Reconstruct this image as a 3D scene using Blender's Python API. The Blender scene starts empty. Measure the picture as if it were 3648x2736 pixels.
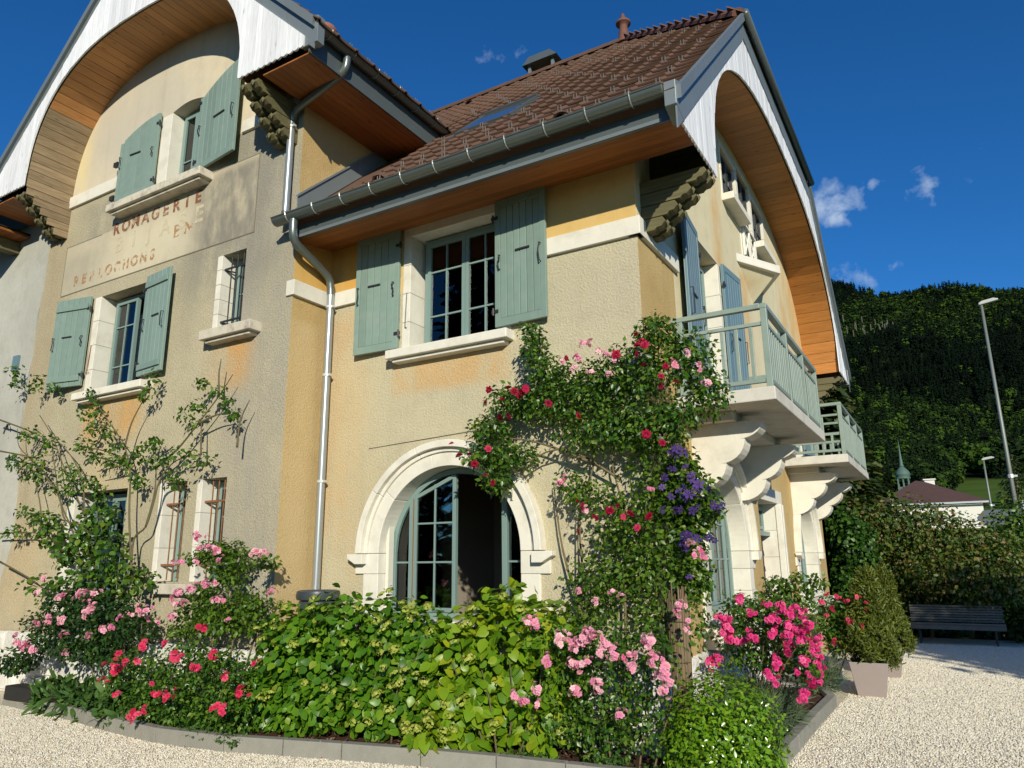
import bpy, math, random
import numpy as np
from mathutils import Vector, Matrix
from mathutils.geometry import tessellate_polygon

random.seed(7)
rng = np.random.default_rng(7)
SC = bpy.context.scene
COL = SC.collection
PI = math.pi
GZ = -0.25                      # gravel level (house measures use z=0 a little above)

# ------------------------------------------------------------------ camera, sky, sun, exposure
cd = bpy.data.cameras.new('camera')
cam = bpy.data.objects.new('camera', cd)
COL.objects.link(cam)
SC.camera = cam
cd.sensor_width = 36.0
cd.lens = 25.66
cd.clip_start = 0.05
cd.clip_end = 4000
yaw, pitch, roll = (math.radians(a) for a in (30.56, 13.66, -0.604))
fw = Vector((-math.sin(yaw)*math.cos(pitch), math.cos(yaw)*math.cos(pitch), math.sin(pitch)))
r0 = Vector((math.cos(yaw), math.sin(yaw), 0))
u0 = r0.cross(fw)
r1 = math.cos(roll)*r0 + math.sin(roll)*u0
u1 = -math.sin(roll)*r0 + math.cos(roll)*u0
cam.matrix_world = Matrix(((r1.x, u1.x, -fw.x, 2.552), (r1.y, u1.y, -fw.y, -7.052), (r1.z, u1.z, -fw.z, 1.6), (0, 0, 0, 1)))

SUN_TRAVEL = Vector((-0.73, 1.0, -0.47)).normalized()      # the way the sunlight goes
sun_el = math.asin(-SUN_TRAVEL.z)
sun_az = math.atan2(-SUN_TRAVEL.x, -SUN_TRAVEL.y)          # clockwise from +Y
world = bpy.data.worlds.new('World')
SC.world = world
world.use_nodes = True
wn, wl = world.node_tree.nodes, world.node_tree.links
wn.clear()
wo = wn.new('ShaderNodeOutputWorld')
bg = wn.new('ShaderNodeBackground')
sky = wn.new('ShaderNodeTexSky')
sky.sky_type = 'NISHITA'
sky.sun_disc = False
sky.sun_elevation = sun_el
sky.sun_rotation = sun_az
sky.altitude = 900
sky.air_density = 1.0
sky.dust_density = 0.25
sky.ozone_density = 4.0
bg.inputs['Strength'].default_value = 0.10
wl.new(bg.outputs[0], wo.inputs[0])
def wmath(op, a, b=None, clamp=False):
    n = wn.new('ShaderNodeMath'); n.operation = op; n.use_clamp = clamp
    for i, s in enumerate((a, b)):
        if s is None: continue
        if isinstance(s, (int, float)): n.inputs[i].default_value = s
        else: wl.new(s, n.inputs[i])
    return n.outputs[0]
# a deeper blue through the camera's vivid colour setting
hs = wn.new('ShaderNodeHueSaturation')
hs.inputs['Saturation'].default_value = 1.08
hs.inputs['Value'].default_value = 1.02
tint = wn.new('ShaderNodeMixRGB'); tint.blend_type = 'MULTIPLY'; tint.inputs['Fac'].default_value = 1.0
tint.inputs['Color2'].default_value = (.56, .89, 1.20, 1)
wl.new(sky.outputs[0], tint.inputs['Color1'])
wl.new(tint.outputs[0], hs.inputs['Color'])
# small fair-weather cloud wisps, far away: direction-based noise
tc = wn.new('ShaderNodeTexCoord')
cloudfac = None
def skydir(px, py):                                        # direction towards a place in the sky
    d = r1*((px-512)/729.8) - u1*((py-384)/729.8) + fw
    return d.normalized()
CLOUDS = [((838, 207), .036, .95), ((848, 200), .026, .6), ((926, 189), .030, .80), ((944, 179), .030, .45), ((965, 168), .022, .35), ((982, 140), .022, .55), ((1003, 127), .014, .5), ((492, 61), .030, .55), ((512, 62), .022, .5), ((862, 280), .034, .50), ((895, 262), .016, .6), ((880, 190), .016, .5), ((845, 277), .03, .4)]
nz = wn.new('ShaderNodeTexNoise'); nz.inputs['Scale'].default_value = 26; nz.inputs['Detail'].default_value = 9; nz.inputs['Roughness'].default_value = .6; nz.inputs['Distortion'].default_value = .15
wl.new(tc.outputs['Generated'], nz.inputs['Vector'])
nz2 = wn.new('ShaderNodeTexNoise'); nz2.inputs['Scale'].default_value = 12; nz2.inputs['Detail'].default_value = 3
wl.new(tc.outputs['Generated'], nz2.inputs['Vector'])
wz = wn.new('ShaderNodeTexNoise'); wz.inputs['Scale'].default_value = 22; wz.inputs['Detail'].default_value = 5
wl.new(tc.outputs['Generated'], wz.inputs['Vector'])
ws_ = wn.new('ShaderNodeVectorMath'); ws_.operation = 'SUBTRACT'; wl.new(wz.outputs['Color'], ws_.inputs[0]); ws_.inputs[1].default_value = (.5, .5, .5)
wk_ = wn.new('ShaderNodeVectorMath'); wk_.operation = 'SCALE'; wl.new(ws_.outputs[0], wk_.inputs[0]); wk_.inputs['Scale'].default_value = .085
warp = wn.new('ShaderNodeVectorMath'); warp.operation = 'ADD'; wl.new(tc.outputs['Generated'], warp.inputs[0]); wl.new(wk_.outputs[0], warp.inputs[1])
for (p, rad, amt) in CLOUDS:
    d = skydir(*p)
    vd = wn.new('ShaderNodeVectorMath'); vd.operation = 'DISTANCE'
    wl.new(warp.outputs[0], vd.inputs[0]); vd.inputs[1].default_value = d
    m = wmath('SUBTRACT', 1.0, wmath('DIVIDE', vd.outputs['Value'], rad), True)
    m = wmath('MULTIPLY', wmath('POWER', m, .6), amt)
    cloudfac = m if cloudfac is None else wmath('MAXIMUM', cloudfac, m)
nm = wmath('ADD', wmath('MULTIPLY', wmath('SUBTRACT', nz.outputs['Fac'], .5), 3.6), wmath('MULTIPLY', wmath('SUBTRACT', nz2.outputs['Fac'], .5), 1.6))
cf = wmath('MULTIPLY', wmath('ADD', wmath('SUBTRACT', cloudfac, .30), wmath('MULTIPLY', nm, wmath('MULTIPLY', cloudfac, 1.3))), 1.1, True)
mx = wn.new('ShaderNodeMixRGB')
wl.new(cf, mx.inputs['Fac']); wl.new(hs.outputs[0], mx.inputs['Color1'])
mx.inputs['Color2'].default_value = (4.6, 5.8, 7.6, 1)
wl.new(mx.outputs[0], bg.inputs['Color'])

sd = bpy.data.lights.new('sun', 'SUN')
sd.energy = 5.0
sd.angle = math.radians(0.55)
sd.color = (1.0, 0.94, 0.77)
sun = bpy.data.objects.new('sun', sd)
COL.objects.link(sun)
sun.location = (30, -40, 30)
sun.rotation_euler = SUN_TRAVEL.to_track_quat('-Z', 'Y').to_euler()
SC.view_settings.view_transform = 'Standard'
SC.view_settings.look = 'None'
SC.view_settings.exposure = 0.0
SC.view_settings.gamma = 1.0
SC.view_settings.use_curve_mapping = False
SC.cycles.max_bounces = 8
SC.cycles.transparent_max_bounces = 16
SC.cycles.caustics_reflective = False
SC.cycles.caustics_refractive = False

# ------------------------------------------------------------------ helpers: objects
WLOC = {}
def tag(o, label=None, cat=None, group=None, kind=None):
    if label: o['label'] = label
    if cat: o['category'] = cat
    if group: o['group'] = group
    if kind: o['kind'] = kind
    return o
def thing(name, label, cat, loc=(0, 0, 0), group=None, rotz=0.0):
    o = bpy.data.objects.new(name, None)
    COL.objects.link(o)
    o.empty_display_size = .2
    o.location = loc
    o.rotation_euler = (0, 0, rotz)
    WLOC[o] = Vector(loc)
    return tag(o, label, cat, group)
def link(name, me, parent=None, world_loc=None):
    o = bpy.data.objects.new(name, me)
    COL.objects.link(o)
    wlc = Vector((0, 0, 0)) if parent is None else WLOC[parent]
    if parent is not None: o.parent = parent
    if world_loc is None:
        WLOC[o] = wlc.copy()
    else:
        o.location = Vector(world_loc) - wlc
        WLOC[o] = Vector(world_loc)
    return o
def meshdata(name, v, f, mats, mi=None, smooth=False):
    me = bpy.data.meshes.new(name)
    me.from_pydata(v, [], f)
    for m in (mats if isinstance(mats, (list, tuple)) else [mats]):
        me.materials.append(m)
    if mi is not None: me.polygons.foreach_set('material_index', mi)
    if smooth: me.polygons.foreach_set('use_smooth', [True]*len(me.polygons))
    me.update()
    return me
class MB:
    """collects simple solids; build() links them as ONE mesh object. T is a local frame."""
    def __init__(self, T=None):
        self.v, self.f, self.mi, self.T = [], [], [], T
    def add(self, vs, fs, m=0, X=None):
        k = len(self.v)
        for p in vs:
            p = Vector(p)
            if X is not None: p = X @ p
            if self.T is not None: p = self.T @ p
            self.v.append(p[:])
        for f in fs:
            self.f.append([i+k for i in f]); self.mi.append(m)
        return self
    def box(self, x0, x1, y0, y1, z0, z1, m=0, X=None):
        return self.add([(x0, y0, z0), (x1, y0, z0), (x1, y1, z0), (x0, y1, z0), (x0, y0, z1), (x1, y0, z1), (x1, y1, z1), (x0, y1, z1)],
                        [(0, 3, 2, 1), (4, 5, 6, 7), (0, 1, 5, 4), (1, 2, 6, 5), (2, 3, 7, 6), (3, 0, 4, 7)], m, X)
    def prism(self, poly, axis, a, b, m=0, X=None, holes=()):
        def P(p, d):
            return {'x': (d, p[0], p[1]), 'y': (p[0], d, p[1]), 'z': (p[0], p[1], d)}[axis]
        loops = [list(poly)] + [list(h) for h in holes]
        vs, fs, n = [], [], sum(len(l) for l in loops)
        for d in (a, b):
            for l in loops: vs += [P(p, d) for p in l]
        if holes:
            tri = tessellate_polygon([[Vector((p[0], p[1], 0)) for p in l] for l in loops])
            for t in tri:
                fs.append(tuple(t)); fs.append(tuple(i+n for i in reversed(t)))
        else:
            fs.append(tuple(range(n))); fs.append(tuple(reversed(range(n, 2*n))))
        k = 0
        for l in loops:
            c = len(l)
            for i in range(c):
                j = (i+1) % c
                fs.append((k+i, k+n+i, k+n+j, k+j))
            k += c
        return self.add(vs, fs, m, X)
    def tube(self, pts, r, n=8, m=0, caps=True, X=None):
        pts = [Vector(p) for p in pts]
        rs = r if isinstance(r, (list, tuple)) else [r]*len(pts)
        vs, fs = [], []
        prev = None
        for i, p in enumerate(pts):
            a = pts[max(0, i-1)]; b = pts[min(len(pts)-1, i+1)]
            d = (b-a).normalized() if (b-a).length > 1e-9 else Vector((0, 0, 1))
            if prev is None:
                s = d.cross(Vector((0, 0, 1)) if abs(d.z) < .9 else Vector((1, 0, 0))).normalized()
            else:
                s = (prev - d*prev.dot(d)).normalized()
            prev = s
            t = d.cross(s)
            for k in range(n):
                an = 2*PI*k/n
                vs.append(p + (s*math.cos(an)+t*math.sin(an))*rs[i])
        for i in range(len(pts)-1):
            for k in range(n):
                k2 = (k+1) % n
                fs.append((i*n+k, i*n+k2, (i+1)*n+k2, (i+1)*n+k))
        if caps:
            fs.append(tuple(reversed(range(n)))); fs.append(tuple(range((len(pts)-1)*n, len(pts)*n)))
        return self.add(vs, fs, m, X)
    def lathe(self, prof, n=16, c=(0, 0, 0), m=0, X=None):
        vs, fs = [], []
        for (r, z) in prof:
            for k in range(n):
                a = 2*PI*k/n
                vs.append((c[0]+r*math.cos(a), c[1]+r*math.sin(a), c[2]+z))
        for i in range(len(prof)-1):
            for k in range(n):
                k2 = (k+1) % n
                fs.append((i*n+k, i*n+k2, (i+1)*n+k2, (i+1)*n+k))
        fs.append(tuple(reversed(range(n)))); fs.append(tuple(range((len(prof)-1)*n, len(prof)*n)))
        return self.add(vs, fs, m, X)
    def build(self, name, mats, parent=None, smooth=False, bevel=0.0, auto=None):
        off = Vector((0, 0, 0)) if parent is None else WLOC[parent]
        v = [(p[0]-off.x, p[1]-off.y, p[2]-off.z) for p in self.v]
        me = meshdata(name, v, self.f, mats, self.mi, smooth)
        o = link(name, me, parent)
        if smooth and auto:
            try: me.set_sharp_from_angle(angle=math.radians(auto))
            except Exception: pass
        if bevel:
            b = o.modifiers.new('bevel', 'BEVEL'); b.width = bevel; b.segments = 2; b.limit_method = 'ANGLE'; b.angle_limit = math.radians(40)
        return o

# ------------------------------------------------------------------ helpers: materials
def hexc(r, g, b):                                       # sRGB 0-255 -> linear
    return tuple(((c/255)/12.92 if c/255 <= .04045 else ((c/255+.055)/1.055)**2.4) for c in (r, g, b))
class NT:
    def __init__(self, name):
        self.mat = bpy.data.materials.new(name); self.mat.use_nodes = True
        self.n, self.l = self.mat.node_tree.nodes, self.mat.node_tree.links
        self.n.clear()
        self.out = self.n.new('ShaderNodeOutputMaterial')
        self.bsdf = self.n.new('ShaderNodeBsdfPrincipled')
        self.l.new(self.bsdf.outputs[0], self.out.inputs[0])
        self.tc = self.n.new('ShaderNodeTexCoord')
        self.coord = self.tc.outputs['Object']
    def set(self, sock, val):
        i = self.bsdf.inputs[sock]
        if isinstance(val, (int, float)): i.default_value = val
        elif isinstance(val, tuple): i.default_value = (*val[:3], 1)
        else: self.l.new(val, i)
    def math(self, op, a, b=0.0, clamp=False):
        n = self.n.new('ShaderNodeMath'); n.operation = op; n.use_clamp = clamp
        for i, s in enumerate((a, b)):
            if isinstance(s, (int, float)): n.inputs[i].default_value = s
            else: self.l.new(s, n.inputs[i])
        return n.outputs[0]
    def noise(self, scale, detail=4, rough=.55, dist=0, vec=None, stretch=None):
        n = self.n.new('ShaderNodeTexNoise')
        n.inputs['Scale'].default_value = scale; n.inputs['Detail'].default_value = detail
        n.inputs['Roughness'].default_value = rough; n.inputs['Distortion'].default_value = dist
        v = vec or self.coord
        if stretch:
            mp = self.n.new('ShaderNodeMapping'); mp.inputs['Scale'].default_value = stretch
            self.l.new(v, mp.inputs['Vector']); v = mp.outputs[0]
        self.l.new(v, n.inputs['Vector'])
        return n.outputs['Fac']
    def voro(self, scale, feature='F1', out='Distance', vec=None, rand=1.0):
        n = self.n.new('ShaderNodeTexVoronoi'); n.feature = feature
        n.inputs['Scale'].default_value = scale
        n.inputs['Randomness'].default_value = rand
        self.l.new(vec or self.coord, n.inputs['Vector'])
        return n.outputs[out]
    def ramp(self, fac, stops):
        n = self.n.new('ShaderNodeValToRGB')
        e = n.color_ramp.elements
        while len(e) < len(stops): e.new(.5)
        for i, (p, c) in enumerate(stops):
            e[i].position = p
            e[i].color = (*c, 1) if isinstance(c, tuple) else (c, c, c, 1)
        self.l.new(fac, n.inputs[0])
        return n.outputs[0]
    def range(self, v, a, b, c=0.0, d=1.0, smooth=True):
        n = self.n.new('ShaderNodeMapRange')
        if smooth: n.interpolation_type = 'SMOOTHSTEP'
        for i, s in enumerate((v, a, b, c, d)):
            if isinstance(s, (int, float)): n.inputs[i].default_value = s
            else: self.l.new(s, n.inputs[i])
        return n.outputs[0]
    def mix(self, fac, a, b, mode='MIX'):
        n = self.n.new('ShaderNodeMixRGB'); n.blend_type = mode
        for i, s in enumerate((fac, a, b)):
            if isinstance(s, (int, float)): n.inputs[i].default_value = s
            elif isinstance(s, tuple): n.inputs[i].default_value = (*s[:3], 1)
            else: self.l.new(s, n.inputs[i])
        return n.outputs[0]
    def bump(self, h, strength=.5, dist=.01, prev=None):
        n = self.n.new('ShaderNodeBump')
        n.inputs['Strength'].default_value = strength; n.inputs['Distance'].default_value = dist
        self.l.new(h, n.inputs['Height'])
        if prev is not None: self.l.new(prev, n.inputs['Normal'])
        self.l.new(n.outputs[0], self.bsdf.inputs['Normal'])
        return n.outputs[0]
    def xyz(self):
        s = self.n.new('ShaderNodeSeparateXYZ'); self.l.new(self.coord, s.inputs[0])
        return s.outputs
    def rnd(self):
        return self.n.new('ShaderNodeObjectInfo').outputs['Random']
    def attr(self, name):
        a = self.n.new('ShaderNodeAttribute'); a.attribute_name = name
        return a.outputs['Fac']

def plain(name, col, rough=.5, var=.12, scale=12, metal=0.0, spec=.4, bump=None, rnd=0.0, dirt=None):
    m = NT(name)
    f = m.noise(scale, 5)
    c = m.mix(f, tuple(x*(1-var) for x in col), tuple(min(1, x*(1+var)) for x in col))
    if dirt: c = m.mix(m.math('MULTIPLY', m.ramp(m.noise(dirt[0], 6, .65), [(.5, 0.0), (.72, 1.0)]), dirt[2]), c, dirt[1])
    if rnd:
        k = m.math('ADD', m.math('MULTIPLY', m.rnd(), 2*rnd), 1-rnd)
        g = m.n.new('ShaderNodeCombineXYZ')
        for i in range(3): m.l.new(k, g.inputs[i])
        c = m.mix(1.0, c, g.outputs[0], 'MULTIPLY')
    m.set('Base Color', c); m.set('Roughness', rough); m.set('Metallic', metal); m.set('Specular IOR Level', spec)
    if bump: m.bump(m.noise(bump[0], 6), bump[1], bump[2])
    return m.mat

def roughcast(name, c1, c2, stains=(), relief=.9, rscale=38, spots=None):
    m = NT(name)
    big = m.noise(.55, 5, .6)
    mid = m.noise(3.2, 6, .65)
    c = m.mix(m.range(big, .35, .68), c1, c2)
    c = m.mix(m.math('MULTIPLY', m.range(mid, .45, .75), .35), c, tuple(x*.72 for x in c1))
    x, y, z = m.xyz()
    for (ax, u0_, u1_, z0, z1, soft, col, amt, nsc) in stains:
        u = x if ax == 'x' else y
        k = m.math('MULTIPLY', m.range(u, u0_-soft, u0_+soft), m.range(u, u1_-soft, u1_+soft, 1.0, 0.0))
        k = m.math('MULTIPLY', k, m.math('MULTIPLY', m.range(z, z0-soft, z0+soft), m.range(z, z1-soft*.3, z1+soft*.3, 1.0, 0.0)))
        k = m.math('MULTIPLY', k, m.range(m.noise(nsc, 6, .7, 0, None, (1, 1, .45)), .30, .62))
        c = m.mix(m.math('MULTIPLY', k, amt), c, col)
    if spots:
        sp = m.range(m.noise(55, 3, .6), .56, .70)
        k = m.math('MULTIPLY', sp, m.range(m.noise(.9, 4), .42, .62))
        c = m.mix(m.math('MULTIPLY', k, spots[1]), c, spots[0])
    stk = m.range(m.noise(2.4, 6, .7, 0, None, (1.6, 1.6, .10)), .52, .74)
    c = m.mix(m.math('MULTIPLY', stk, .22), c, tuple(q*.55 for q in c1))
    c = m.mix(m.math('MULTIPLY', m.range(m.noise(1.7, 7, .72, .8), .56, .78), .20), c, tuple(q*.5 for q in c1))
    c = m.mix(m.math('MULTIPLY', m.math('MULTIPLY', m.range(z, .6, 1.5, 1.0, 0.0), m.range(m.noise(3.5, 5), .35, .7)), .35), c, tuple(q*.6 for q in c1))
    g = m.noise(rscale, 3, .6)
    g2 = m.noise(rscale*2.6, 4, .7)
    c = m.mix(m.math('MULTIPLY', m.range(g, .36, .62, 1.0, 0.0), .16*relief), c, tuple(q*.45 for q in c1))
    m.set('Base Color', c); m.set('Roughness', .93); m.set('Specular IOR Level', .15)
    h = m.math('ADD', g, m.math('MULTIPLY', g2, .55))
    b = m.bump(h, min(1.0, .8*relief), .022*relief)
    return m.mat

ORANGE = hexc(205, 155, 88)
def wood(name, ca, cb, rough=.45, rnd=.18, knots=.8, axis=0, gray=None, spec=.35):
    m = NT(name)
    st = [14, 14, 14]; st[axis] = 1.1
    rv = m.n.new('ShaderNodeVectorMath'); rv.operation = 'ADD'
    m.l.new(m.coord, rv.inputs[0])
    cx = m.n.new('ShaderNodeCombineXYZ')
    oi = m.rnd()
    for i in range(3): m.l.new(m.math('MULTIPLY', oi, 37.0+11*i), cx.inputs[i])
    m.l.new(cx.outputs[0], rv.inputs[1])
    v = rv.outputs[0]
    g = m.noise(2.2, 8, .65, .6, v, tuple(st))
    c = m.mix(m.range(g, .3, .72), ca, cb)
    kv = m.voro(4.2, 'F1', 'Distance', m_map(m, v, axis))
    k = m.range(kv, .03, .16, 1.0, 0.0)
    c = m.mix(m.math('MULTIPLY', k, knots), c, tuple(q*.33 for q in ca))
    kk = m.math('ADD', m.math('MULTIPLY', oi, 2*rnd), 1-rnd)
    gg = m.n.new('ShaderNodeCombineXYZ')
    for i in range(3): m.l.new(kk, gg.inputs[i])
    c = m.mix(1.0, c, gg.outputs[0], 'MULTIPLY')
    if gray:
        z = m.xyz()[2]
        c = m.mix(m.math('MULTIPLY', m.range(m.noise(1.4, 5, .6, 0, v), .35, .6), gray[0]), c, gray[1])
    m.set('Base Color', c); m.set('Roughness', rough); m.set('Specular IOR Level', spec)
    m.bump(g, .25, .004)
    return m.mat
def m_map(m, v, axis):
    mp = m.n.new('ShaderNodeMapping')
    s = [1.6, 1.6, 1.6]; s[axis] = .55
    mp.inputs['Scale'].default_value = s
    m.l.new(v, mp.inputs['Vector'])
    return mp.outputs[0]

def leafmat(name, stops, rough=.42, trans=.28, spec=.35, trcol=None):
    """leaf colour varies leaf by leaf (attribute 'tint' in joined foliage, object random for single leaves)"""
    m = NT(name)
    t = m.math('FRACT', m.math('ADD', m.attr('tint'), m.math('MULTIPLY', m.rnd(), .999)))
    c = m.ramp(t, stops)
    m.set('Base Color', c); m.set('Roughness', rough); m.set('Specular IOR Level', spec)
    tr = m.n.new('ShaderNodeBsdfTranslucent')
    c2 = m.mix(1.0, c, trcol or (1.0, 1.0, .55), 'MULTIPLY')
    m.l.new(m.mix(1.0, c2, (1.5, 1.5, 1.2), 'MULTIPLY'), tr.inputs['Color'])
    ms = m.n.new('ShaderNodeMixShader'); ms.inputs[0].default_value = trans
    m.l.new(m.bsdf.outputs[0], ms.inputs[1]); m.l.new(tr.outputs[0], ms.inputs[2])
    m.l.new(ms.outputs[0], m.out.inputs[0])
    return m.mat

def glassmat():
    m = NT('window_glass')
    m.n.remove(m.bsdf)
    gl = m.n.new('ShaderNodeBsdfGlossy'); gl.inputs['Roughness'].default_value = .015; gl.inputs['Color'].default_value = (.9, .93, .95, 1)
    tp = m.n.new('ShaderNodeBsdfTransparent'); tp.inputs['Color'].default_value = (.82, .86, .84, 1)
    fr = m.n.new('ShaderNodeFresnel'); fr.inputs['IOR'].default_value = 1.7
    ms = m.n.new('ShaderNodeMixShader')
    m.l.new(fr.outputs[0], ms.inputs[0]); m.l.new(tp.outputs[0], ms.inputs[1]); m.l.new(gl.outputs[0], ms.inputs[2])
    m.l.new(ms.outputs[0], m.out.inputs[0])
    bp = m.n.new('ShaderNodeBump'); bp.inputs['Strength'].default_value = .03; bp.inputs['Distance'].default_value = .02
    m.l.new(m.noise(2.5, 2), bp.inputs['Height']); m.l.new(bp.outputs[0], gl.inputs['Normal'])
    return m.mat

GREYDIRT = hexc(98, 90, 76)
GL = glassmat()
M_A = roughcast('roughcast_beige', (.515, .46, .315), (.58, .515, .35), stains=[
    ('x', -3.4, -1.65, 3.92, 4.4, .10, ORANGE, .6, 1.4), ('x', -4.7, -4.0, -.3, 5.2, .34, ORANGE, .55, 1.1), ('x', -1.3, .3, 4.3, 5.2, .5, (.47, .41, .33), .5, 1.2),
    ('x', -4.6, -3.7, 2.6, 4.4, .4, (.60, .46, .25), .6, 1.0)])
M_AU = roughcast('smooth_ochre_plaster', (.58, .39, .135), (.65, .46, .20), relief=.12, rscale=14, stains=[('x', -4.6, -3.9, 5.0, 6.2, .2, hexc(200, 140, 50), .6, 1.6)])
M_ORC = roughcast('roughcast_ochre', (.50, .345, .15), (.57, .42, .20), relief=.75, rscale=46, stains=[('y', -.9, -.2, -.3, 5.0, .25, (.58, .44, .24), .8, 1.2)])
M_SU = roughcast('smooth_cream_plaster', (.64, .56, .37), (.70, .62, .42), relief=.12, rscale=14, stains=[
    ('y', 3.3, 3.75, 6.0, 9, .25, ORANGE, .75, 1.6), ('y', 4.8, 5.5, 5.2, 6.6, .2, ORANGE, .6, 1.8), ('y', 8.4, 11.5, 4.5, 9.2, .5, hexc(206, 150, 60), .6, 1.0)])
M_B = roughcast('roughcast_grey_beige', (.44, .39, .27), (.50, .44, .305), spots=(hexc(92, 86, 76), .8), stains=[
    ('x', -5.9, -4.5, .8, 7.6, .5, (.36, .33, .28), .75, 1.1), ('x', -9.1, -7.6, 3.75, 4.5, .2, ORANGE, .85, 1.1), ('x', -6.2, -5.3, 4.2, 5.0, .2, ORANGE, .8, 1.1),
    ('x', -7.0, -4.7, 5.6, 8.2, .5, (.25, .235, .20), .75, 1.8), ('x', -9.9, -8.7, 6.6, 8.0, .4, (.30, .275, .22), .7, 1.6), ('x', -11.2, -10.2, 1.5, 7.6, .4, (.42, .34, .22), .8, .9),
    ('x', -8.9, -7.6, 2.7, 4.0, .4, (.60, .47, .27), .7, 1.0), ('x', -11.2, -9.6, -.3, 2.6, .5, (.55, .42, .25), .7, .8)])
M_BU = roughcast('smooth_pale_plaster', (.60, .52, .385), (.66, .58, .43), relief=.15, rscale=12, stains=[
    ('x', -10.8, -7.2, 8.6, 10.6, .6, (.47, .43, .36), .7, .9), ('x', -10.7, -10.0, 8, 10.4, .25, (.68, .56, .30), .8, 1.4)])
M_PANEL = roughcast('painted_panel_plaster', (.46, .40, .29), (.53, .47, .35), relief=.3, rscale=24, stains=[
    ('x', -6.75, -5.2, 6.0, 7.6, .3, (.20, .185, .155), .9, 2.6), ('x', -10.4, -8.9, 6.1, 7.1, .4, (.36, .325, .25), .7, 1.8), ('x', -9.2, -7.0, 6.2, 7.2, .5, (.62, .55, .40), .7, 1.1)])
M_GREYW = roughcast('old_grey_render', (.40, .395, .35), (.48, .47, .42), relief=.45, rscale=9, stains=[('x', -13.5, -11, -.3, 2.2, .3, (.45, .40, .30), .8, 1.2)])
M_STONE = plain('pale_limestone', (.70, .665, .58), .82, .10, 7, spec=.2, bump=(55, .35, .006), rnd=.04, dirt=(2.6, (.45, .41, .33), .5))
M_STONED = plain('weathered_limestone', (.55, .50, .41), .88, .18, 9, spec=.15, bump=(45, .5, .008), rnd=.05, dirt=(6, (.22, .20, .17), .8))
M_PLINTH = plain('whitewashed_rubble_stone', (.68, .66, .61), .9, .16, 6, spec=.15, bump=(14, .8, .03), dirt=(3, (.38, .36, .32), .7), rnd=.1)
M_CONC = plain('kerb_concrete', (.26, .25, .215), .9, .18, 9, spec=.2, bump=(60, .4, .006), dirt=(2.2, (.20, .19, .17), .7), rnd=.05)
M_SLAB = plain('balcony_concrete', (.56, .53, .47), .88, .14, 6, spec=.2, bump=(40, .35, .006), dirt=(3.1, (.33, .31, .27), .6))
M_SHUT = plain('sage_green_paint', (.205, .285, .245), .42, .10, 9, spec=.4, bump=(70, .10, .002), rnd=.09, dirt=(5, (.27, .33, .29), .5))
M_RAIL = plain('grey_green_rail_paint', (.235, .295, .255), .40, .10, 7, spec=.4, rnd=.07, dirt=(6, (.15, .18, .15), .4))
M_FRAME = plain('green_window_paint', (.19, .275, .255), .38, .06, 20, spec=.5, rnd=.04)
M_BLUESH = plain('blue_grey_shutter_paint', (.135, .215, .245), .42, .08, 20, spec=.45, rnd=.05)
M_DARKF = plain('dark_grey_sash_paint', (.055, .062, .064), .4, .08, 20)
M_IRON = plain('black_iron', (.025, .026, .028), .5, .2, 30, spec=.4)
M_RUST = plain('rusted_iron', (.23, .105, .045), .8, .35, 40, dirt=(20, (.06, .035, .025), .8))
M_ZINC = plain('grey_zinc_sheet', (.215, .245, .250), .42, .08, 5, metal=.35, spec=.5, rnd=.05)
M_ZINCD = plain('dark_zinc_sheet', (.115, .135, .135), .42, .10, 5, metal=.35, spec=.5)
M_GUT = plain('zinc_gutter', (.16, .185, .175), .33, .14, 4, metal=.55, spec=.5)
M_PIPE = plain('galvanised_pipe', (.37, .39, .39), .34, .10, 6, metal=.55, spec=.5)
M_CLIP = plain('bright_clip', (.60, .61, .58), .35, .05, 8, metal=.4)
M_GCLIP = plain('gutter_clip_metal', (.34, .35, .33), .4, .05, 8, metal=.4)
M_BLK = plain('black_gap', (.012, .012, .012), .8, .1, 8)
M_TILE = plain('brown_clay_tile', (.118, .066, .046), .8, .14, 9, spec=.2, bump=(70, .4, .004), rnd=.10, dirt=(5, (.098, .072, .042), .55))
M_RIDGE = plain('red_ridge_tile', (.155, .072, .052), .75, .2, 10, spec=.2, rnd=.18, dirt=(6, (.11, .06, .05), .6))
M_TERRA = plain('terracotta', (.30, .115, .065), .7, .15, 14, rnd=.1)
M_FARTILE = plain('far_brown_tile', (.085, .045, .038), .85, .2, 3)
M_WHITEP = plain('white_render', (.72, .69, .61), .85, .05, 3)
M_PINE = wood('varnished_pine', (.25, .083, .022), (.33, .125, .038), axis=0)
M_PINEY = wood('varnished_pine_y', (.46, .20, .065), (.58, .285, .10), axis=1)
M_PINES = wood('varnished_pine_arch', (.37, .145, .032), (.48, .21, .055), axis=0)
M_PINED = wood('varnished_pine_dark', (.27, .095, .026), (.35, .135, .042), axis=1)
M_PINEW = wood('weathered_pine', (.20, .145, .085), (.33, .24, .145), axis=1, rough=.7, knots=.5)
M_WBOARD = wood('grey_white_board', (.66, .66, .69), (.84, .84, .86), axis=2, rough=.6, rnd=.10, knots=.45, spec=.25)
M_BRACK = wood('greenish_oak', (.095, .085, .04), (.15, .135, .065), axis=0, rough=.65, rnd=.1, knots=.15)
M_BROWNW = wood('brown_sash_wood', (.20, .075, .028), (.28, .115, .045), axis=2)
M_DOOR = wood('dark_door_wood', (.11, .05, .028), (.17, .085, .045), axis=2, knots=.1)
M_ROOM = plain('room_wall', (.30, .26, .21), .9, .05, 3)
M_ROOMD = plain('room_dim_wall', (.10, .08, .065), .9, .05, 3)
M_CURT = plain('cream_curtain', (.66, .64, .55), .9, .05, 20)
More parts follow.
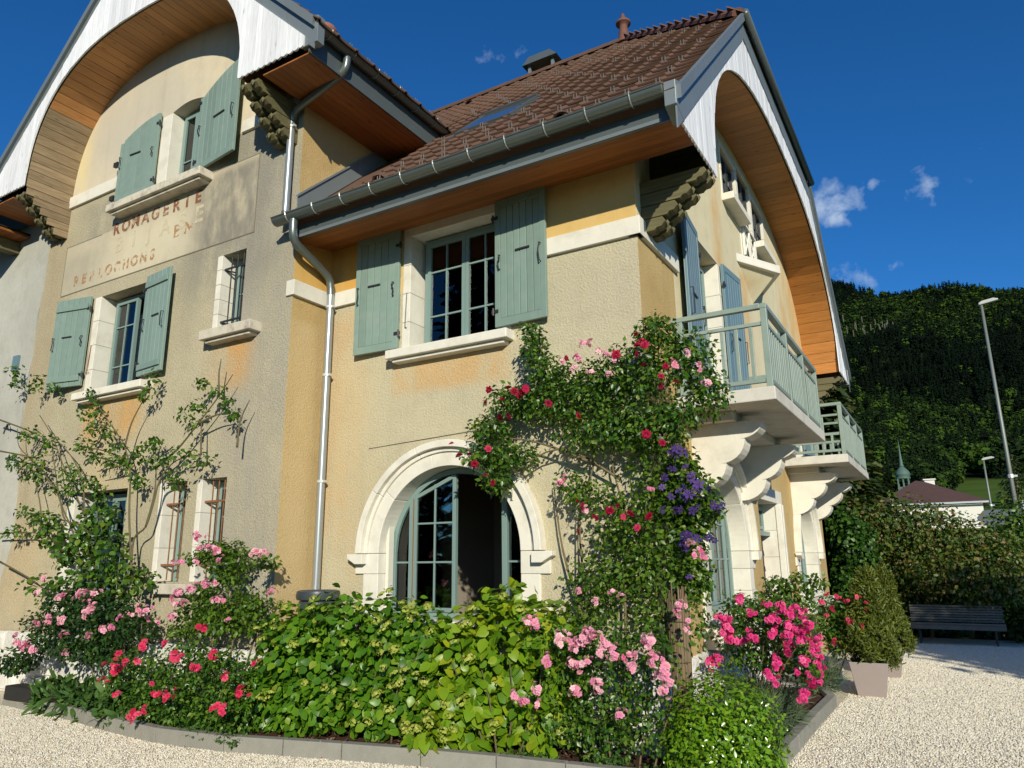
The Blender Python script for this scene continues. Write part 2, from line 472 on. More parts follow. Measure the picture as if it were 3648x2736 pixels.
M_SOIL = plain('red_brown_mulch', (.095, .050, .034), .95, .45, 30, spec=.1, bump=(60, 1.0, .03))

# ------------------------------------------------------------------ frames of the walls
TA = Matrix.Identity(4)                                                # front wall: y=0, facing -Y
TB = Matrix.Translation((0, -0.69, 0))                                 # gabled wing wall: y=-0.69
TS = Matrix(((0, -1, 0, 0), (1, 0, 0, 0), (0, 0, 1, 0), (0, 0, 0, 1)))  # side wall: x=0, facing +X; local x = world y
TR = Matrix(((0, -1, 0, -4.56), (1, 0, 0, 0), (0, 0, 1, 0), (0, 0, 0, 1)))  # return wall x=-4.56
WB = -0.69
HL = 11.5
WX = -4.56
WT = 0.42                                                             # wall thickness

def rect(x0, x1, z0, z1):
    return [(x0, z0), (x1, z0), (x1, z1), (x0, z1)]
def archpoly(cx, r, zs, zb, n=28):
    p = [(cx-r, zb), (cx+r, zb)]
    for i in range(n+1):
        a = PI*i/n
        p.append((cx+r*math.cos(a), zs+r*math.sin(a)))
    return p

# ------------------------------------------------------------------ ground
def gravelmat():
    m = NT('pale_gravel')
    v1 = m.voro(62, 'F1', 'Color'); d1 = m.voro(62, 'F1', 'Distance')
    d2 = m.voro(125, 'F1', 'Distance')
    s = m.n.new('ShaderNodeSeparateXYZ'); m.l.new(v1, s.inputs[0])
    c = m.ramp(s.outputs[0], [(0.0, (.70, .60, .43)), (.25, (.85, .76, .58)), (.6, (.90, .83, .66)), (1.0, (.93, .88, .76))])
    c = m.mix(m.math('MULTIPLY', m.range(d1, .34, .66), .7), c, (.58, .49, .36))
    big = m.noise(.8, 5, .6)
    c = m.mix(m.math('MULTIPLY', m.range(big, .4, .7), .22), c, (.50, .42, .30))
    m.set('Base Color', c); m.set('Roughness', .9); m.set('Specular IOR Level', .15)
    h = m.math('ADD', m.math('SUBTRACT', 1.0, d1), m.math('MULTIPLY', m.math('SUBTRACT', 1.0, d2), .4))
    m.bump(h, .9, .014)
    return m.mat
M_GRAV = gravelmat()
def meadowmat():
    m = NT('meadow_grass')
    c = m.ramp(m.noise(.09, 6, .6), [(.3, (.045, .085, .014)), (.7, (.09, .13, .025))])
    m.set('Base Color', c); m.set('Roughness', 1.0); m.set('Specular IOR Level', .05)
    return m.mat
M_MEADOW = meadowmat()
g = MB(); g.add([(-15, -5.2, GZ), (6.6, -5.2, GZ), (6.6, 13.6, GZ), (-15, 13.6, GZ)], [(0, 1, 2, 3)])
tag(g.build('gravel_yard', M_GRAV), kind='structure')
g = MB(); g.add([(-90, -90, GZ-.02), (90, -90, GZ-.02), (90, 22.5, GZ-.02), (-90, 22.5, GZ-.02)], [(0, 1, 2, 3)])
tag(g.build('added_lawn', plain('added_lawn_grass', (.045, .075, .016), 1.0, .35, 3, spec=.05, bump=(40, .8, .03))), kind='structure')  # dark grass added beyond the yard to cut light bounced off the ground
# loose stones give the nearest gravel real relief
NP = 230000
wl_ = rng.uniform(0, 1, NP) < .34
px = np.where(wl_, rng.uniform(-9.6, 1.2, NP), rng.uniform(.9, 5.2, NP))
py = np.where(wl_, rng.uniform(-3.0, -.7, NP), -2.5+14.5*rng.uniform(0, 1, NP)**1.25)
kx = [-9.7, -9.02, -8.4, -7.72, -6.9, -6.16, -5.1, -4.12, -3.45, -2.82, -2.0, -1.25, -.59, .2, .72, .95, 1.3]
ky = [-1.36, -1.36, -1.40, -1.43, -1.51, -1.62, -1.71, -1.61, -1.44, -1.28, -1.10, -.97, -.90, -.82, -.70, -.2, 0]
keep = np.where(wl_, py < np.interp(px, kx, ky)-.012, px > np.interp(py, [-2.5, -.75, -.7, .3, 3.73, 4.6, 12], [.3, .72, .74, .965, .99, 1.0, .6]))
keep &= px < 4.9
px, py = px[keep], py[keep]
n = len(px)
octa = np.array([(1, 0, 0), (0, 1, 0), (-1, 0, 0), (0, -1, 0), (0, 0, 1), (0, 0, -1)], float)
octa = octa[:5]
ofc = np.array([(0, 1, 4), (1, 2, 4), (2, 3, 4), (3, 0, 4)])
sz = rng.uniform(.006, .0110, n)*(1+.04*np.clip(py, 0, 12))
V = octa[None] * (sz[:, None, None] * rng.uniform(.6, 1.35, (n, 5, 1))) * np.array([1, 1, 1.15])
an = rng.uniform(0, 2*PI, n); ca, sa = np.cos(an)[:, None], np.sin(an)[:, None]
X = V[:, :, 0]*ca - V[:, :, 1]*sa + px[:, None]; Y = V[:, :, 0]*sa + V[:, :, 1]*ca + py[:, None]
Z = V[:, :, 2] + GZ + .003
VV = np.stack([X, Y, Z], -1).reshape(-1, 3)
FF = (ofc[None] + (np.arange(n)*5)[:, None, None]).reshape(-1, 3)
def bigmesh(name, verts, faces, mats, tint=None, smooth=False, mi=None):
    me = bpy.data.meshes.new(name)
    nv, nf, k = len(verts), len(faces), faces.shape[1]
    me.vertices.add(nv); me.vertices.foreach_set('co', np.ascontiguousarray(verts, dtype=np.float32).ravel())
    me.loops.add(nf*k); me.loops.foreach_set('vertex_index', np.ascontiguousarray(faces, dtype=np.int32).ravel())
    me.polygons.add(nf); me.polygons.foreach_set('loop_start', np.arange(0, nf*k, k, dtype=np.int32))
    me.polygons.foreach_set('loop_total', np.full(nf, k, dtype=np.int32))
    for mt in (mats if isinstance(mats, (list, tuple)) else [mats]): me.materials.append(mt)
    if mi is not None: me.polygons.foreach_set('material_index', np.ascontiguousarray(mi, dtype=np.int32))
    me.update(calc_edges=True)
    if smooth: me.polygons.foreach_set('use_smooth', np.ones(nf, dtype=bool))
    if tint is not None:
        a = me.attributes.new('tint', 'FLOAT', 'POINT'); a.data.foreach_set('value', np.ascontiguousarray(tint, dtype=np.float32))
    return me
def pebmat():
    m = NT('loose_stone')
    c = m.ramp(m.attr('tint'), [(0, (.72, .61, .44)), (.3, (.88, .79, .60)), (1, (.94, .89, .77))])
    m.set('Base Color', c); m.set('Roughness', .85); m.set('Specular IOR Level', .2)
    return m.mat
pm = bigmesh('gravel', VV, FF, pebmat(), np.repeat(rng.uniform(0, 1, n), 5))
tag(link('gravel', pm), 'loose pale gravel stones lying over the yard', 'gravel', kind='stuff')

# bed kerb: curved concrete edging in lengths, with its soil inside
KERB = [(-9.02, -1.36), (-8.4, -1.40), (-7.72, -1.43), (-6.9, -1.51), (-6.16, -1.62), (-5.1, -1.71), (-4.12, -1.61), (-3.45, -1.44), (-2.82, -1.28), (-2.0, -1.10), (-1.25, -.97), (-.59, -.90), (.2, -.82), (.72, -.70), (.93, -.2), (.95, .34), (.96, 1.2), (.96, 2.48), (.98, 3.73), (.80, 4.25), (.55, 4.6), (0.06, 4.72)]
soil = MB()
soil.add([(x, y, GZ+.085) for x, y in KERB] + [(0.05, 0, GZ+.085), (-4.5, 0, GZ+.085), (-4.5, -.66, GZ+.085), (-9.02, -.66, GZ+.085)], [tuple(range(len(KERB)+4))])
so = soil.build('flower_bed_soil', M_SOIL); tag(so, kind='structure')
kt = thing('bed_kerb', 'weathered grey concrete kerb curving round the flower bed', 'kerb', (-4, -1.7, GZ))
def offset_poly(pts, d):
    out = []
    for i, p in enumerate(pts):
        a = Vector(pts[max(0, i-1)]); b = Vector(pts[min(len(pts)-1, i+1)])
        t = (b-a).normalized(); nrm = Vector((-t.y, t.x))
        out.append((p[0]+nrm.x*d, p[1]+nrm.y*d))
    return out
inner = offset_poly(KERB, .11)
for i in range(len(KERB)-1):
    a, b = Vector(KERB[i]), Vector(KERB[i+1]); c, d = Vector(inner[i+1]), Vector(inner[i])
    g_ = (b-a).normalized()*.004
    q = [a+g_, b-g_, c-g_, d+g_]
    k = MB(); k.prism([(p.x, p.y) for p in q], 'z', GZ-.03, GZ+.15 - .012*(i > 13))
    k.build('kerb_stone', M_CONC, kt, bevel=.008)
# mulch chips
NM = 5200
mx_ = rng.uniform(-9, .95, NM); my_ = rng.uniform(-1.65, 4.4, NM)
fy = np.interp(mx_, [p[0] for p in KERB[:13]], [p[1] for p in KERB[:13]])
ok = ((my_ > fy+.14) & (my_ < np.where(mx_ < -4.5, -.75, -.02)) & (mx_ < .6)) | ((mx_ > .08) & (mx_ < .82) & (my_ > -.3))
mx_, my_ = mx_[ok], my_[ok]; n = len(mx_)
L = rng.uniform(.012, .035, n); W = rng.uniform(.006, .014, n); an = rng.uniform(0, 2*PI, n); tl = rng.normal(0, .35, n)
q = np.array([(-1, -1, 0), (1, -1, 0), (1, 1, 0), (-1, 1, 0)], float)
lx = q[None, :, 0]*L[:, None]; ly = q[None, :, 1]*W[:, None]; lz = lx*np.sin(tl)[:, None] + .006
VV = np.stack([lx*np.cos(an)[:, None]-ly*np.sin(an)[:, None]+mx_[:, None], lx*np.sin(an)[:, None]+ly*np.cos(an)[:, None]+my_[:, None], lz+GZ+.092+rng.uniform(0, .012, n)[:, None]], -1).reshape(-1, 3)
FF = (np.arange(4)[None]+(np.arange(n)*4)[:, None])
def chipmat():
    m = NT('bark_chip')
    m.set('Base Color', m.ramp(m.attr('tint'), [(0, (.05, .025, .018)), (.5, (.13, .065, .045)), (1, (.24, .15, .10))])); m.set('Roughness', .9)
    return m.mat
tag(link('bark_mulch', bigmesh('bark_mulch', VV, FF, chipmat(), np.repeat(rng.uniform(0, 1, n)**1.5, 4))), 'red brown bark mulch over the flower bed soil', 'mulch', kind='stuff')

# ------------------------------------------------------------------ the house
H = thing('stone_house', 'ochre rendered house with brown tiled roof, arched gables and sage green shutters', 'house', (0, 0, GZ))
def arc(cx, hw, z0, h, e, n):
    """points of a superelliptic arch at (nearly) equal arc length, left to right"""
    t = np.linspace(0, PI, 2001)
    c, s = np.cos(t), np.sin(t)
    x = -np.sign(c)*np.abs(c)**(2/e)*hw + cx; z = np.abs(s)**(2/e)*h + z0
    L = np.concatenate([[0], np.cumsum(np.hypot(np.diff(x), np.diff(z)))])
    q = np.linspace(0, L[-1], n+1)
    return list(zip(np.interp(q, L, x), np.interp(q, L, z))), L[-1]/n
S_ARC = (5.75, 5.2, 5.80, 2.95, 2.4)
B_ARC = (-7.70, 2.74, 7.98, 2.25, 2.5)
def arcz(A, x):
    u = min(1.0, abs(x-A[0])/A[1])
    return A[2]+A[3]*(1-u**A[4])**(1/A[4])

# front wall A
w = MB(TA)
w.prism([(WX, GZ), (-.003, GZ), (-.003, 5.05), (-1.72, 5.05), (-1.72, 4.22), (-3.14, 4.22), (-3.14, 5.05), (WX, 5.05)], 'y', 0, WT, holes=[archpoly(-2.51, 1.02, 1.71, .86)])
w.build('front_wall', M_A, H)
w = MB(TA)
w.prism([(WX, 5.05), (-3.14, 5.05), (-3.14, 5.82), (-1.72, 5.82), (-1.72, 5.05), (-.003, 5.05), (-.003, 6.5), (WX, 6.5)], 'y', 0, WT)
w.build('upper_wall', M_AU, H)
w = MB(TA)
w.box(WX+.055, -3.30, -.05, .1, 5.05, 5.262)
w.build('stone_band', M_STONE, H, bevel=.006)
w = MB(TA); w.box(-1.62, .048, -.05, .1, 5.05, 5.262); w.build('stone_band', M_STONE, H, bevel=.006)
# return wall of the wing
w = MB(TR)
w.prism([(WB+.003, GZ), (0, GZ), (0, 5.05), (WB+.003, 5.05)], 'y', 0, .35)
w.prism([(WB+.003, 6.25), (WB+.003, 8.2), (2.4, 8.2), (2.4, 6.25)], 'y', 0, .35)
w.build('return_wall', M_ORC, H)
w = MB(TR); w.box(WB+.003, 0, 0, .35, 5.05, 6.25); w.build('upper_return_wall', M_AU, H)
w = MB(TR); w.box(WB-.03, -.05, -.05, .1, 5.05, 5.262); w.build('stone_band', M_STONE, H, bevel=.006)
# side wall
AC1, AC2 = 2.72, 8.75
w = MB(TS)
w.prism([(.003, GZ), (HL, GZ), (HL, 3.42), (1.2, 3.42), (1.2, 5.05), (.003, 5.05)], 'y', 0, WT,
        holes=[archpoly(AC1, 1.02, 1.71, .86), archpoly(AC2, 1.02, 1.71, .86), rect(4.72, 6.02, -.12, 2.52)])
w.build('side_wall', M_ORC, H)
att = [rect(4.15, 5.15, 7.42, 8.35), rect(5.28, 6.22, 6.72, 8.5), rect(6.35, 7.35, 7.42, 8.35)]
w = MB(TS)
w.prism([(.003, 5.05), (1.2, 5.05), (1.2, 3.42), (HL, 3.42), (HL, 6.4), (8.9, 9.4), (2.7, 9.4), (.003, 6.4)], 'y', 0, WT,
        holes=[rect(2.20, 3.36, 3.44, 5.92), rect(8.14, 9.30, 3.44, 5.92)] + att)
w.build('upper_side_wall', M_SU, H)
w = MB(TS); w.box(-.047, 1.30, -.05, .1, 5.05, 5.262); w.build('stone_band', M_STONE, H, bevel=.006)
w = MB(); w.box(-.36, .0, HL-.4, HL, GZ, 6.4); w.box(-13, -.36, HL-.4, HL, GZ, 6.4); w.box(-17, -16.6, WB, HL, GZ, 8.0)
w.build('rear_wall', M_ORC, H)

# wing B wall with its openings
OPB = dict(win=(-9.08, -7.74, 4.30, 5.93), slit=(-6.06, -5.55, 4.84, 5.96), lo1=(-6.88, -6.38, 1.38, 2.72), lo2=(-6.06, -5.57, 1.38, 2.72), low=(-9.08, -7.74, .92, 2.70))
w = MB(TB)
w.prism([(-11.02, GZ), (WX-.003, GZ), (WX-.003, 7.9), (-6.86, 7.9), (-6.86, 7.56), (-7.66, 7.56), (-7.66, 7.9), (-11.02, 7.9)], 'y', 0, WT,
        holes=[rect(*OPB[k]) for k in OPB])
w.build('wing_wall', M_B, H)
atop = [(-6.86+(-7.66+6.86)*t, 8.88+.07*math.sin(PI*t)) for t in np.linspace(0, 1, 9)]
w = MB(TB)
w.prism([(-11.0, 7.9), (-7.66, 7.9)] + list(reversed(atop)) + [(-6.86, 7.9), (WX-.003, 7.9), (WX-.003, 8.5), (-7.75, 11.7), (-11.0, 8.5)], 'y', 0, WT)
w.build('upper_wing_wall', M_BU, H)
w = MB(TB); w.box(-10.62, -8.86, -.045, .1, 7.87, 8.09); w.build('stone_band', M_STONE, H, bevel=.006)
w = MB(TB); w.box(-5.83, -4.62, -.045, .1, 7.87, 8.06)
w.build('stone_band', M_STONE, H, bevel=.006)
w = MB(TB)
w.prism([(-10.36, 6.18), (-5.42, 6.18), (-5.42, 7.42), (-8.95, 7.42), (-8.95, 7.10), (-10.36, 7.10)], 'y', -.006, .05)
w.build('painted_panel', M_PANEL, H)
w = MB(TB)
for a, b in ((( -10.36, 6.18), (-5.42, 6.18)), ((-10.36, 6.18), (-10.36, 7.10)), ((-10.36, 7.10), (-9.3, 7.10)), ((-6.65, 7.42), (-5.42, 7.42)), ((-5.42, 6.18), (-5.42, 7.42))):
    if a[1] == b[1]: w.box(a[0], b[0], -.008, .02, a[1]-.012, a[1]+.004)
    else: w.box(a[0]-.008, a[0]+.008, -.008, .02, a[1], b[1])
w.build('panel_groove', plain('groove_shadow_grey', (.20, .175, .13), .95), H)
# old grey render to the left of the wing
w = MB(TB); w.box(-16.6, -11.02, .03, .4, GZ, 8.0); w.build('old_wall', M_GREYW, H)
edge = [(-10.98, -.1), (-11.0, 1.4), (-10.80, 2.0), (-10.90, 2.9), (-11.10, 3.9), (-11.16, 4.6), (-11.04, 5.2), (-11.10, 5.9), (-11.02, 6.6), (-11.06, 7.8)]
w = MB(TB); w.prism([(-11.4, -.1)] + [(x+.05, z) for x, z in edge] + [(-11.4, 7.8)], 'y', -.012, .05); w.build('old_render_edge', M_GREYW, H)

# plinth of rough stones
random.seed(3)
def plinth(T, x0, x1, name='plinth'):
    p = MB(T); p.box(x0, x1, -.03, .05, GZ, .60)
    root = p.build(name, M_PLINTH, H)
    for row, (z0, z1) in enumerate(((GZ, .02), (.02, .32), (.32, .62))):
        x = x0
        while x < x1-.05:
            wd = min(random.uniform(.28, .62), x1-x)
            if x1-(x+wd) < .15: wd = x1-x
            d = random.uniform(.055, .095)
            j = [random.uniform(-.012, .012) for _ in range(8)]
            s = MB(T)
            a, b, c, e = x+.008, x+wd-.008, z0+.008, z1-.008
            s.add([(a+j[0], -.02, c+j[1]), (b+j[2], -.02, c), (b, -.02, e+j[3]), (a, -.02, e+j[4]),
                   (a+.03, -d, c+.03+j[1]), (b-.03, -d+j[5], c+.03), (b-.03+j[6], -d, e-.03), (a+.03, -d+j[7], e-.03)],
                  [(4, 5, 6, 7), (0, 1, 5, 4), (1, 2, 6, 5), (2, 3, 7, 6), (3, 0, 4, 7)])
            s.build('stone', M_PLINTH, root)
            x += wd
plinth(TB, -11.0, -4.58)
plinth(TA, -4.50, .06)
plinth(TS, .0, 4.6)

# ------------------------------------------------------------------ joinery builders (local frame: x to the right, y into the wall, z up)
def room(T, x0, x1, z0, z1, depth=2.6, m=None, y0=WT-.02, name='room'):
    r = MB(T)
    a, b, c, d = x0-.5, x1+.5, z0-.35, z1+.3
    y1 = y0+depth
    r.add([(a, y0, c), (b, y0, c), (b, y0, d), (a, y0, d), (a, y1, c), (b, y1, c), (b, y1, d), (a, y1, d)],
          [(4, 7, 6, 5), (0, 4, 5, 1), (1, 5, 6, 2), (2, 6, 7, 3), (3, 7, 4, 0)])
    # front returns around the opening so no light leaks past
    for q in ((a, x0, c, d), (x1, b, c, d), (x0, x1, c, z0), (x0, x1, z1, d)):
        r.add([(q[0], y0, q[2]), (q[1], y0, q[2]), (q[1], y0, q[3]), (q[0], y0, q[3])], [(0, 1, 2, 3)])
    return r.build(name, m or M_ROOM, H)
def window(T, x0, x1, z0, z1, y, leaves=2, cols=2, rows=3, rowfr=None, mat=None, fw=.055, leaf_x=None, parent=None, bars=True, panes=True, fd=.06):
    """outer frame + sashes + glazing bars in one mesh; every pane is a sub-part"""
    mat = mat or M_FRAME
    f = MB(T)
    f.box(x0, x0+fw, y, y+fd, z0, z1); f.box(x1-fw, x1, y, y+fd, z0, z1)
    f.box(x0+fw, x1-fw, y, y+fd, z0, z0+fw); f.box(x0+fw, x1-fw, y, y+fd, z1-fw, z1)
    cells = []
    lx = leaf_x or [x0+fw + (x1-x0-2*fw)*i/leaves for i in range(leaves+1)]
    sw = .05
    for i in range(len(lx)-1):
        a, b, c, d = lx[i]+.003, lx[i+1]-.003, z0+fw+.003, z1-fw-.003
        ys = y-.022
        f.box(a, a+sw, ys, ys+.055, c, d); f.box(b-sw, b, ys, ys+.055, c, d)
        f.box(a+sw, b-sw, ys, ys+.055, c, c+sw); f.box(a+sw, b-sw, ys, ys+.055, d-sw, d)
        a, b, c, d = a+sw, b-sw, c+sw, d-sw
        fr = rowfr or [1/rows]*rows
        zz = [c]
        for q in fr: zz.append(zz[-1]+(d-c)*q)
        zz[-1] = d
        xs = [a+(b-a)*k/cols for k in range(cols+1)]
        bw = .011
        for k in xs[1:-1]: f.box(k-bw, k+bw, ys+.008, ys+.045, c, d)
        for q in zz[1:-1]:
            for k in range(cols): f.box(xs[k]+(bw if k else 0), xs[k+1]-(bw if k < cols-1 else 0), ys+.008, ys+.045, q-bw, q+bw)
        for k in range(cols):
            for j in range(len(zz)-1):
                cells.append((xs[k]+bw*.5, xs[k+1]-bw*.5, zz[j]+bw*.5, zz[j+1]-bw*.5, ys+.026))
    o = f.build('window', mat, parent or H)
    if panes:
        for (a, b, c, d, yy) in cells:
            p = MB(T); p.box(a, b, yy, yy+.004, c, d); p.build('pane', GL, o)
    return o
def strapless_hook(T, x, z, y, parent, hgt=.16):
    h = MB(T)
    h.tube([(x, y, z), (x, y-.03, z), (x, y-.03, z+hgt*.25), (x+.012, y-.035, z+hgt*.6), (x, y-.03, z+hgt), (x, y, z+hgt)], .007, 5)
    return h.build('catch', M_IRON, parent)
def shutter(T, hinge, z0, wdt, hgt, ang, side, style='frame', mat=None, nplank=5, archtop=None, y=-.03):
    """hinge: local x of the hinge edge; side=-1 the leaf opens to the left of it, +1 to the right.
       ang: opening beyond flat on the wall (0 = flat on wall), degrees swung out"""
    mat = mat or M_SHUT
    a = math.radians(ang)
    # local leaf frame: u along leaf from hinge, v up, w outward
    u = Vector((side*math.cos(a), -math.sin(a), 0)); wv = Vector((-side*math.sin(a)*(1) , -math.cos(a), 0)) if True else None
    X = Matrix(((u.x, -wv.x, 0, hinge), (u.y, -wv.y, 0, y), (0, 0, 1, z0), (0, 0, 0, 1)))   # x=u, y=into wall(-w), z up
    def top(x): return hgt if not archtop else archtop(x)
    th = .032
    b = MB(T)
    # back board (full leaf, thin) keeps the leaf closed between planks
    n = 10
    pl = [(0, 0), (wdt, 0)] + [(wdt*(1-i/n), top(wdt*(1-i/n))) for i in range(n+1)] if archtop else rect(0, wdt, 0, hgt)
    b.prism(pl, 'y', -.012, .0, 0, X)
    if style == 'frame':
        st = .075
        b.prism(rect(0, st, 0, top(st)), 'y', -.012-th, -.012, 0, X); b.prism(rect(wdt-st, wdt, 0, top(wdt)), 'y', -.012-th, -.012, 0, X)
        b.prism(rect(st, wdt-st, 0, .10), 'y', -.012-th, -.012, 0, X)
        if not archtop: b.prism(rect(st, wdt-st, hgt-.10, hgt), 'y', -.012-th, -.012, 0, X)
    root = b.build('shutter', mat, H, bevel=.004)
    x0, x1 = (.075, wdt-.075) if style == 'frame' else (0, wdt)
    zb, zt = (.10, -.10) if style == 'frame' and not archtop else (.10 if style == 'frame' else 0, 0)
    for i in range(nplank):
        pa = x0+(x1-x0)*i/nplank+.0035; pb = x0+(x1-x0)*(i+1)/nplank-.0035
        p = MB(T)
        d = th-.006 if style == 'frame' else th-.004
        p.prism([(pa, zb+.002), (pb, zb+.002), (pb, top(pb)+zt-.002), (pa, top(pa)+zt-.002)], 'y', -.0125-d, -.0125, 0, X)
        p.build('plank', mat, root, bevel=.005)
    if style == 'batten':
        for zc in (.13, hgt-.17):
            p = MB(T); p.box(.03, wdt-.03, -.012-th-.022, -.012-th+.002, zc-.045, zc+.045, 0, X); p.build('batten', mat, root, bevel=.004)
    # slot handle, catch and hinges
    p = MB(T); zc = hgt*.56
    p.box(wdt*.42, wdt*.70, -.012-th-.012, -.012-th, zc-.010, zc+.010, 0, X); p.build('slot_bar', M_IRON, root)
    p = MB(T); p.tube([(wdt-.06, -.05, hgt*.42), (wdt-.06, -.085, hgt*.42), (wdt-.075, -.085, hgt*.50), (wdt-.06, -.085, hgt*.56), (wdt-.06, -.05, hgt*.56)], .008, 5, 0, True, X); p.build('catch', M_IRON, root)
    p = MB(T); p.tube([(.075, -.05, hgt*.44), (.075, -.075, hgt*.44), (.06, -.08, hgt*.49), (.09, -.08, hgt*.52), (.075, -.075, hgt*.55), (.075, -.05, hgt*.55)], .009, 5, 0, True, X); p.build('latch', M_IRON, root)
    for zc in (hgt*.12, hgt*.86):
        p = MB(T); p.box(-.045, .05, -.056, -.044, zc-.02, zc+.02, 0, X); p.tube([(-.02, -.05, zc-.045), (-.02, -.05, zc+.045)], .014, 6, 0, True, X); p.build('hinge', M_IRON, root)
    return root
def sill(T, x0, x1, z0, z1, out, mat=None, lip=True):
    s = MB(T)
    s.box(x0, x1, -out, .25, z0, z1)
    if lip: s.box(x0+.07, x1-.07, -out+.06, .05, z0-.045, z0)
    return s.build('window_sill', mat or M_STONE, H, bevel=.012)
def jambs(T, x0, x1, z0, z1, wd=.14, lintel=.14, out=.012, parts=4, mat=None, depth=.30, left=True, right=True, top=True):
    """dressed stones round an opening, one object per stone"""
    root = None
    def put(mb, first=[None]):
        nonlocal root
        if root is None: root = mb.build('window_surround', mat or M_STONE, H, bevel=.006)
        else: mb.build('stone', mat or M_STONE, root, bevel=.006)
    for sgn, on in ((-1, left), (1, right)):
        if not on: continue
        for i in range(parts):
            a = z0+(z1-z0)*i/parts+.002; b = z0+(z1-z0)*(i+1)/parts-.002
            m = MB(T)
            if sgn < 0: m.box(x0-wd, x0+.012, -out, depth, a, b)
            else: m.box(x1-.012, x1+wd, -out, depth, a, b)
            put(m)
    if top:
        m = MB(T); m.box(x0-wd, x1+wd, -out-.002, depth, z1+.002, z1+lintel); put(m)
    return root
def bars(T, x0, x1, z0, z1, y, n, hz, mat):
    b = MB(T)
    for i in range(n):
        x = x0+(x1-x0)*(i+.5)/n
        b.tube([(x, y, z0), (x, y, z1)], .010, 6)
    for z in hz:
        b.box(x0-.08, x1+.06, y-.022, y-.008, z-.014, z+.014)
        b.tube([(x0-.08, y-.015, z), (x0-.02, y+.13, z)], .012, 5)
    return b.build('window_bars', mat, H)

# ------------------------------------------------------------------ openings of the front wall
jambs(TA, -3.14, -1.72, 4.225, 5.80, .11, .16, .014, 4)
sill(TA, -3.38, -1.575, 4.11, 4.225, .185)
window(TA, -3.05, -1.74, 4.23, 5.78, .20, 2, 2, 3, [.27, .46, .27])
room(TA, -3.14, -1.72, 4.22, 5.82, 2.6)
shutter(TA, -3.28, 4.27, .715, 1.655, 3, -1)
shutter(TA, -1.79, 4.285, .71, 1.625, 3, 1, nplank=6)
c = MB(TA)
for (a, b) in ((-2.98, -2.80),):
    N = 14
    for i in range(N):
        x0 = a+(b-a)*i/N; x1 = a+(b-a)*(i+1)/N
        pinch = lambda z: 1.0 - .45*max(0, 1-abs(z-4.75)/.35)
        c.add([(a+(x0-a)*pinch(4.25), .30+.02*math.sin(i*2.2), 4.25), (a+(x1-a)*pinch(4.25), .30+.02*math.sin(i*2.2+2.2), 4.25), (a+(x1-a), .30+.02*math.sin(i*2.2+2.2), 4.95), (a+(x0-a), .30+.02*math.sin(i*2.2), 4.95)], [(0, 1, 2, 3)])
def curtred():
    m = NT('red_print_curtain')
    f = m.voro(9, 'F1', 'Distance')
    m.set('Base Color', m.mix(m.range(f, .22, .30, 1, 0), (.30, .02, .035), (.62, .52, .42))); m.set('Roughness', .9)
    return m.mat
c.build('red_curtain', curtred(), H)
s = MB(TA); s.tube([(-3.18, -.02, 5.02), (-3.185, -.03, 4.7), (-3.19, -.03, 4.55), (-3.165, -.03, 4.54)], .006, 5); s.build('stay_rod', M_IRON, H)

def sector(mb, cx, zs, r0_, r1_, a0, a1, ya, yb, n=6):
    p = []
    for i in range(n+1):
        a = a0+(a1-a0)*i/n; p.append((cx+r0_*math.cos(a), zs+r0_*math.sin(a)))
    for i in range(n, -1, -1):
        a = a0+(a1-a0)*i/n; p.append((cx+r1_*math.cos(a), zs+r1_*math.sin(a)))
    mb.prism(p, 'y', ya, yb)
def arch_casing(T, cx, zb, zs=1.71):
    m = MB(T); sector(m, cx, zs, 1.0, 1.165, PI*.44, PI*.56, -.035, .25)
    root = m.build('arch_surround', M_STONE, H, bevel=.006)
    def st(mb, nm='stone'): return mb.build(nm, M_STONE, root, bevel=.007)
    for a, b in ((0, .22), (.22, .44), (.56, .78), (.78, 1.0)):
        m = MB(T); sector(m, cx, zs, 1.0, 1.165, PI*a+.002, PI*b-.002, -.035, .25, 10); st(m)
    for i in range(5):                                    # moulded hood, two steps
        m = MB(T); a, b = PI*i/5+.002, PI*(i+1)/5-.002
        sector(m, cx, zs, 1.165, 1.215, a, b, -.065, .1, 9); sector(m, cx, zs, 1.215, 1.30, a, b, -.125, .1, 9); st(m, 'hood_mould')
    for sgn in (-1, 1):
        def bx(xa, xb, y0, y1, z0, z1, nm='stone'):
            m = MB(T); a, b = sorted((cx+sgn*xa, cx+sgn*xb)); m.box(a, b, y0, y1, z0, z1); return st(m, nm)
        bx(1.0, 1.365, -.032, .25, 1.47, zs-.002)
        bx(1.0, 1.235, -.028, .25, 1.175, 1.467)
        bx(1.0, 1.355 if sgn > 0 else 1.25, -.032, .25, zb, 1.172)
        m = MB(T); a = cx+sgn*1.18; b = cx+sgn*1.43
        m.prism([(a, 1.585), (cx+sgn*1.30, 1.585), (b, 1.655), (b, 1.705), (a, 1.705)], 'y', -.125, -.02); st(m, 'label_stop')
    return root
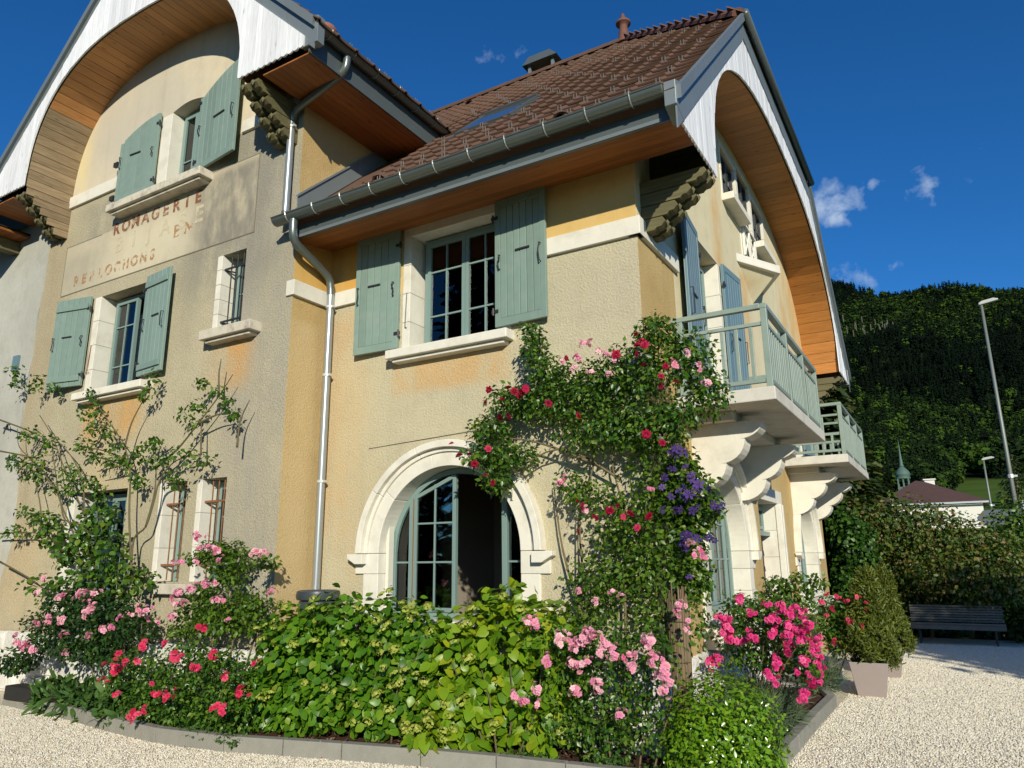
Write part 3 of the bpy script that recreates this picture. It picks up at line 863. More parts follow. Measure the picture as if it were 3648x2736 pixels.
def arch_window(T, cx, zb, zs=1.71, y=.21, openleaf=False, curtain=False):
    f = MB(T)
    R1, R0 = .995, .93
    sector(f, cx, zs, R0, R1, 0, PI, y, y+.07, 28)
    f.box(cx-R1, cx-R0, y, y+.07, zb, zs); f.box(cx+R0, cx+R1, y, y+.07, zb, zs); f.box(cx-R0, cx+R0, y, y+.07, zb, zb+.07)
    def az(x): return zs+math.sqrt(max(0, R0**2-(x-cx)**2))
    posts = [-.68, .0, .66]
    for q in (-.68, .66):
        f.prism([(cx+q-.035, zb+.07), (cx+q+.035, zb+.07), (cx+q+.035, az(cx+q+.035)), (cx+q-.035, az(cx+q-.035))], 'y', y-.015, y+.06)
    bays = [(-R0, -.715), (-.645, -.012 if openleaf else -.0), (.0, .625), (.695, R0)]
    cells = []
    for bi, (a, b) in enumerate(bays):
        if bi == 2 and openleaf: continue
        a += cx; b += cx
        leaf = bi in (1, 2)
        st = .05 if leaf else .0
        yb = y-.02 if leaf else y+.01
        if leaf:
            for (c0, c1) in ((a+.002, a+st), (b-st, b-.002)):
                f.prism([(c0, zb+.075), (c1, zb+.075), (c1, az(c1)-.01), (c0, az(c0)-.01)], 'y', yb, yb+.055)
            f.box(a+st, b-st, yb, yb+.055, zb+.075, zb+.125)
            f.prism([(a+st, az(a+st)-.06), (b-st, az(b-st)-.06), (b-st, az(b-st)-.01), (a+st, az(a+st)-.01)], 'y', yb, yb+.055)
            a += st; b -= st
        z0 = zb+(.125 if leaf else .07)
        hz = [1.60, 2.06] if leaf else [1.60]
        hz = [h for h in hz]
        cols = [a, (a+b)/2, b] if leaf else [a, b]
        bw = .011
        if leaf: f.prism(rect((a+b)/2-bw, (a+b)/2+bw, z0, az((a+b)/2)-.05), 'y', yb+.008, yb+.045)
        zs_ = [z0]+hz
        for h in hz: f.box(a, b, yb+.006, yb+.043, h-bw, h+bw)
        for k in range(len(cols)-1):
            for j in range(len(zs_)):
                c0, c1 = cols[k], cols[k+1]
                if j < len(zs_)-1: poly = rect(c0, c1, zs_[j], zs_[j+1])
                else:
                    n = 8
                    poly = [(c0, zs_[j]), (c1, zs_[j])]+[(c1+(c0-c1)*i/n, max(zs_[j]+.002, az(c1+(c0-c1)*i/n)-.005)) for i in range(n+1)]
                cells.append((poly, yb+.024))
    o = f.build('arched_window', M_FRAME, H, bevel=.003)
    for poly, yy in cells:
        p = MB(T); p.prism(poly, 'y', yy, yy+.004); p.build('pane', GL, o)
    e = MB(T); e.box(cx-.645, cx-.637, y-.03, y+.0, zb+.08, az(cx-.64)-.02); e.build('open_joint', M_BROWNW, o)
    if openleaf:
        # right leaf swung into the room
        X = Matrix.Translation((cx+.62, y+.06, 0)) @ Matrix.Rotation(math.radians(-82), 4, 'Z')
        l = MB(T)
        l.box(-.60, -.55, 0, .05, zb+.08, 2.35, 0, X); l.box(-.05, 0, 0, .05, zb+.08, 2.35, 0, X)
        for h in (zb+.10, 1.60, 2.06, 2.33): l.box(-.55, -.05, .005, .045, h-.02, h+.02, 0, X)
        l.build('open_casement', M_FRAME, o)
        p = MB(T); p.box(-.55, -.05, .02, .024, zb+.1, 2.32, 0, X); p.build('pane', GL, o)
    if curtain:
        c = MB(T); N = 60
        for i in range(N):
            xa = cx-.93+1.86*i/N; xb = cx-.93+1.86*(i+1)/N
            c.add([(xa, y+.16+.02*math.sin(i*1.9), zb), (xb, y+.16+.02*math.sin(i*1.9+1.9), zb), (xb, y+.16+.02*math.sin(i*1.9+1.9), 2.45), (xa, y+.16+.02*math.sin(i*1.9), 2.45)], [(0, 1, 2, 3)])
        c.build('curtain', M_CURT, H)
    return o
for (T, cx, op) in ((TA, -2.51, True), (TS, AC1, False), (TS, AC2, False)):
    arch_casing(T, cx, .86)
    arch_window(T, cx, .955, openleaf=op, curtain=not op)
    sill(T, cx-1.05, cx+1.05, .86, .955, .06, lip=False)
room(TA, -3.5, -1.52, .9, 2.8, 3.0)
room(TS, AC1-1, AC1+1, .9, 2.8, 1.6)
room(TS, AC2-1, AC2+1, .9, 2.8, 1.6)
for cx in (AC1, AC2):                                   # thick projecting sills of the side arches
    s = MB(TS); s.box(cx-1.30, cx+1.30, -.24, 0.02, .62, .84); s.build('window_sill', M_STONE, H, bevel=.02)
# inside the open window: a lit patch of room shows a door and the plaster
d = MB(TA); d.box(-2.05, -1.25, 2.7, 2.76, .2, 2.35); d.build('inner_door', M_DOOR, H)
# pale drape edge at the left reveal
d = MB(TA); d.box(-3.50, -3.455, .10, .19, .96, 2.1); d.build('reveal_board', M_CURT, H)

# ------------------------------------------------------------------ openings of the wing
jambs(TB, *OPB['win'][:2], 4.27, 5.93, .15, .02, .010, 4, right=False, top=False)
sill(TB, -9.23, -7.42, 4.15, 4.265, .20)
window(TB, -9.00, -7.76, 4.28, 5.90, .22, 2, 2, 3, [.24, .48, .28], leaf_x=[-8.945, -8.36], mat=M_FRAME)
room(TB, *OPB['win'], 2.4)
c = MB(TB)
for i in range(20):
    xa = -8.80+.34*i/20; xb = -8.80+.34*(i+1)/20
    c.add([(xa, .34+.03*math.sin(i*1.3), 4.3), (xb, .34+.03*math.sin(i*1.3+1.3), 4.3), (xb, .34+.03*math.sin(i*1.3+1.3), 5.6), (xa, .34+.03*math.sin(i*1.3), 5.6)], [(0, 1, 2, 3)])
c.build('curtain', M_CURT, H)
shutter(TB, -9.27, 4.43, .76, 1.53, 11, -1, 'batten', nplank=6)
shutter(TB, -7.75, 4.36, .70, 1.62, 6, 1, 'batten', nplank=6)
s = MB(TB); s.tube([(-9.17, -.02, 5.1), (-9.18, -.03, 4.75), (-9.2, -.03, 4.62), (-9.12, -.03, 4.64)], .006, 5); s.build('stay_rod', M_RUST, H)
jambs(TB, *OPB['slit'], .09, .02, .010, 5, right=False, top=False)
sill(TB, -6.17, -5.12, 4.64, 4.775, .20, M_STONED)
window(TB, -6.0, -5.6, 4.84, 5.94, .22, 1, 1, 2)
room(TB, *OPB['slit'], 1.2)
bars(TB, -5.98, -5.60, 4.80, 5.94, .06, 3, (4.95, 5.75), M_IRON)
for k, nm in (('lo1', 0), ('lo2', 1)):
    jambs(TB, *OPB[k], .09, .02, .010, 3, right=False, top=False)
    x0, x1, z0, z1 = OPB[k]
    window(TB, x0+.04, x1-.04, z0, z1-.02, .24, 1, 1, 3)
    room(TB, *OPB[k], 1.2)
    bars(TB, x0+.08, x1-.06, z0+.02, z1-.03, .07, 3, (z0+.22, z1-.30), M_RUST)
sill(TB, -6.80, -5.42, 1.225, 1.36, .12, M_STONED, lip=False)
jambs(TB, *OPB['low'], .18, .02, .010, 4, right=False, top=False)
window(TB, -9.0, -7.78, .92, 2.66, .24, 2, 2, 3)
room(TB, *OPB['low'], 2.0)
sill(TB, -9.2, -7.62, .80, .915, .16, M_STONED)
# attic window
a = MB(TB); a.prism(rect(-7.90, -7.65, 7.56, 8.86), 'y', -.012, .3); root = a.build('window_surround', M_STONE, H, bevel=.006)
a = MB(TB); a.prism(rect(-6.87, -6.70, 7.56, 8.80), 'y', -.012, .3); a.build('stone', M_STONE, root)
window(TB, -7.64, -6.88, 7.58, 8.90, .20, 2, 1, 2, [.28, .72])
room(TB, -7.66, -6.86, 7.56, 8.97, 1.6)
sill(TB, -8.86, -6.45, 7.29, 7.42, .25, M_STONED)
shutter(TB, -7.91, 7.53, .93, 1.4, 4, -1, nplank=6, archtop=lambda x: 1.40-.33*(x/.93)**1.8)
shutter(TB, -6.84, 7.50, 1.06, 1.4, 7, 1, nplank=7, archtop=lambda x: 1.26+.30*(1-(1-x/1.06)**1.8))
for z in (7.62, 8.25):
    k = MB(TB); k.tube([(-8.98, .0, z), (-8.98, -.10, z)], .016, 6); k.box(-9.01, -8.90, -.13, -.08, z-.03, z+.05); k.build('shutter_stop', M_IRON, H)
# faded shop lettering painted on the panel
def fademat(name, col, lo, hi):
    m = NT(name)
    m.set('Base Color', col); m.set('Roughness', .95); m.set('Specular IOR Level', .1)
    tp = m.n.new('ShaderNodeBsdfTransparent'); ms = m.n.new('ShaderNodeMixShader')
    k = m.math('MULTIPLY', m.range(m.noise(9, 7, .75), lo, hi), .55)
    m.l.new(k, ms.inputs[0]); m.l.new(tp.outputs[0], ms.inputs[1]); m.l.new(m.bsdf.outputs[0], ms.inputs[2])
    m.l.new(ms.outputs[0], m.out.inputs[0])
    return m.mat
def lettering(txt, xa, xb, zb, hgt, mat, spread=True):
    n = len(txt); root = None
    for i, ch in enumerate(txt):
        if ch == ' ': continue
        cu = bpy.data.curves.new('letter', 'FONT'); cu.body = ch; cu.size = hgt/.70; cu.extrude = .0015; cu.offset = .011
        cu.align_x = 'CENTER'
        tmp = bpy.data.objects.new('letter', cu); COL.objects.link(tmp)
        dg = bpy.context.evaluated_depsgraph_get()
        me = bpy.data.meshes.new_from_object(tmp.evaluated_get(dg))
        bpy.data.objects.remove(tmp)
        x = xa+(xb-xa)*(i/(n-1) if n > 1 else 0)
        me.transform(Matrix.Translation((x, WB-.0095, zb)) @ Matrix.Rotation(PI/2, 4, 'X'))
        me.transform(Matrix.Translation((0, 0, -GZ)))
        me.materials.clear(); me.materials.append(mat)
        if root is None: root = link('lettering', me, H)
        else: link('letter', me, root)
M_LRED = fademat('faded_red_letter', (.30, .115, .065), .36, .58)
M_LCRM = fademat('faded_cream_letter', (.74, .66, .48), .36, .55)
M_LOR = fademat('faded_ochre_letter', (.52, .29, .14), .44, .58)
lettering('ROMAGERIE', -8.88, -6.76, 7.0, .20, M_LRED)
lettering('BIJASE', -8.75, -6.7, 6.66, .27, M_LCRM)
lettering('REBLOCHONS', -9.92, -7.78, 6.30, .17, M_LOR)
lettering('EN', -7.22, -6.93, 6.55, .19, M_LOR)

# ------------------------------------------------------------------ openings of the side wall
for y0 in (2.20, 8.14):
    jambs(TS, y0, y0+1.16, 3.44, 5.92, .20, .02, .012, 5)
    window(TS, y0+.03, y0+1.13, 3.44, 5.88, .20, 2, 1, 4)
    room(TS, y0, y0+1.16, 3.44, 5.92, 1.5)
    shutter(TS, y0-.04, 3.50, .86, 2.44, 5, -1, mat=M_BLUESH, nplank=6)
    shutter(TS, y0+1.24, 3.50, .80, 2.44, 5, 1, mat=M_BLUESH, nplank=6)
for i, (x0, x1, z0, z1) in enumerate([(4.15, 5.15, 7.42, 8.35), (5.28, 6.22, 6.72, 8.5), (6.35, 7.35, 7.42, 8.35)]):
    window(TS, x0+.01, x1-.01, z0, z1, .05, 2, 1, 2 if i != 1 else 3, mat=M_DARKF)
    jambs(TS, x0, x1, z0, z1, .065, .10, .014, 2)
    if i != 1: sill(TS, x0-.08, x1+.08, z0-.13, z0-.002, .20, lip=False)
room(TS, 4.15, 7.35, 6.72, 8.5, 1.4)
t = MB(TS)                                              # small prow-shaped ledge with its tapering bracket
t.prism([(4.75, .0), (6.75, .0), (5.75, -.52)], 'z', 6.48, 6.63); t.build('prow_ledge', M_STONE, H, bevel=.012)
t = MB(TS); t.add([(4.9, 0, 6.48), (6.6, 0, 6.48), (5.75, -.42, 6.48), (5.75, .02, 6.0)], [(0, 2, 1), (0, 1, 3), (0, 3, 2), (1, 2, 3)]); t.build('ledge_bracket', M_SU, H)
t = MB(TS)                                              # lattice guard of the middle window
for x in (5.30, 5.75, 6.20): t.box(x-.02, x+.02, -.06, -.02, 6.70, 7.40)
t.box(5.28, 6.22, -.065, -.015, 7.38, 7.42); t.box(5.28, 6.22, -.06, -.02, 6.74, 6.78)
for a in (5.30, 5.75):
    t.tube([(a, -.04, 6.78), (a+.45, -.04, 7.38)], .016, 4); t.tube([(a+.45, -.04, 6.78), (a, -.04, 7.38)], .016, 4)
t.build('lattice_guard', M_WHITEP, H)
# door with stone frame, iron grille and a light above
jambs(TS, 4.72, 6.02, -.12, 2.50, .34, .22, .05, 6, left=False)
jm = MB(TS); jm.box(5.99, 6.10, -.10, .0, -.1, 2.5); jm.box(6.22, 6.30, -.085, .0, -.1, 2.5); jm.build('door_moulding', M_STONE, H, bevel=.01)
dd = MB(TS); dd.box(4.72, 6.02, .26, .33, -.12, 2.0); dr = dd.build('front_door', M_DOOR, H)
dp = MB(TS); dp.box(4.85, 5.28, .235, .26, .95, 1.9); dp.box(5.42, 5.88, .235, .26, .95, 1.9); dp.box(4.85, 5.28, .235, .26, 0, .8); dp.box(5.42, 5.88, .235, .26, 0, .8); dp.build('door_panel', M_DOOR, dr, bevel=.01)
dg_ = MB(TS)
for x in (4.92, 5.06, 5.2, 5.5, 5.65, 5.8):
    dg_.tube([(x, .22, .97), (x, .22, 1.88)], .009, 5)
    for z in (1.15, 1.4, 1.65): dg_.tube([(x-.06, .22, z), (x, .215, z+.08), (x+.06, .22, z)], .008, 5)
dg_.build('door_grille', M_IRON, dr)
window(TS, 4.72, 6.02, 2.02, 2.50, .22, 2, 1, 1)
dl = MB(TS); dl.box(4.72, 6.02, .12, .30, 1.97, 2.04); dl.build('transom', M_FRAME, H)
room(TS, 4.72, 6.02, -.12, 2.52, 1.6)
st = MB(TS); st.box(4.4, 6.4, -.75, .0, GZ, -.12); st.build('door_step', M_SLAB, H, bevel=.01)
lamp = MB(TS); lamp.tube([(4.62, -.02, 2.92), (4.62, -.12, 2.94)], .02, 6); lamp.lathe([(.0, .0), (.045, .0), (.05, .10), (.03, .14), (0, .14)], 10, (4.62, -.16, 2.84)); lamp.build('wall_spotlight', M_CLIP, H)

# balconies
def balcony(y0, y1, lattice):
    s = MB(); s.box(-.05, 1.11, y0-.02, y1+.02, 3.255, 3.405)
    root = s.build('balcony', M_SLAB, H, bevel=.012)
    s = MB(); s.box(-.02, .55, y0+.35, y1-.35, 3.15, 3.252); s.build('corbel_beam', M_SLAB, root)
    def lobe(xo, xi, zt, zb_, n=7): return [(xi+(xo-xi)*math.cos(PI/2*i/n), zt-(zt-zb_)*math.sin(PI/2*i/n)) for i in range(n+1)]
    prof = [(-.02, 3.15)]+[(.72, 3.15)]+lobe(.82, .56, 3.12, 2.95)+lobe(.62, .33, 2.95, 2.68)+lobe(.39, .05, 2.68, 2.40)+[(-.02, 2.40)]
    for yb in (y0+.52, y1-.82):
        b = MB(); b.prism(prof, 'y', yb, yb+.30); b.build('bracket', M_SU if False else M_STONE, root, bevel=.015)
    X = 1.055; T0, T1, T2 = 4.355, 4.15, 3.505
    pr = lambda mb, nm: mb.build(nm, M_RAIL, root, bevel=.004)
    t = MB(); t.box(X-.035, X+.035, y0, y1, T0-.055, T0); t.box(.0, X-.035, y0, y0+.07, T0-.055, T0); t.box(.0, X-.035, y1-.07, y1, T0-.055, T0); pr(t, 'hand_rail')
    t = MB(); t.box(X-.022, X+.022, y0+.06, y1-.06, T1-.04, T1); t.box(.0, X-.03, y0+.012, y0+.056, T1-.04, T1); t.box(.0, X-.03, y1-.056, y1-.012, T1-.04, T1); pr(t, 'middle_rail')
    t = MB(); t.box(X-.022, X+.022, y0+.06, y1-.06, T2-.045, T2); t.box(.0, X-.03, y0+.012, y0+.056, T2-.045, T2); t.box(.0, X-.03, y1-.056, y1-.012, T2-.045, T2); pr(t, 'bottom_rail')
    L = y1-y0
    for (px_, py_) in [(X, y0+.035), (X, y1-.035), (.10, y0+.035), (.10, y1-.035)]+[(X, y0+L*k/3) for k in (1, 2)]:
        t = MB(); t.box(px_-.034, px_+.034, py_-.034, py_+.034, 3.405, T0-.056); pr(t, 'post')
    N = int(L/.118)
    for i in range(1, N):
        yy = y0+L*i/N
        if min(abs(yy-(y0+L*k/3)) for k in (0, 1, 2, 3)) < .05: continue
        t = MB(); t.box(X-.011, X+.011, yy-.02, yy+.02, T2+.001, T1-.041); pr(t, 'baluster')
    for yy, sg in ((y0+.034, 1), (y1-.034, -1)):
        if lattice and sg > 0:
            for xx in (.30, .52, .62, .74, .88):
                t = MB(); t.box(xx-.02, xx+.02, yy-.011, yy+.011, T2+.001, T1-.041 if xx in (.52, .74) else 3.78); pr(t, 'baluster')
            for zz in (3.64, 3.78, 3.98):
                t = MB(); t.box(.13, X-.035, yy-.013, yy+.013, zz-.02, zz+.02); pr(t, 'lattice_bar')
        else:
            for k in range(1, 6):
                xx = .10+.955*k/6
                t = MB(); t.box(xx-.02, xx+.02, yy-.011, yy+.011, T2+.001, T1-.041); pr(t, 'baluster')
balcony(.95, 4.39, False)
balcony(7.12, 10.7, True)

# carved corbels under the feet of the gable arches
def corbel(T, xc, zt, lens=(.76, .58, .42, .27), hh=.155):
    root = None
    for i, L in enumerate(lens):
        z1 = zt-hh*i-.004; z0 = z1-hh+.008
        for sx in (-1, 1):
            x0, x1 = (xc-.17, xc-.03) if sx < 0 else (xc+.03, xc+.17)
            m = MB(T)
            m.prism([(.05, z0), (-L+.13, z0), (-L+.10, z0+.03), (-L+.05, z0+.035), (-L, z0+.085), (-L, z1-.05), (-L+.03, z1), (.05, z1)], 'x', x0, x1)
            cx = (x0+x1)/2; c = Vector((cx, -L-.005, (z0+z1)/2+.01))
            m.add([c+Vector(q) for q in ((-.04, 0, 0), (0, 0, .05), (.04, 0, 0), (0, 0, -.05), (0, -.028, 0))], [(0, 4, 1), (1, 4, 2), (2, 4, 3), (3, 4, 0)])
            if root is None:
                m.box(xc-.20, xc+.20, -.22, .05, zt-hh*len(lens)-.02, zt-.01) if False else None
                root = m.build('corbel', M_BRACK, H, bevel=.006)
            else: m.build('corbel_beam', M_BRACK, root, bevel=.006)
    m = MB(T); m.box(xc-.15, xc+.15, -.22, .05, zt-hh*3.4, zt-.02); m.build('corbel_core', M_BRACK, root)
    return root
corbel(TS, .32, 5.75); corbel(TS, 11.24, 5.73)
corbel(TB, -4.83, 7.93); corbel(TB, -10.62, 7.93)

# ------------------------------------------------------------------ roof
RS = .95
def rz(y): return 6.0+RS*(y+.9)
RY, RZ = 5.75, rz(5.75)
XV = .80                                                  # verge
AY, AZ = 2.80, rz(2.80)                                   # foot of the half hip
BYF = 2*RY
BX, BEZ, BS = -3.60, 8.30, .97
def bz(x): return BEZ+BS*(BX-x)
BRX = -7.72
def slab(mb, pts, th):
    n = len(pts)
    P = [Vector(p) for p in pts]
    nn = (P[1]-P[0]).cross(P[2]-P[0]).normalized()
    if nn.z < 0: nn = -nn
    mb.add([p[:] for p in P]+[(p-nn*th)[:] for p in P], [tuple(range(n)), tuple(range(2*n-1, n-1, -1))]+[(i, (i+1) % n, n+(i+1) % n, n+i) for i in range(n)])
hipx = -2.12
r = MB()
slab(r, [(WX, -.86, rz(-.86)), (XV-.03, -.86, rz(-.86)), (XV-.03, AY, AZ), (hipx, RY, RZ), (-13, RY, RZ), (-13, 1.6, rz(1.6)), (WX, 1.6, rz(1.6))], .10)
slab(r, [(XV-.03, AY, AZ), (XV-.03, BYF-AY, AZ), (hipx, RY, RZ)], .10)
slab(r, [(XV-.03, BYF-AY, AZ), (XV-.03, BYF+.86, rz(-.86)), (-13, BYF+.86, rz(-.86)), (-13, RY, RZ), (hipx, RY, RZ)], .10)
vy = (bz(BX)-6.0)/RS-.9
ry_ = (bz(BRX)-6.0)/RS-.9
slab(r, [(BX, -1.47, bz(BX)), (BX, vy, bz(BX)), (BRX, ry_, bz(BRX)), (BRX, -1.47, bz(BRX))], .10)
slab(r, [(BRX, -1.47, bz(BRX)), (BRX, ry_, bz(BRX)), (-13, 6.5, bz(BRX)), (2*BRX-BX, 6.5, bz(BX)), (2*BRX-BX, -1.47, bz(BX))], .10)
slab(r, [(-17, -1.4, 7.95), (-11.9, -1.4, 7.95), (-11.9, 5.5, 12.5), (-17, 5.5, 12.5)], .1)
ROOF = r.build('roof', M_TILE, H)

TW, TP = .345, .262                                      # tile width, exposed length along the slope
prof = [(-.176, .012), (-.168, .034), (-.140, .036), (-.118, .012), (-.04, .006), (.07, .006), (.13, .010), (.170, .011)]
def tileverts():
    v = []
    for (yy, lift) in ((-.040, .040), (.285, .010)):
        for (x, z) in prof: v.append((x, yy, z+lift))
    for (x, z) in prof: v.append((x, -.040, z+.040-.02))
    return np.array(v)
TV = tileverts(); npf = len(prof)
TF = [(i, i+1, npf+i+1, npf+i) for i in range(npf-1)]+[(2*npf+i, 2*npf+i+1, i+1, i) for i in range(npf-1)]
TF = np.array(TF)
tile_me = meshdata('tile', TV.tolist(), TF.tolist(), M_TILE)
camp = Vector((2.552, -7.052, 1.6))
def tiles_on(origin, e1, e2, cells):
    """origin + e1*i*TW + e2*j*TP ; cells = (i,j) list -> world matrices"""
    e3 = e1.cross(e2).normalized()
    out = []
    for (i, j) in cells:
        p = origin+e1*(i*TW)+e2*(j*TP)
        out.append(Matrix(((e1.x, e2.x, e3.x, p.x), (e1.y, e2.y, e3.y, p.y), (e1.z, e2.z, e3.z, p.z), (0, 0, 0, 1))))
    return out
cs = 1/math.sqrt(1+RS*RS); sn = RS*cs
e1, e2 = Vector((1, 0, 0)), Vector((0, cs, sn))
o0 = Vector((XV-.17, -.90, rz(-.90)))
cells = []
nrow = int((RY+.9)/cs/TP)+1
for j in range(nrow):
    for i in range(0, -60, -1):
        x = o0.x+i*TW; y = -.90+j*TP*cs
        if y > RY-.05: continue
        if y > AY-.1 and x > XV-(y-AY)*(XV-hipx)/(RY-AY)-.10: continue
        if x < WX+.12 and y < vy: continue
        if x < BX and y < (bz(x)-6.0)/RS-.9+.12: continue
        if x < -10: continue
        # the skylight lies in here
        if -3.20 < x < -2.22 and 1.10 < y < 1.92: continue
        cells.append((i, j))
def shown(c):
    x = o0.x+c[0]*TW; y = -.9+c[1]*TP*cs; p = Vector((x, y, rz(y)))
    d = p-camp
    return abs(d.normalized().dot(Vector((0, -sn, cs))))/d.length_squared
mats_ = tiles_on(o0, e1, e2, cells)
order = sorted(range(len(cells)), key=lambda k: -shown(cells[k]))
near = set(order[:300])
rest = []
for k, mtx in enumerate(mats_):
    jm_ = Matrix.Rotation(random.uniform(-.006, .006), 4, 'Z') @ Matrix.Translation((random.uniform(-.004, .004), random.uniform(-.006, .006), random.uniform(0, .006)))
    mtx = mtx @ jm_
    if k in near:
        o = bpy.data.objects.new('tile', tile_me); COL.objects.link(o); o.parent = ROOF
        mm = mtx.copy(); mm.translation = mtx.translation-WLOC[ROOF]
        o.matrix_local = mm
    else: rest.append(mtx)
# other slopes: wing right slope and half hip
cb = 1/math.sqrt(1+BS*BS); sb = BS*cb
cells2 = [(i, j) for j in range(int((BX-BRX)/cb/TP)) for i in range(60) if -1.36+i*TW < (bz(BX-j*TP*cb)-6.0)/RS-.9-.1]
rest += tiles_on(Vector((BX+.06, -1.36, bz(BX+.06))), Vector((0, 1, 0)), Vector((-cb, 0, sb)), cells2)
hs_ = (RZ-AZ)/(XV-hipx); ch = 1/math.sqrt(1+hs_**2); sh = hs_*ch
cells3 = []
for j in range(20):
    d = j*TP*ch
    w0 = AY+.1+d*(RY-AY)/(XV-hipx)
    i = 0
    while w0+i*TW < BYF-w0: cells3.append((w0+i*TW, d)); i += 1
e1h, e2h = Vector((0, 1, 0)), Vector((-ch, 0, sh)); e3h = e1h.cross(e2h)
for (y, d) in cells3:
    p = Vector((XV-d, y, AZ+hs_*d))
    rest.append(Matrix(((e1h.x, e2h.x, e3h.x, p.x), (e1h.y, e2h.y, e3h.y, p.y), (e1h.z, e2h.z, e3h.z, p.z), (0, 0, 0, 1))))
A_ = np.array([np.array(m) for m in rest])
VV = np.einsum('nij,kj->nki', A_[:, :3, :3], TV)+A_[:, None, :3, 3]
VV = VV.reshape(-1, 3)-np.array(WLOC[ROOF])
FF = (TF[None]+(np.arange(len(rest))*len(TV))[:, None, None]).reshape(-1, 4)
def tile2():
    m = NT('brown_clay_tiles')
    k = m.attr('tint')
    c = m.mix(m.noise(9, 5), (.100, .056, .038), (.132, .075, .053))
    c = m.mix(m.math('MULTIPLY', m.range(m.noise(7, 6, .65), .5, .72), .65), c, (.098, .072, .042))
    g = m.n.new('ShaderNodeCombineXYZ')
    for i in range(3): m.l.new(m.math('ADD', m.math('MULTIPLY', k, .22), .89), g.inputs[i])
    m.set('Base Color', m.mix(1.0, c, g.outputs[0], 'MULTIPLY')); m.set('Roughness', .8); m.set('Specular IOR Level', .2)
    return m.mat
tl_ = link('tile_field', bigmesh('tile_field', VV, FF, tile2(), np.repeat(rng.uniform(0, 1, len(rest)), len(TV))), ROOF); tag(tl_, kind='stuff')

# snow hooks in staggered rows
hook = MB()
for sx in (-.020, .020):
    hook.tube([(sx, -.03, .03), (sx, -.03+.095*sn, .03+.095*cs)], .0068, 5)
hook.box(-.030, .030, -.05, .10, .030, .042)
hv = [(p[0], p[1], p[2]) for p in hook.v]
hook_me = meshdata('snow_hook', hv, hook.f, plain('hook_metal', (.17, .155, .135), .45, .1, 10, metal=.3))
e3 = e1.cross(e2)
def puthook(x, y):
    p = Vector((x, y, rz(y)))-WLOC[ROOF]
    o = bpy.data.objects.new('snow_hook', hook_me); COL.objects.link(o); o.parent = ROOF
    o.matrix_local = Matrix(((e1.x, e2.x, e3.x, p.x), (e1.y, e2.y, e3.y, p.y), (e1.z, e2.z, e3.z, p.z), (0, 0, 0, 1)))
for k in range(12):
    y = -.47+.465*k
    step = .345 if k < 2 else .69
    for j in range(24):
        x = .50-step*j-(.345 if (k >= 2 and k % 2) else 0)
        if y > AY-.2 and x > XV-(y-AY)*(XV-hipx)/(RY-AY)-.25: continue
        if x < WX+.2: continue
        if x < BX and y < (bz(x)-6.0)/RS-.9+.3: continue
        if -3.30 < x < -2.1 and 1.0 < y < 2.1: continue
        puthook(x, y)
for k in range(8):                                       # hooks on the wing's eave, seen over its gutter
    p = Vector((BX-.12, -1.1+.36*k, bz(BX-.12)))-WLOC[ROOF]
    o = bpy.data.objects.new('snow_hook', hook_me); COL.objects.link(o); o.parent = ROOF
    f1, f2 = Vector((0, 1, 0)), Vector((-cb, 0, sb)); f3 = f1.cross(f2)
    o.matrix_local = Matrix(((f1.x, f2.x, f3.x, p.x), (f1.y, f2.y, f3.y, p.y), (f1.z, f2.z, f3.z, p.z), (0, 0, 0, 1)))
# vent tiles
for (x, y) in ((-.62, -.42), (-3.35, -.33), (-5.6, 5.1), (-3.3, 5.3)):
    v = MB(Matrix.Translation((x, y, rz(y))) @ Matrix.Rotation(math.atan(RS), 4, 'X'))
    n = 8
    vs, fs = [], []
    for i in range(n+1):
        a = PI*i/n
        vs += [(.115*math.cos(a), -.13, .03+.085*math.sin(a)), (.09*math.cos(a), .16, .03+.02*math.sin(a)), (.09*math.cos(a), -.12, .03+.06*math.sin(a))]
    for i in range(n): fs += [(3*i, 3*i+3, 3*i+4, 3*i+1), (3*i, 3*i+2, 3*i+5, 3*i+3)]
    v.add(vs, fs); v.build('vent_tile', M_TILE, ROOF)
# ridge and hip tiles
def ridge_run(a, b, step=.36, r_=.115, n=7, m=None):
    a, b = Vector(a), Vector(b); d = (b-a).normalized(); L = (b-a).length
    s = d.cross(Vector((0, 0, 1))).normalized(); u = s.cross(d)
    N = int(L/step)
    for k in range(N):
        p0 = a+d*(k*step); p1 = p0+d*(step+.03)
        vs, fs = [], []
        for i in range(n+1):
            an = PI*1.15*i/n-.075*PI
            for (p, rr) in ((p0, r_+.007), (p1, r_)):
                vs.append((p+s*math.cos(an)*rr+u*(math.sin(an)*rr*.9-.01))[:])
        for i in range(n): fs.append((2*i, 2*i+2, 2*i+3, 2*i+1))
        t = MB(); t.add(vs, fs)
        t.add([vs[2*i] for i in range(n+1)], [tuple(range(n+1))])
        t.build('ridge_tile', m or M_RIDGE, ROOF)
ridge_run((XV-.02, AY, AZ+.06), (hipx, RY, RZ+.06))
ridge_run((hipx, RY, RZ+.03), (-7.6, RY, RZ+.03), m=M_TILE)
f = MB(); f.lathe([(.0, 0), (.15, 0), (.12, .14), (.085, .40), (.10, .44), (.16, .48), (.155, .53), (.075, .57), (.055, .64), (.03, .73), (0, .77)], 14, (hipx-.02, RY, RZ-.02))
f.build('roof_finial', M_RIDGE, H, smooth=True, auto=40)
f = MB(); f.lathe([(.0, 0), (.10, 0), (.10, .10), (.075, .14), (.06, .26), (.14, .30), (.16, .36), (.13, .42), (0, .46)], 14, (-3.92, -.98, 8.27))
f.build('roof_finial', M_TERRA, H, smooth=True, auto=40)
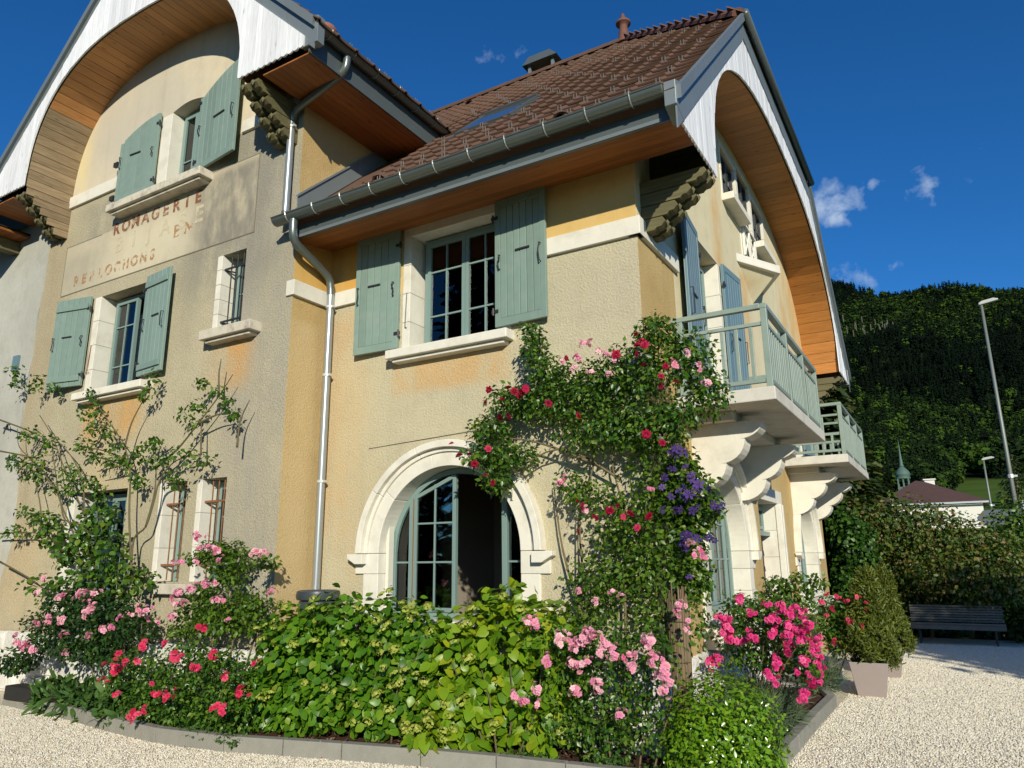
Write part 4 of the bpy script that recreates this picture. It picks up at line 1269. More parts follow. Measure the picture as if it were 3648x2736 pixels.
# chimney with a metal rain cap behind the ridge
c = MB(); c.box(-4.78, -4.12, 6.35, 6.95, 11.2, 12.85); ch_ = c.build('chimney', M_RIDGE, ROOF)
c = MB(); c.prism([(-4.90, 13.13), (-3.98, 13.13), (-4.16, 13.31), (-4.72, 13.31)], 'y', 6.2, 7.05)
c.build('chimney_cap', M_ZINCD, H)
for xx in (-4.76, -4.14):
    for yy in (6.34, 6.96):
        c = MB(); c.box(xx-.035, xx+.035, yy-.035, yy+.035, 12.85, 13.13); c.build('cap_leg', M_ZINC, H)
# skylight
k = MB(Matrix.Translation((-2.70, 1.52, rz(1.52))) @ Matrix.Rotation(math.atan(RS), 4, 'X'))
k.box(-.50, .50, -.62, -.57, -.02, .075); k.box(-.50, .50, .50, .60, -.02, .10); k.box(-.50, -.45, -.57, .50, -.02, .075); k.box(.45, .50, -.57, .50, -.02, .075)
sk = k.build('skylight', M_ZINCD, ROOF)
k2 = MB(k.T); k2.box(-.45, .45, -.57, .50, .058, .068)
def skyglass():
    m = NT('skylight_glass'); m.set('Base Color', (.35, .40, .46)); m.set('Roughness', .05); m.set('Metallic', .85)
    return m.mat
k2.build('skylight_glass', skyglass(), sk)
k3 = MB(k.T); k3.box(-.60, .60, -.80, -.63, .030, .040); k3.box(-.60, -.51, -.63, .6, .030, .040); k3.box(.51, .60, -.63, .6, .030, .040); k3.build('skylight_flashing', M_ZINCD, sk)
# lead flashing where the main roof meets the return wall
k = MB(); th = .012
for i in range(4):
    ya = -.72+i*.56; yb = ya+.555
    k.add([(WX+.004, ya, rz(ya)+.02), (WX+.004, yb, rz(yb)+.02), (WX+.004, yb, rz(yb)+.30), (WX+.004, ya, rz(ya)+.30),
           (WX+.02, ya, rz(ya)+.02), (WX+.02, yb, rz(yb)+.02), (WX+.02, yb, rz(yb)+.30), (WX+.02, ya, rz(ya)+.30)],
          [(4, 5, 6, 7), (0, 3, 2, 1), (0, 1, 5, 4), (1, 2, 6, 5), (2, 3, 7, 6), (3, 0, 4, 7)])
k.build('wall_flashing', M_ZINC, H)
k = MB(); ya, yb = -.74, 1.55
k.add([(WX+.003, ya, rz(ya)+.30), (WX+.003, yb, rz(yb)+.30), (WX+.003, yb, rz(yb)+.335), (WX+.003, ya, rz(ya)+.335), (WX+.04, ya, rz(ya)+.30), (WX+.04, yb, rz(yb)+.30), (WX+.04, yb, rz(yb)+.335), (WX+.04, ya, rz(ya)+.335)],
      [(4, 5, 6, 7), (0, 3, 2, 1), (0, 1, 5, 4), (1, 2, 6, 5), (2, 3, 7, 6), (3, 0, 4, 7)])
k.build('flashing_strip', M_ZINC, H)

# ------------------------------------------------------------------ gable fronts: arched soffit, white boards, zinc verge
def gable(T, A, front, ztop_l, boardfoot, xl, xr, roofz, cap, flat=None, planks=46, mpine=None, name='gable'):
    """T local frame (x along wall, y=-front at the boards). roofz(x): underside line of the verge zinc."""
    cx, hw, z0, h, ex = A
    pts, L = arc(cx, hw, z0, h, ex, planks)
    s = MB(T)                                           # backing shell of the soffit
    n = len(pts)
    vs, fs = [], []
    for (x, z) in pts:
        k = 1.004
        vs += [(cx+(x-cx)*k, -front+.02, z+.016), (cx+(x-cx)*k, .02, z+.016)]
    for i in range(n-1): fs.append((2*i, 2*i+2, 2*i+3, 2*i+1))
    s.add(vs, fs)
    root = s.build('arched_soffit', M_BRACK, H)
    for i in range(n-1):
        (xa, za), (xb, zb) = pts[i], pts[i+1]
        d = Vector((xb-xa, 0, zb-za)); ln = d.length; d.normalize(); nn = Vector((-d.z, 0, d.x))   # outward from arch centre
        p0 = Vector((xa, 0, za)); g = .004
        m = MB(T)
        q = [p0+d*g, p0+d*(ln-g), p0+d*(ln-g)+nn*.014, p0+d*g+nn*.014]
        m.add([(p.x, -front+.03, p.z) for p in q]+[(p.x, -.0, p.z) for p in q], [(0, 1, 2, 3), (7, 6, 5, 4), (0, 4, 5, 1), (1, 5, 6, 2), (2, 6, 7, 3), (3, 7, 4, 0)])
        m.build('plank', M_PINEW if (name == 'wing' and (i < 6 or (i < 12 and random.random() < (12-i)/7))) else mpine, root)
    # white vertical boards
    b0 = MB(T); b0.box(xl+.2, xl+.21, -front+.002, -front+.004, boardfoot+.3, boardfoot+.31)
    root = None
    bw = .105
    x = xl
    while x < xr-.01:
        xb = min(x+bw, xr)
        a, b = x+.0035, xb-.0035
        ta, tb = roofz(a), roofz(b)
        inside_a = abs(a-cx) < hw; inside_b = abs(b-cx) < hw
        if inside_a and inside_b:
            n = 3
            low = [(a+(b-a)*i/n, arcz(A, a+(b-a)*i/n)-.006) for i in range(n+1)]
        else:
            r_ = (b-a)/2; n = 6
            low = [(a+(b-a)*(1-math.cos(PI*i/n))/2, boardfoot-r_*.75*math.sin(PI*i/n)) for i in range(n+1)]
        poly = low+[(b, tb), (a, ta)]
        if max(tb, ta) > max(p[1] for p in low)+.02:
            dy = random.uniform(0, .006)
            m = MB(T); m.prism(poly, 'y', -front-.022-dy, -front)
            if root is None: root = m.build('gable_boarding', M_WBOARD, H)
            else: m.build('board', M_WBOARD, root)
        x = xb
    return root
def s_verge(y):
    q = min(y, BYF-y)
    return min(rz(q), AZ)
gable(TS, S_ARC, .76, None, 5.80, -.70, BYF+.70, lambda y: s_verge(y)-.30, None, planks=54, mpine=M_PINES)
def b_verge(x):
    q = x if x > BRX else 2*BRX-x
    return min(bz(q), 11.35)
gable(TB, B_ARC, .80, None, 8.0, 2*BRX-BX+.14, BX-.14, lambda x: b_verge(x)-.30, None, planks=50, mpine=M_PINEY, name='wing')
# weathered boarding under the left foot of the wing arch
for i in range(5):
    z1 = 7.97-.135*i
    m = MB(TB); L = .76-.13*i
    m.box(-10.45, -10.425, -L, .0, z1-.13, z1-.003); m.build('plank', M_PINEW, H)

def verge_run(P, outv, dep, th, name, mat, pieces=1, lift=0.0, cap=None):
    """zinc strip following the polyline P (top edge), hanging dep below it, th thick along outv"""
    P = [Vector(p) for p in P]
    for i in range(len(P)-1):
        for k in range(pieces):
            a = P[i].lerp(P[i+1], k/pieces); b = P[i].lerp(P[i+1], (k+1)/pieces)
            d = (b-a).normalized()*.0025
            a = a+d; b = b-d
            o = Vector(outv)*th; dn = Vector((0, 0, -dep))
            m = MB()
            q = [a, b, b+dn, a+dn]
            m.add([p[:] for p in q]+[(p+o)[:] for p in q], [(3, 2, 1, 0), (4, 5, 6, 7), (0, 1, 5, 4), (1, 2, 6, 5), (2, 3, 7, 6), (3, 0, 4, 7)])
            m.build(name, mat, H)
e = .06
Ps = [(XV-.015, -.93, rz(-.93)+e), (XV-.015, AY, AZ+e)]
Pt = [(XV-.015, AY, AZ+e), (XV-.015, BYF-AY, AZ+e)]
Pe = [(XV-.015, BYF-AY, AZ+e), (XV-.015, BYF+.93, rz(-.93)+e)]
for P, n in ((Ps, 7), (Pe, 7)):
    verge_run(P, (1, 0, 0), .44, .018, 'verge_sheet', M_ZINC, n)
    P2 = [Vector(p)+Vector((.018, 0, .015)) for p in P]
    verge_run(P2, (1, 0, 0), .15, .05, 'verge_capping', M_ZINC, n)
verge_run(Pt, (1, 0, 0), .40, .018, 'hip_fascia', M_ZINC, 6)
gt = MB(); gt.tube([(XV+.07, AY-.05, AZ+.03), (XV+.07, BYF-AY+.05, AZ+.03)], .06, 10); gt.build('hip_gutter', M_ZINCD, H, smooth=True)
# kneeler box at the eave end of the verge
m = MB(); m.prism([(-.955, 5.84), (-.72, 5.76), (-.72, 6.20), (-.955, 6.10)], 'x', .69, XV+.008); m.build('verge_box', M_ZINC, H, bevel=.005)
m = MB(); m.prism([(BYF+.98, 5.74), (BYF+.70, 5.74), (BYF+.70, 6.20), (BYF+.98, 6.14)], 'x', .60, XV+.008); m.build('verge_box', M_ZINC, H, bevel=.005)
VBY = -1.47
for sgn in (1, -1):
    X = lambda q: q if sgn > 0 else 2*BRX-q
    top = 11.35; xt = BX-(top-BEZ)/BS
    P = [(X(BX+.03), VBY, bz(BX+.03)+e), (X(xt), VBY, top+e)]
    verge_run(P, (0, -1, 0), .44, .018, 'verge_sheet', M_ZINC, 6)
    verge_run([Vector(p)+Vector((0, -.018, .015)) for p in P], (0, -1, 0), .15, .05, 'verge_capping', M_ZINC, 6)
m = MB(); m.prism([(BX-.20, 7.98), (BX+.08, 7.98), (BX+.08, 8.36), (BX-.20, 8.48)], 'y', VBY-.02, VBY+.10); m.build('verge_box', M_ZINC, H, bevel=.005)
verge_run([(2*BRX-BX+.9, VBY, 11.41), (BX-.9, VBY, 11.41)], (0, -1, 0), .3, .02, 'hip_fascia', M_ZINC, 2) if False else None

# boxed eave soffits
s = MB(); s.box(WX, .74, -.76, .0, 5.96, 5.98); so_ = s.build('eave_soffit', M_BLK, H)
for i in range(7):
    ya = -.745+i*.1065; yb = ya+.103
    za = 5.80+.018*i; 
    m = MB(); m.add([(WX+.005, ya, za), (.735, ya, za), (.735, yb, za+.017), (WX+.005, yb, za+.017), (WX+.005, ya, za+.02), (.735, ya, za+.02), (.735, yb, za+.037), (WX+.005, yb, za+.037)],
                    [(3, 2, 1, 0), (4, 5, 6, 7), (0, 1, 5, 4), (1, 2, 6, 5), (2, 3, 7, 6), (3, 0, 4, 7)])
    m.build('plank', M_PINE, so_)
m = MB(); m.box(WX+.01, .688, -.79, -.765, 5.79, 6.04); m.build('eave_fascia', M_ZINCD, H)
m = MB(); m.box(WX+.05, .60, -.80, -.792, 5.795, 5.835); m.build('drip_strip', M_ZINC, H)
s = MB(); s.box(WX+.01, BX-.11, -1.42, vy, 7.97, 7.985); so_ = s.build('eave_soffit', M_BLK, H)
for i in range(8):
    xa = WX+.01+i*.105
    m = MB(); m.box(xa+.002, xa+.103, -1.44, 1.45, 7.90, 7.92); m.build('plank', M_PINED, so_)
m = MB(); m.box(BX-.11, BX-.085, -1.45, vy-.05, 7.91, 8.24); m.build('eave_fascia', M_ZINCD, H)
s = MB(); s.box(-11.80, -10.9, -1.42, -.69, 7.97, 7.985); so_ = s.build('eave_soffit', M_BLK, H)
for i in range(6):
    xa = -11.80+i*.15
    m = MB(); m.box(xa+.003, xa+.147, -1.44, -.66, 7.90, 7.92); m.build('plank', M_PINED, so_)
s = MB(); s.box(-16.5, -11.82, -1.40, -.66, 7.72, 7.74); so_ = s.build('eave_soffit', M_BLK, H)
for i in range(7):
    ya = -1.40+i*.105
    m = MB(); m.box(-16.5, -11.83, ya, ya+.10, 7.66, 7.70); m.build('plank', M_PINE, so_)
m = MB(); m.box(-12.35, -12.15, -1.45, -.60, 7.42, 7.64); m.build('eave_beam', M_BRACK, H)

# gutters, clips and downpipes
def gutter(a, b, r_, clipn=0, clip0=0, clipstep=.478):
    a, b = Vector(a), Vector(b); d = (b-a).normalized(); s = d.cross(Vector((0, 0, 1))).normalized()
    n = 9; vs, fs = [], []
    for p in (a, b):
        for i in range(n+1):
            an = PI*i/n
            vs.append((p+s*math.cos(an)*r_-Vector((0, 0, 1))*math.sin(an)*r_)[:])
        for i in range(n+1):
            an = PI*i/n
            vs.append((p+s*math.cos(an)*(r_-.006)-Vector((0, 0, 1))*math.sin(an)*(r_-.006)+Vector((0, 0, .001)))[:])
    N = 2*(n+1)
    for i in range(n):
        fs.append((i, i+1, N+i+1, N+i)); fs.append((n+1+i, N+n+1+i, N+n+2+i, n+2+i))
    m = MB(); m.add(vs, fs)
    for p in (a, b):
        m.add([(p+s*math.cos(PI*i/n)*r_-Vector((0, 0, 1))*math.sin(PI*i/n)*r_)[:] for i in range(n+1)], [tuple(range(n+1))])
    for sg in (-1, 1): m.tube([a+s*sg*r_, b+s*sg*r_], .011, 6)
    root = m.build('gutter', M_GUT, H, smooth=True, auto=50)
    for k in range(clipn):
        p = a+d*(clip0+k*clipstep)
        if (p-a).dot(d) > (b-a).length: break
        c = MB(); pts = []
        for i in range(9):
            an = -.12+PI*1.0*i/8
            pts.append(p+s*math.cos(an)*(r_+.006)-Vector((0, 0, 1))*math.sin(an)*(r_+.006))
        c.tube([q[:] for q in pts], .0085, 4); c.tube([p+s*r_*1.08+Vector((0, 0, .02)), p-s*r_*1.08+Vector((0, 0, .02))], .008, 4)
        c.build('gutter_clip', M_GCLIP, root)
    return root
gutter((-4.70, -.93, 6.06), (.685, -.93, 6.06), .088, 12, .27, .4787)
gutter((BX-.005, -1.40, 8.29), (BX-.005, vy-.12, 8.29), .085, 7, .16, .455)
def smoothpath(pts, n=5):
    P = [Vector(p) for p in pts]; out = []
    for i in range(len(P)-1):
        p0 = P[max(0, i-1)]; p1 = P[i]; p2 = P[i+1]; p3 = P[min(len(P)-1, i+2)]
        for k in range(n):
            t = k/n
            out.append(.5*((2*p1)+(p2-p0)*t+(2*p0-5*p1+4*p2-p3)*t*t+(3*p1-p0-3*p2+p3)*t**3))
    out.append(P[-1]); return out
def pipe(pts, r_, mat, name): m = MB(); m.tube(pts, r_, 14); return m.build(name, mat, H, smooth=True, auto=50)
pipe(smoothpath([(-3.62, -.86, 8.21), (-3.62, -.86, 8.10), (-3.66, -.86, 8.00), (-3.80, -.855, 7.93), (-4.40, -.81, 7.83), (-4.60, -.80, 7.77), (-4.685, -.79, 7.66), (-4.69, -.79, 7.55)]), .052, M_GUT, 'downpipe_bend')
pipe([(-4.69, -.79, 7.60), (-4.69, -.79, 6.20)], .050, M_PIPE, 'downpipe')
pipe([(-4.69, -.79, 6.24), (-4.69, -.80, 6.08)], .056, M_GUT, 'downpipe_sleeve')
pipe(smoothpath([(-4.36, -.93, 5.98), (-4.36, -.93, 5.86), (-4.37, -.90, 5.74), (-4.39, -.78, 5.66), (-4.45, -.30, 5.52), (-4.46, -.15, 5.44), (-4.46, -.11, 5.33), (-4.46, -.10, 5.22)]), .056, M_GUT, 'downpipe_bend')
pipe([(-4.46, -.10, 5.26), (-4.46, -.10, 1.10)], .052, M_PIPE, 'downpipe')
for z in (5.02, 4.05, 2.62):
    m = MB(); m.lathe([(.0, 0), (.060, 0), (.060, .035), (0, .035)], 14, (-4.46, -.10, z)); m.box(-4.40, -4.37, -.13, -.09, z, z+.03); m.tube([(-4.46, -.05, z+.017), (-4.46, .02, z+.017)], .01, 5); m.build('pipe_bracket', M_CLIP, H)
m = MB(); m.lathe([(.0, 0), (.058, 0), (.058, .035), (0, .035)], 14, (-4.69, -.79, 7.52)); m.box(-4.64, -4.60, -.82, -.78, 7.52, 7.55); m.tube([(-4.69, -.74, 7.535), (-4.69, -.66, 7.535)], .01, 5); m.build('pipe_bracket', M_CLIP, H)
m = MB(); m.tube([(-3.75, -.005, 3.02), (-2.0, -.012, 3.10)], .003, 4); m.build('training_wire', M_IRON, H)
# left edge: a dark metal stair landing with railing on the old wall
m = MB(TB)
m.box(-14.5, -11.55, -1.0, .02, 1.98, 2.12); 
lr = thing('stair_landing', 'blue grey metal landing with a thin railing on the old grey wall', 'landing', (-12.5, WB-.5, 1.98))
M_LAND = plain('blue_grey_metal', (.07, .10, .115), .5, .1, 8, metal=.2)
m.build('landing_deck', M_LAND, lr)
for xx in (-11.6, -12.5, -13.4, -14.4):
    m = MB(TB); m.box(xx-.025, xx+.025, -.98, -.93, 2.12, 4.10 if xx > -12 else 3.2); m.build('post', M_LAND, lr)
m = MB(TB); m.box(-14.5, -11.57, -.99, -.92, 3.12, 3.18); m.box(-14.5, -11.57, -.99, -.92, 4.06, 4.12); m.build('rail', M_LAND, lr)
for i in range(20):
    xx = -11.70-.13*i
    m = MB(TB); m.box(xx-.007, xx+.007, -.96, -.945, 2.12, 3.12); m.build('baluster', M_LAND, lr)
m = MB(TB); m.box(-11.62, -11.56, -.99, -.90, GZ, 1.98); m.build('post', M_LAND, lr)
m = MB(TB); m.box(-11.68, -11.50, -.015, .03, 5.02, 5.30); m.build('meter_cover', M_BLUESH, H)
m = MB(TB); m.tube([(-11.46, .0, 4.02), (-11.34, -.09, 4.00), (-11.30, -.09, 3.92)], .014, 5); m.tube([(-11.36, -.09, 3.98), (-11.40, -.10, 3.84)], .012, 5); m.build('wall_hook', M_IRON, H)
# water butt under the downpipe
wb = thing('rain_barrel', 'dark grey round rain barrel taking the downpipe', 'barrel', (-4.17, -.34, GZ))
m = MB(); m.lathe([(0, 0), (.205, 0), (.222, .5), (.228, 1.0), (.228, 1.40), (0.22, 1.41), (0, 1.41)], 28, (-4.17, -.34, GZ)); M_BARR = plain('anthracite_plastic', (.045, .055, .065), .38, .06, 8)
m.build('barrel_body', M_BARR, wb, smooth=True, auto=40)
m = MB(); m.lathe([(.228, 1.42), (.255, 1.43), (.265, 1.47), (.255, 1.525), (.23, 1.535), (.21, 1.52), (.205, 1.44)], 28, (-4.17, -.34, GZ)); m.build('barrel_rim', M_BARR, wb, smooth=True, auto=40)

# ------------------------------------------------------------------ plants: leaf clouds
def norm(a): return a/np.maximum(np.linalg.norm(a, axis=-1, keepdims=True), 1e-9)
T_ROSE = (np.array([(0, 0, 0), (-.30, .42, .06), (.30, .42, .06), (0, .5, -.01), (0, 1, -.10)]), np.array([(0, 2, 3), (0, 3, 1), (3, 2, 4), (3, 4, 1)]))
T_HYD = (np.array([(0, 0, 0), (-.32, .22, .06), (.32, .22, .06), (0, .3, .0), (-.40, .52, .05), (.40, .52, .05), (0, .6, -.02), (-.22, .83, -.03), (.22, .83, -.03), (0, 1.03, -.13)]),
         np.array([(0, 2, 3), (0, 3, 1), (1, 3, 4), (3, 2, 5), (3, 5, 6), (3, 6, 4), (4, 6, 7), (6, 5, 8), (6, 8, 9), (6, 9, 7)]))
T_BLADE = (np.array([(-.03, 0, 0), (.03, 0, 0), (-.13, .4, .06), (.13, .4, .06), (-.10, .75, .0), (.10, .75, .0), (0, 1, -.15)]), np.array([(0, 1, 3), (0, 3, 2), (2, 3, 5), (2, 5, 4), (4, 5, 6)]))
T_STALK = (np.array([(-.012, 0, 0), (.012, 0, 0), (-.016, .6, .02), (.016, .6, .02), (0, 1, -.02)]), np.array([(0, 1, 3), (0, 3, 2), (2, 3, 4)]))
T_SPRAY = (np.array([(0, 0, 0), (-.26, .35, .04), (.26, .35, .04), (-.12, .62, .0), (.12, .62, .0), (-.2, .8, -.03), (.2, .8, -.03), (0, 1.05, -.08)]),
           np.array([(0, 2, 1), (1, 2, 4), (1, 4, 3), (3, 4, 6), (3, 6, 5), (5, 6, 7)]))
T_FINE = (T_SPRAY[0]*np.array([.55, 1, 1]), T_SPRAY[1])
def sample(ells, n, rs, shell=(.45, 1.0), rag=.12):
    E = np.array(ells, float)
    w = (E[:, 3]*E[:, 5]+E[:, 3]*E[:, 4]+E[:, 4]*E[:, 5]); w /= w.sum()
    k = rs.choice(len(E), n, p=w)
    d = norm(rs.normal(size=(n, 3)))
    r = rs.uniform(shell[0]**2, shell[1]**2, n)**.5
    r *= 1+rs.normal(0, rag, n)
    P = E[k, :3]+d*E[k, 3:6]*r[:, None]
    N = norm(d/E[k, 3:6])
    return P, N
def orient(N, rs, out=.6, up=.45, jit=.55, droop=.35):
    n = len(N)
    nn = norm(N*out+np.array([0, 0, up])+rs.normal(size=(n, 3))*jit)
    dd = N*.7+np.array([0, 0, -droop])+rs.normal(size=(n, 3))*.6
    dd = norm(dd-nn*(dd*nn).sum(1, keepdims=True))
    return nn, dd
def cloud(P, nn, dd, S, tm):
    xx = np.cross(dd, nn)
    tv = tm[0]
    V = P[:, None]+S[:, None, None]*(tv[None, :, 0, None]*xx[:, None]+tv[None, :, 1, None]*dd[:, None]+tv[None, :, 2, None]*nn[:, None])
    F = tm[1][None]+(np.arange(len(P))*len(tv))[:, None, None]
    return V.reshape(-1, 3), F.reshape(-1, tm[1].shape[1])
def foliage(parent, ells, n, size, tm, mat, seed, name='foliage', shell=(.45, 1.0), clip=None, out=.6, up=.45, jit=.55, droop=.35, single=0, leafname='leaf', rag=.12):
    rs = np.random.default_rng(seed)
    P, N = sample(ells, n, rs, shell, rag)
    if clip is not None:
        k = clip(P); P, N = P[k], N[k]
    nn, dd = orient(N, rs, out, up, jit, droop)
    S = size*rs.uniform(.6, 1.25, len(P))
    base = np.array(WLOC[parent])
    if single:
        c = np.array(camp)
        d = np.linalg.norm(P-c, axis=1)
        facing = np.abs((nn*norm(c-P)).sum(1))
        outw = (N*norm(c-P)).sum(1)
        sc = outw+.5*facing+.35*(S/size)-.12*d
        order = np.argsort(-sc)
        top = order[:single]
        me = meshdata(leafname, tm[0].tolist(), tm[1].tolist(), mat, smooth=True)
        for i in top:
            x = np.cross(dd[i], nn[i]); s = S[i]*1.04; p = P[i]-base
            o = bpy.data.objects.new(leafname, me); COL.objects.link(o); o.parent = parent
            o.matrix_local = Matrix(((x[0]*s, dd[i][0]*s, nn[i][0]*s, p[0]), (x[1]*s, dd[i][1]*s, nn[i][1]*s, p[1]), (x[2]*s, dd[i][2]*s, nn[i][2]*s, p[2]), (0, 0, 0, 1)))
        k = np.ones(len(P), bool); k[top] = False
        P, nn, dd, S = P[k], nn[k], dd[k], S[k]
    V, F = cloud(P-base, nn, dd, S, tm)
    me = bigmesh(name, V, F, mat, np.repeat(rs.uniform(0, 1, len(P)), len(tm[0])), smooth=True)
    o = link(name, me, parent); tag(o, kind='stuff')
    return o
def petal_bloom(rings, seed):
    """one open bloom, radius 1, facing +z"""
    rs = np.random.default_rng(seed); v, f = [], []
    for (k, r, z0, z1, wd, off) in rings:
        for i in range(k):
            a = 2*PI*i/k+off+rs.normal(0, .1)
            u = np.array([math.cos(a), math.sin(a), 0]); t = np.array([-math.sin(a), math.cos(a), 0]); z = np.array([0, 0, 1.0])
            rr = r*rs.uniform(.88, 1.1); b = len(v)
            v += [(u*.08*r+z*z0*.3).tolist(), (u*rr*.62+t*wd*.9+z*z0).tolist(), (u*rr*.62-t*wd*.9+z*z0).tolist(), (u*rr+t*wd*.55+z*z1).tolist(), (u*rr-t*wd*.55+z*z1).tolist(), (u*rr*.7+z*(z0-.06)).tolist()]
            f += [(b, b+1, b+5), (b, b+5, b+2), (b+5, b+1, b+3), (b+5, b+3, b+4), (b+5, b+4, b+2)]
    return np.array(v), np.array(f)
B_ROSE = petal_bloom([(6, 1.0, .05, .0, .44, 0), (5, .78, .22, .22, .40, .5), (5, .55, .36, .46, .32, .2), (3, .3, .45, .62, .2, .9)], 1)
B_SMALL = petal_bloom([(5, 1.0, .1, .08, .46, 0), (5, .66, .28, .36, .36, .6), (3, .34, .4, .55, .22, .2)], 2)
B_STAR = petal_bloom([(6, 1.0, .05, .0, .30, 0)], 3)
def clustermesh(name, bloom, k, spread, r, mat, seed):
    rs = np.random.default_rng(seed); V, F = [], []
    nb = 0
    for i in range(k):
        d = rs.normal(size=3); d[2] = abs(d[2])*.7; d /= np.linalg.norm(d); p = d*spread*rs.uniform(.35, 1)
        if i == 0: p = np.array([0, 0, spread*.6])
        n_ = norm(d*.8+np.array([0, 0, .5])+rs.normal(size=3)*.25)
        x = norm(np.cross(n_, np.array([.3, .9, .1]))); y = np.cross(n_, x)
        s = r*rs.uniform(.75, 1.15)
        V.append(p+s*(bloom[0][:, :1]*x+bloom[0][:, 1:2]*y+bloom[0][:, 2:3]*n_)); F.append(bloom[1]+nb); nb += len(bloom[0])
    t = np.repeat(rs.uniform(0, .999, k), len(bloom[0]))
    return bigmesh(name, np.concatenate(V), np.concatenate(F), mat, t)
def blooms(parent, pts_, mes, name, seed, scale=(.85, 1.2), face=(0, -.75, .45), jit=.4, ydj=.12):
    rs = random.Random(seed); base = WLOC[parent]
    for p in pts_:
        n_ = Vector((face[0]+rs.gauss(0, jit), face[1]+rs.gauss(0, jit), face[2]+rs.gauss(0, jit*.6))).normalized()
        q = n_.to_track_quat('Z', 'Y').to_matrix().to_4x4() @ Matrix.Rotation(rs.uniform(0, 6.28), 4, 'Z')
        o = bpy.data.objects.new(name, rs.choice(mes)); COL.objects.link(o); o.parent = parent
        s = rs.uniform(*scale)
        o.matrix_local = Matrix.Translation(Vector(p)+Vector((0, -.05+rs.uniform(-ydj, ydj*.3), 0))-base) @ q @ Matrix.Scale(s, 4)
def petalmat(name, stops, tr=.25):
    m = leafmat(name, stops, .6, tr, .15, (1, 1, 1)); return m
def stems(parent, ls, r_, mat, name='stem', joined=False, n=5):
    base = WLOC[parent]
    b = MB()
    for l in ls:
        P = smoothpath(l, 4)
        k = len(P)
        rr = [r_*(1-.65*i/(k-1)) for i in range(k)]
        if not joined: b = MB()
        b.tube([p[:] for p in P], rr, n)
        if not joined: b.build(name, mat, parent, smooth=True)
    if joined: tag(b.build(name, mat, parent, smooth=True), kind='stuff')

ML_ROSE = leafmat('rose_leaf', [(0, (.024, .068, .010)), (.45, (.052, .130, .014)), (.8, (.092, .185, .018)), (1, (.15, .21, .025))], .34, .25)
ML_YROSE = leafmat('young_rose_leaf', [(0, (.032, .080, .010)), (.5, (.075, .155, .014)), (1, (.14, .22, .022))], .38, .3)
ML_HYD = leafmat('hydrangea_leaf', [(0, (.045, .125, .010)), (.45, (.085, .205, .012)), (.8, (.125, .255, .014)), (.96, (.18, .29, .02)), (1, (.28, .27, .04))], .36, .3)
ML_HYDY = leafmat('lime_hydrangea_leaf', [(0, (.085, .19, .010)), (.5, (.16, .285, .012)), (.85, (.23, .325, .015)), (1, (.33, .36, .02))], .36, .32)
ML_BOX = leafmat('glossy_shrub_leaf', [(0, (.07, .16, .008)), (.5, (.125, .26, .010)), (1, (.20, .32, .016))], .25, .22, .5)
ML_DARK = leafmat('dark_leaf', [(0, (.012, .038, .010)), (.6, (.026, .070, .013)), (1, (.05, .10, .016))], .36, .2)
ML_SOFT = leafmat('soft_perennial_leaf', [(0, (.04, .095, .022)), (.6, (.065, .14, .028)), (1, (.10, .18, .035))], .55, .25)
ML_LAV = leafmat('lavender_stalk', [(0, (.045, .075, .035)), (.6, (.085, .125, .06)), (1, (.13, .165, .085))], .7, .1)
ML_BRONZE = leafmat('bronze_leaf', [(0, (.020, .055, .008)), (.5, (.062, .115, .013)), (.74, (.115, .130, .018)), (.90, (.15, .10, .03)), (1, (.26, .19, .09))], .5, .2)
ML_CON = leafmat('conifer_spray', [(0, (.05, .075, .010)), (.6, (.095, .125, .015)), (1, (.16, .18, .022))], .55, .15)
ML_SPR = leafmat('spruce_spray', [(0, (.014, .032, .008)), (.6, (.036, .060, .012)), (1, (.10, .105, .022))], .55, .1)
M_STEM = plain('rose_stem', (.14, .11, .055), .75, .2, 20)
M_STEMG = plain('green_brown_stem', (.115, .095, .045), .7, .25, 25)
MP_CRIM = petalmat('crimson_petal', [(0, (.27, .008, .030)), (.6, (.42, .012, .060)), (1, (.52, .05, .12))])
MP_PALE = petalmat('pale_pink_petal', [(0, (.68, .22, .38)), (.5, (.76, .38, .50)), (.85, (.82, .56, .60)), (1, (.72, .15, .30))])
MP_VIV = petalmat('vivid_pink_petal', [(0, (.62, .035, .20)), (.6, (.74, .075, .30)), (1, (.78, .17, .36))])
MP_CORAL = petalmat('coral_pink_petal', [(0, (.58, .03, .09)), (.6, (.70, .06, .16)), (1, (.74, .17, .24))])
MP_PURP = petalmat('purple_petal', [(0, (.05, .025, .13)), (.6, (.08, .04, .19)), (1, (.14, .075, .28))])
MP_BUD = leafmat('hydrangea_bud', [(0, (.24, .30, .03)), (.6, (.34, .38, .06)), (1, (.46, .46, .12))], .7, .2)
me_crim = [clustermesh('crimson_bloom', B_ROSE, 1, 0, .048, MP_CRIM, 1)]
me_pale = [clustermesh('pale_cluster', B_SMALL, k, .055, .026, MP_PALE, k) for k in (5, 7, 9)]
me_viv = [clustermesh('pink_cluster', B_ROSE, k, .055, .036, MP_VIV, k) for k in (3, 4, 5)]
me_coral = [clustermesh('coral_cluster', B_ROSE, k, .045, .036, MP_CORAL, k) for k in (1, 2, 3)]
me_purp = [clustermesh('clematis_bloom', B_STAR, k, .07*(k > 1), .056, MP_PURP, 5+k) for k in (1, 2, 3)]
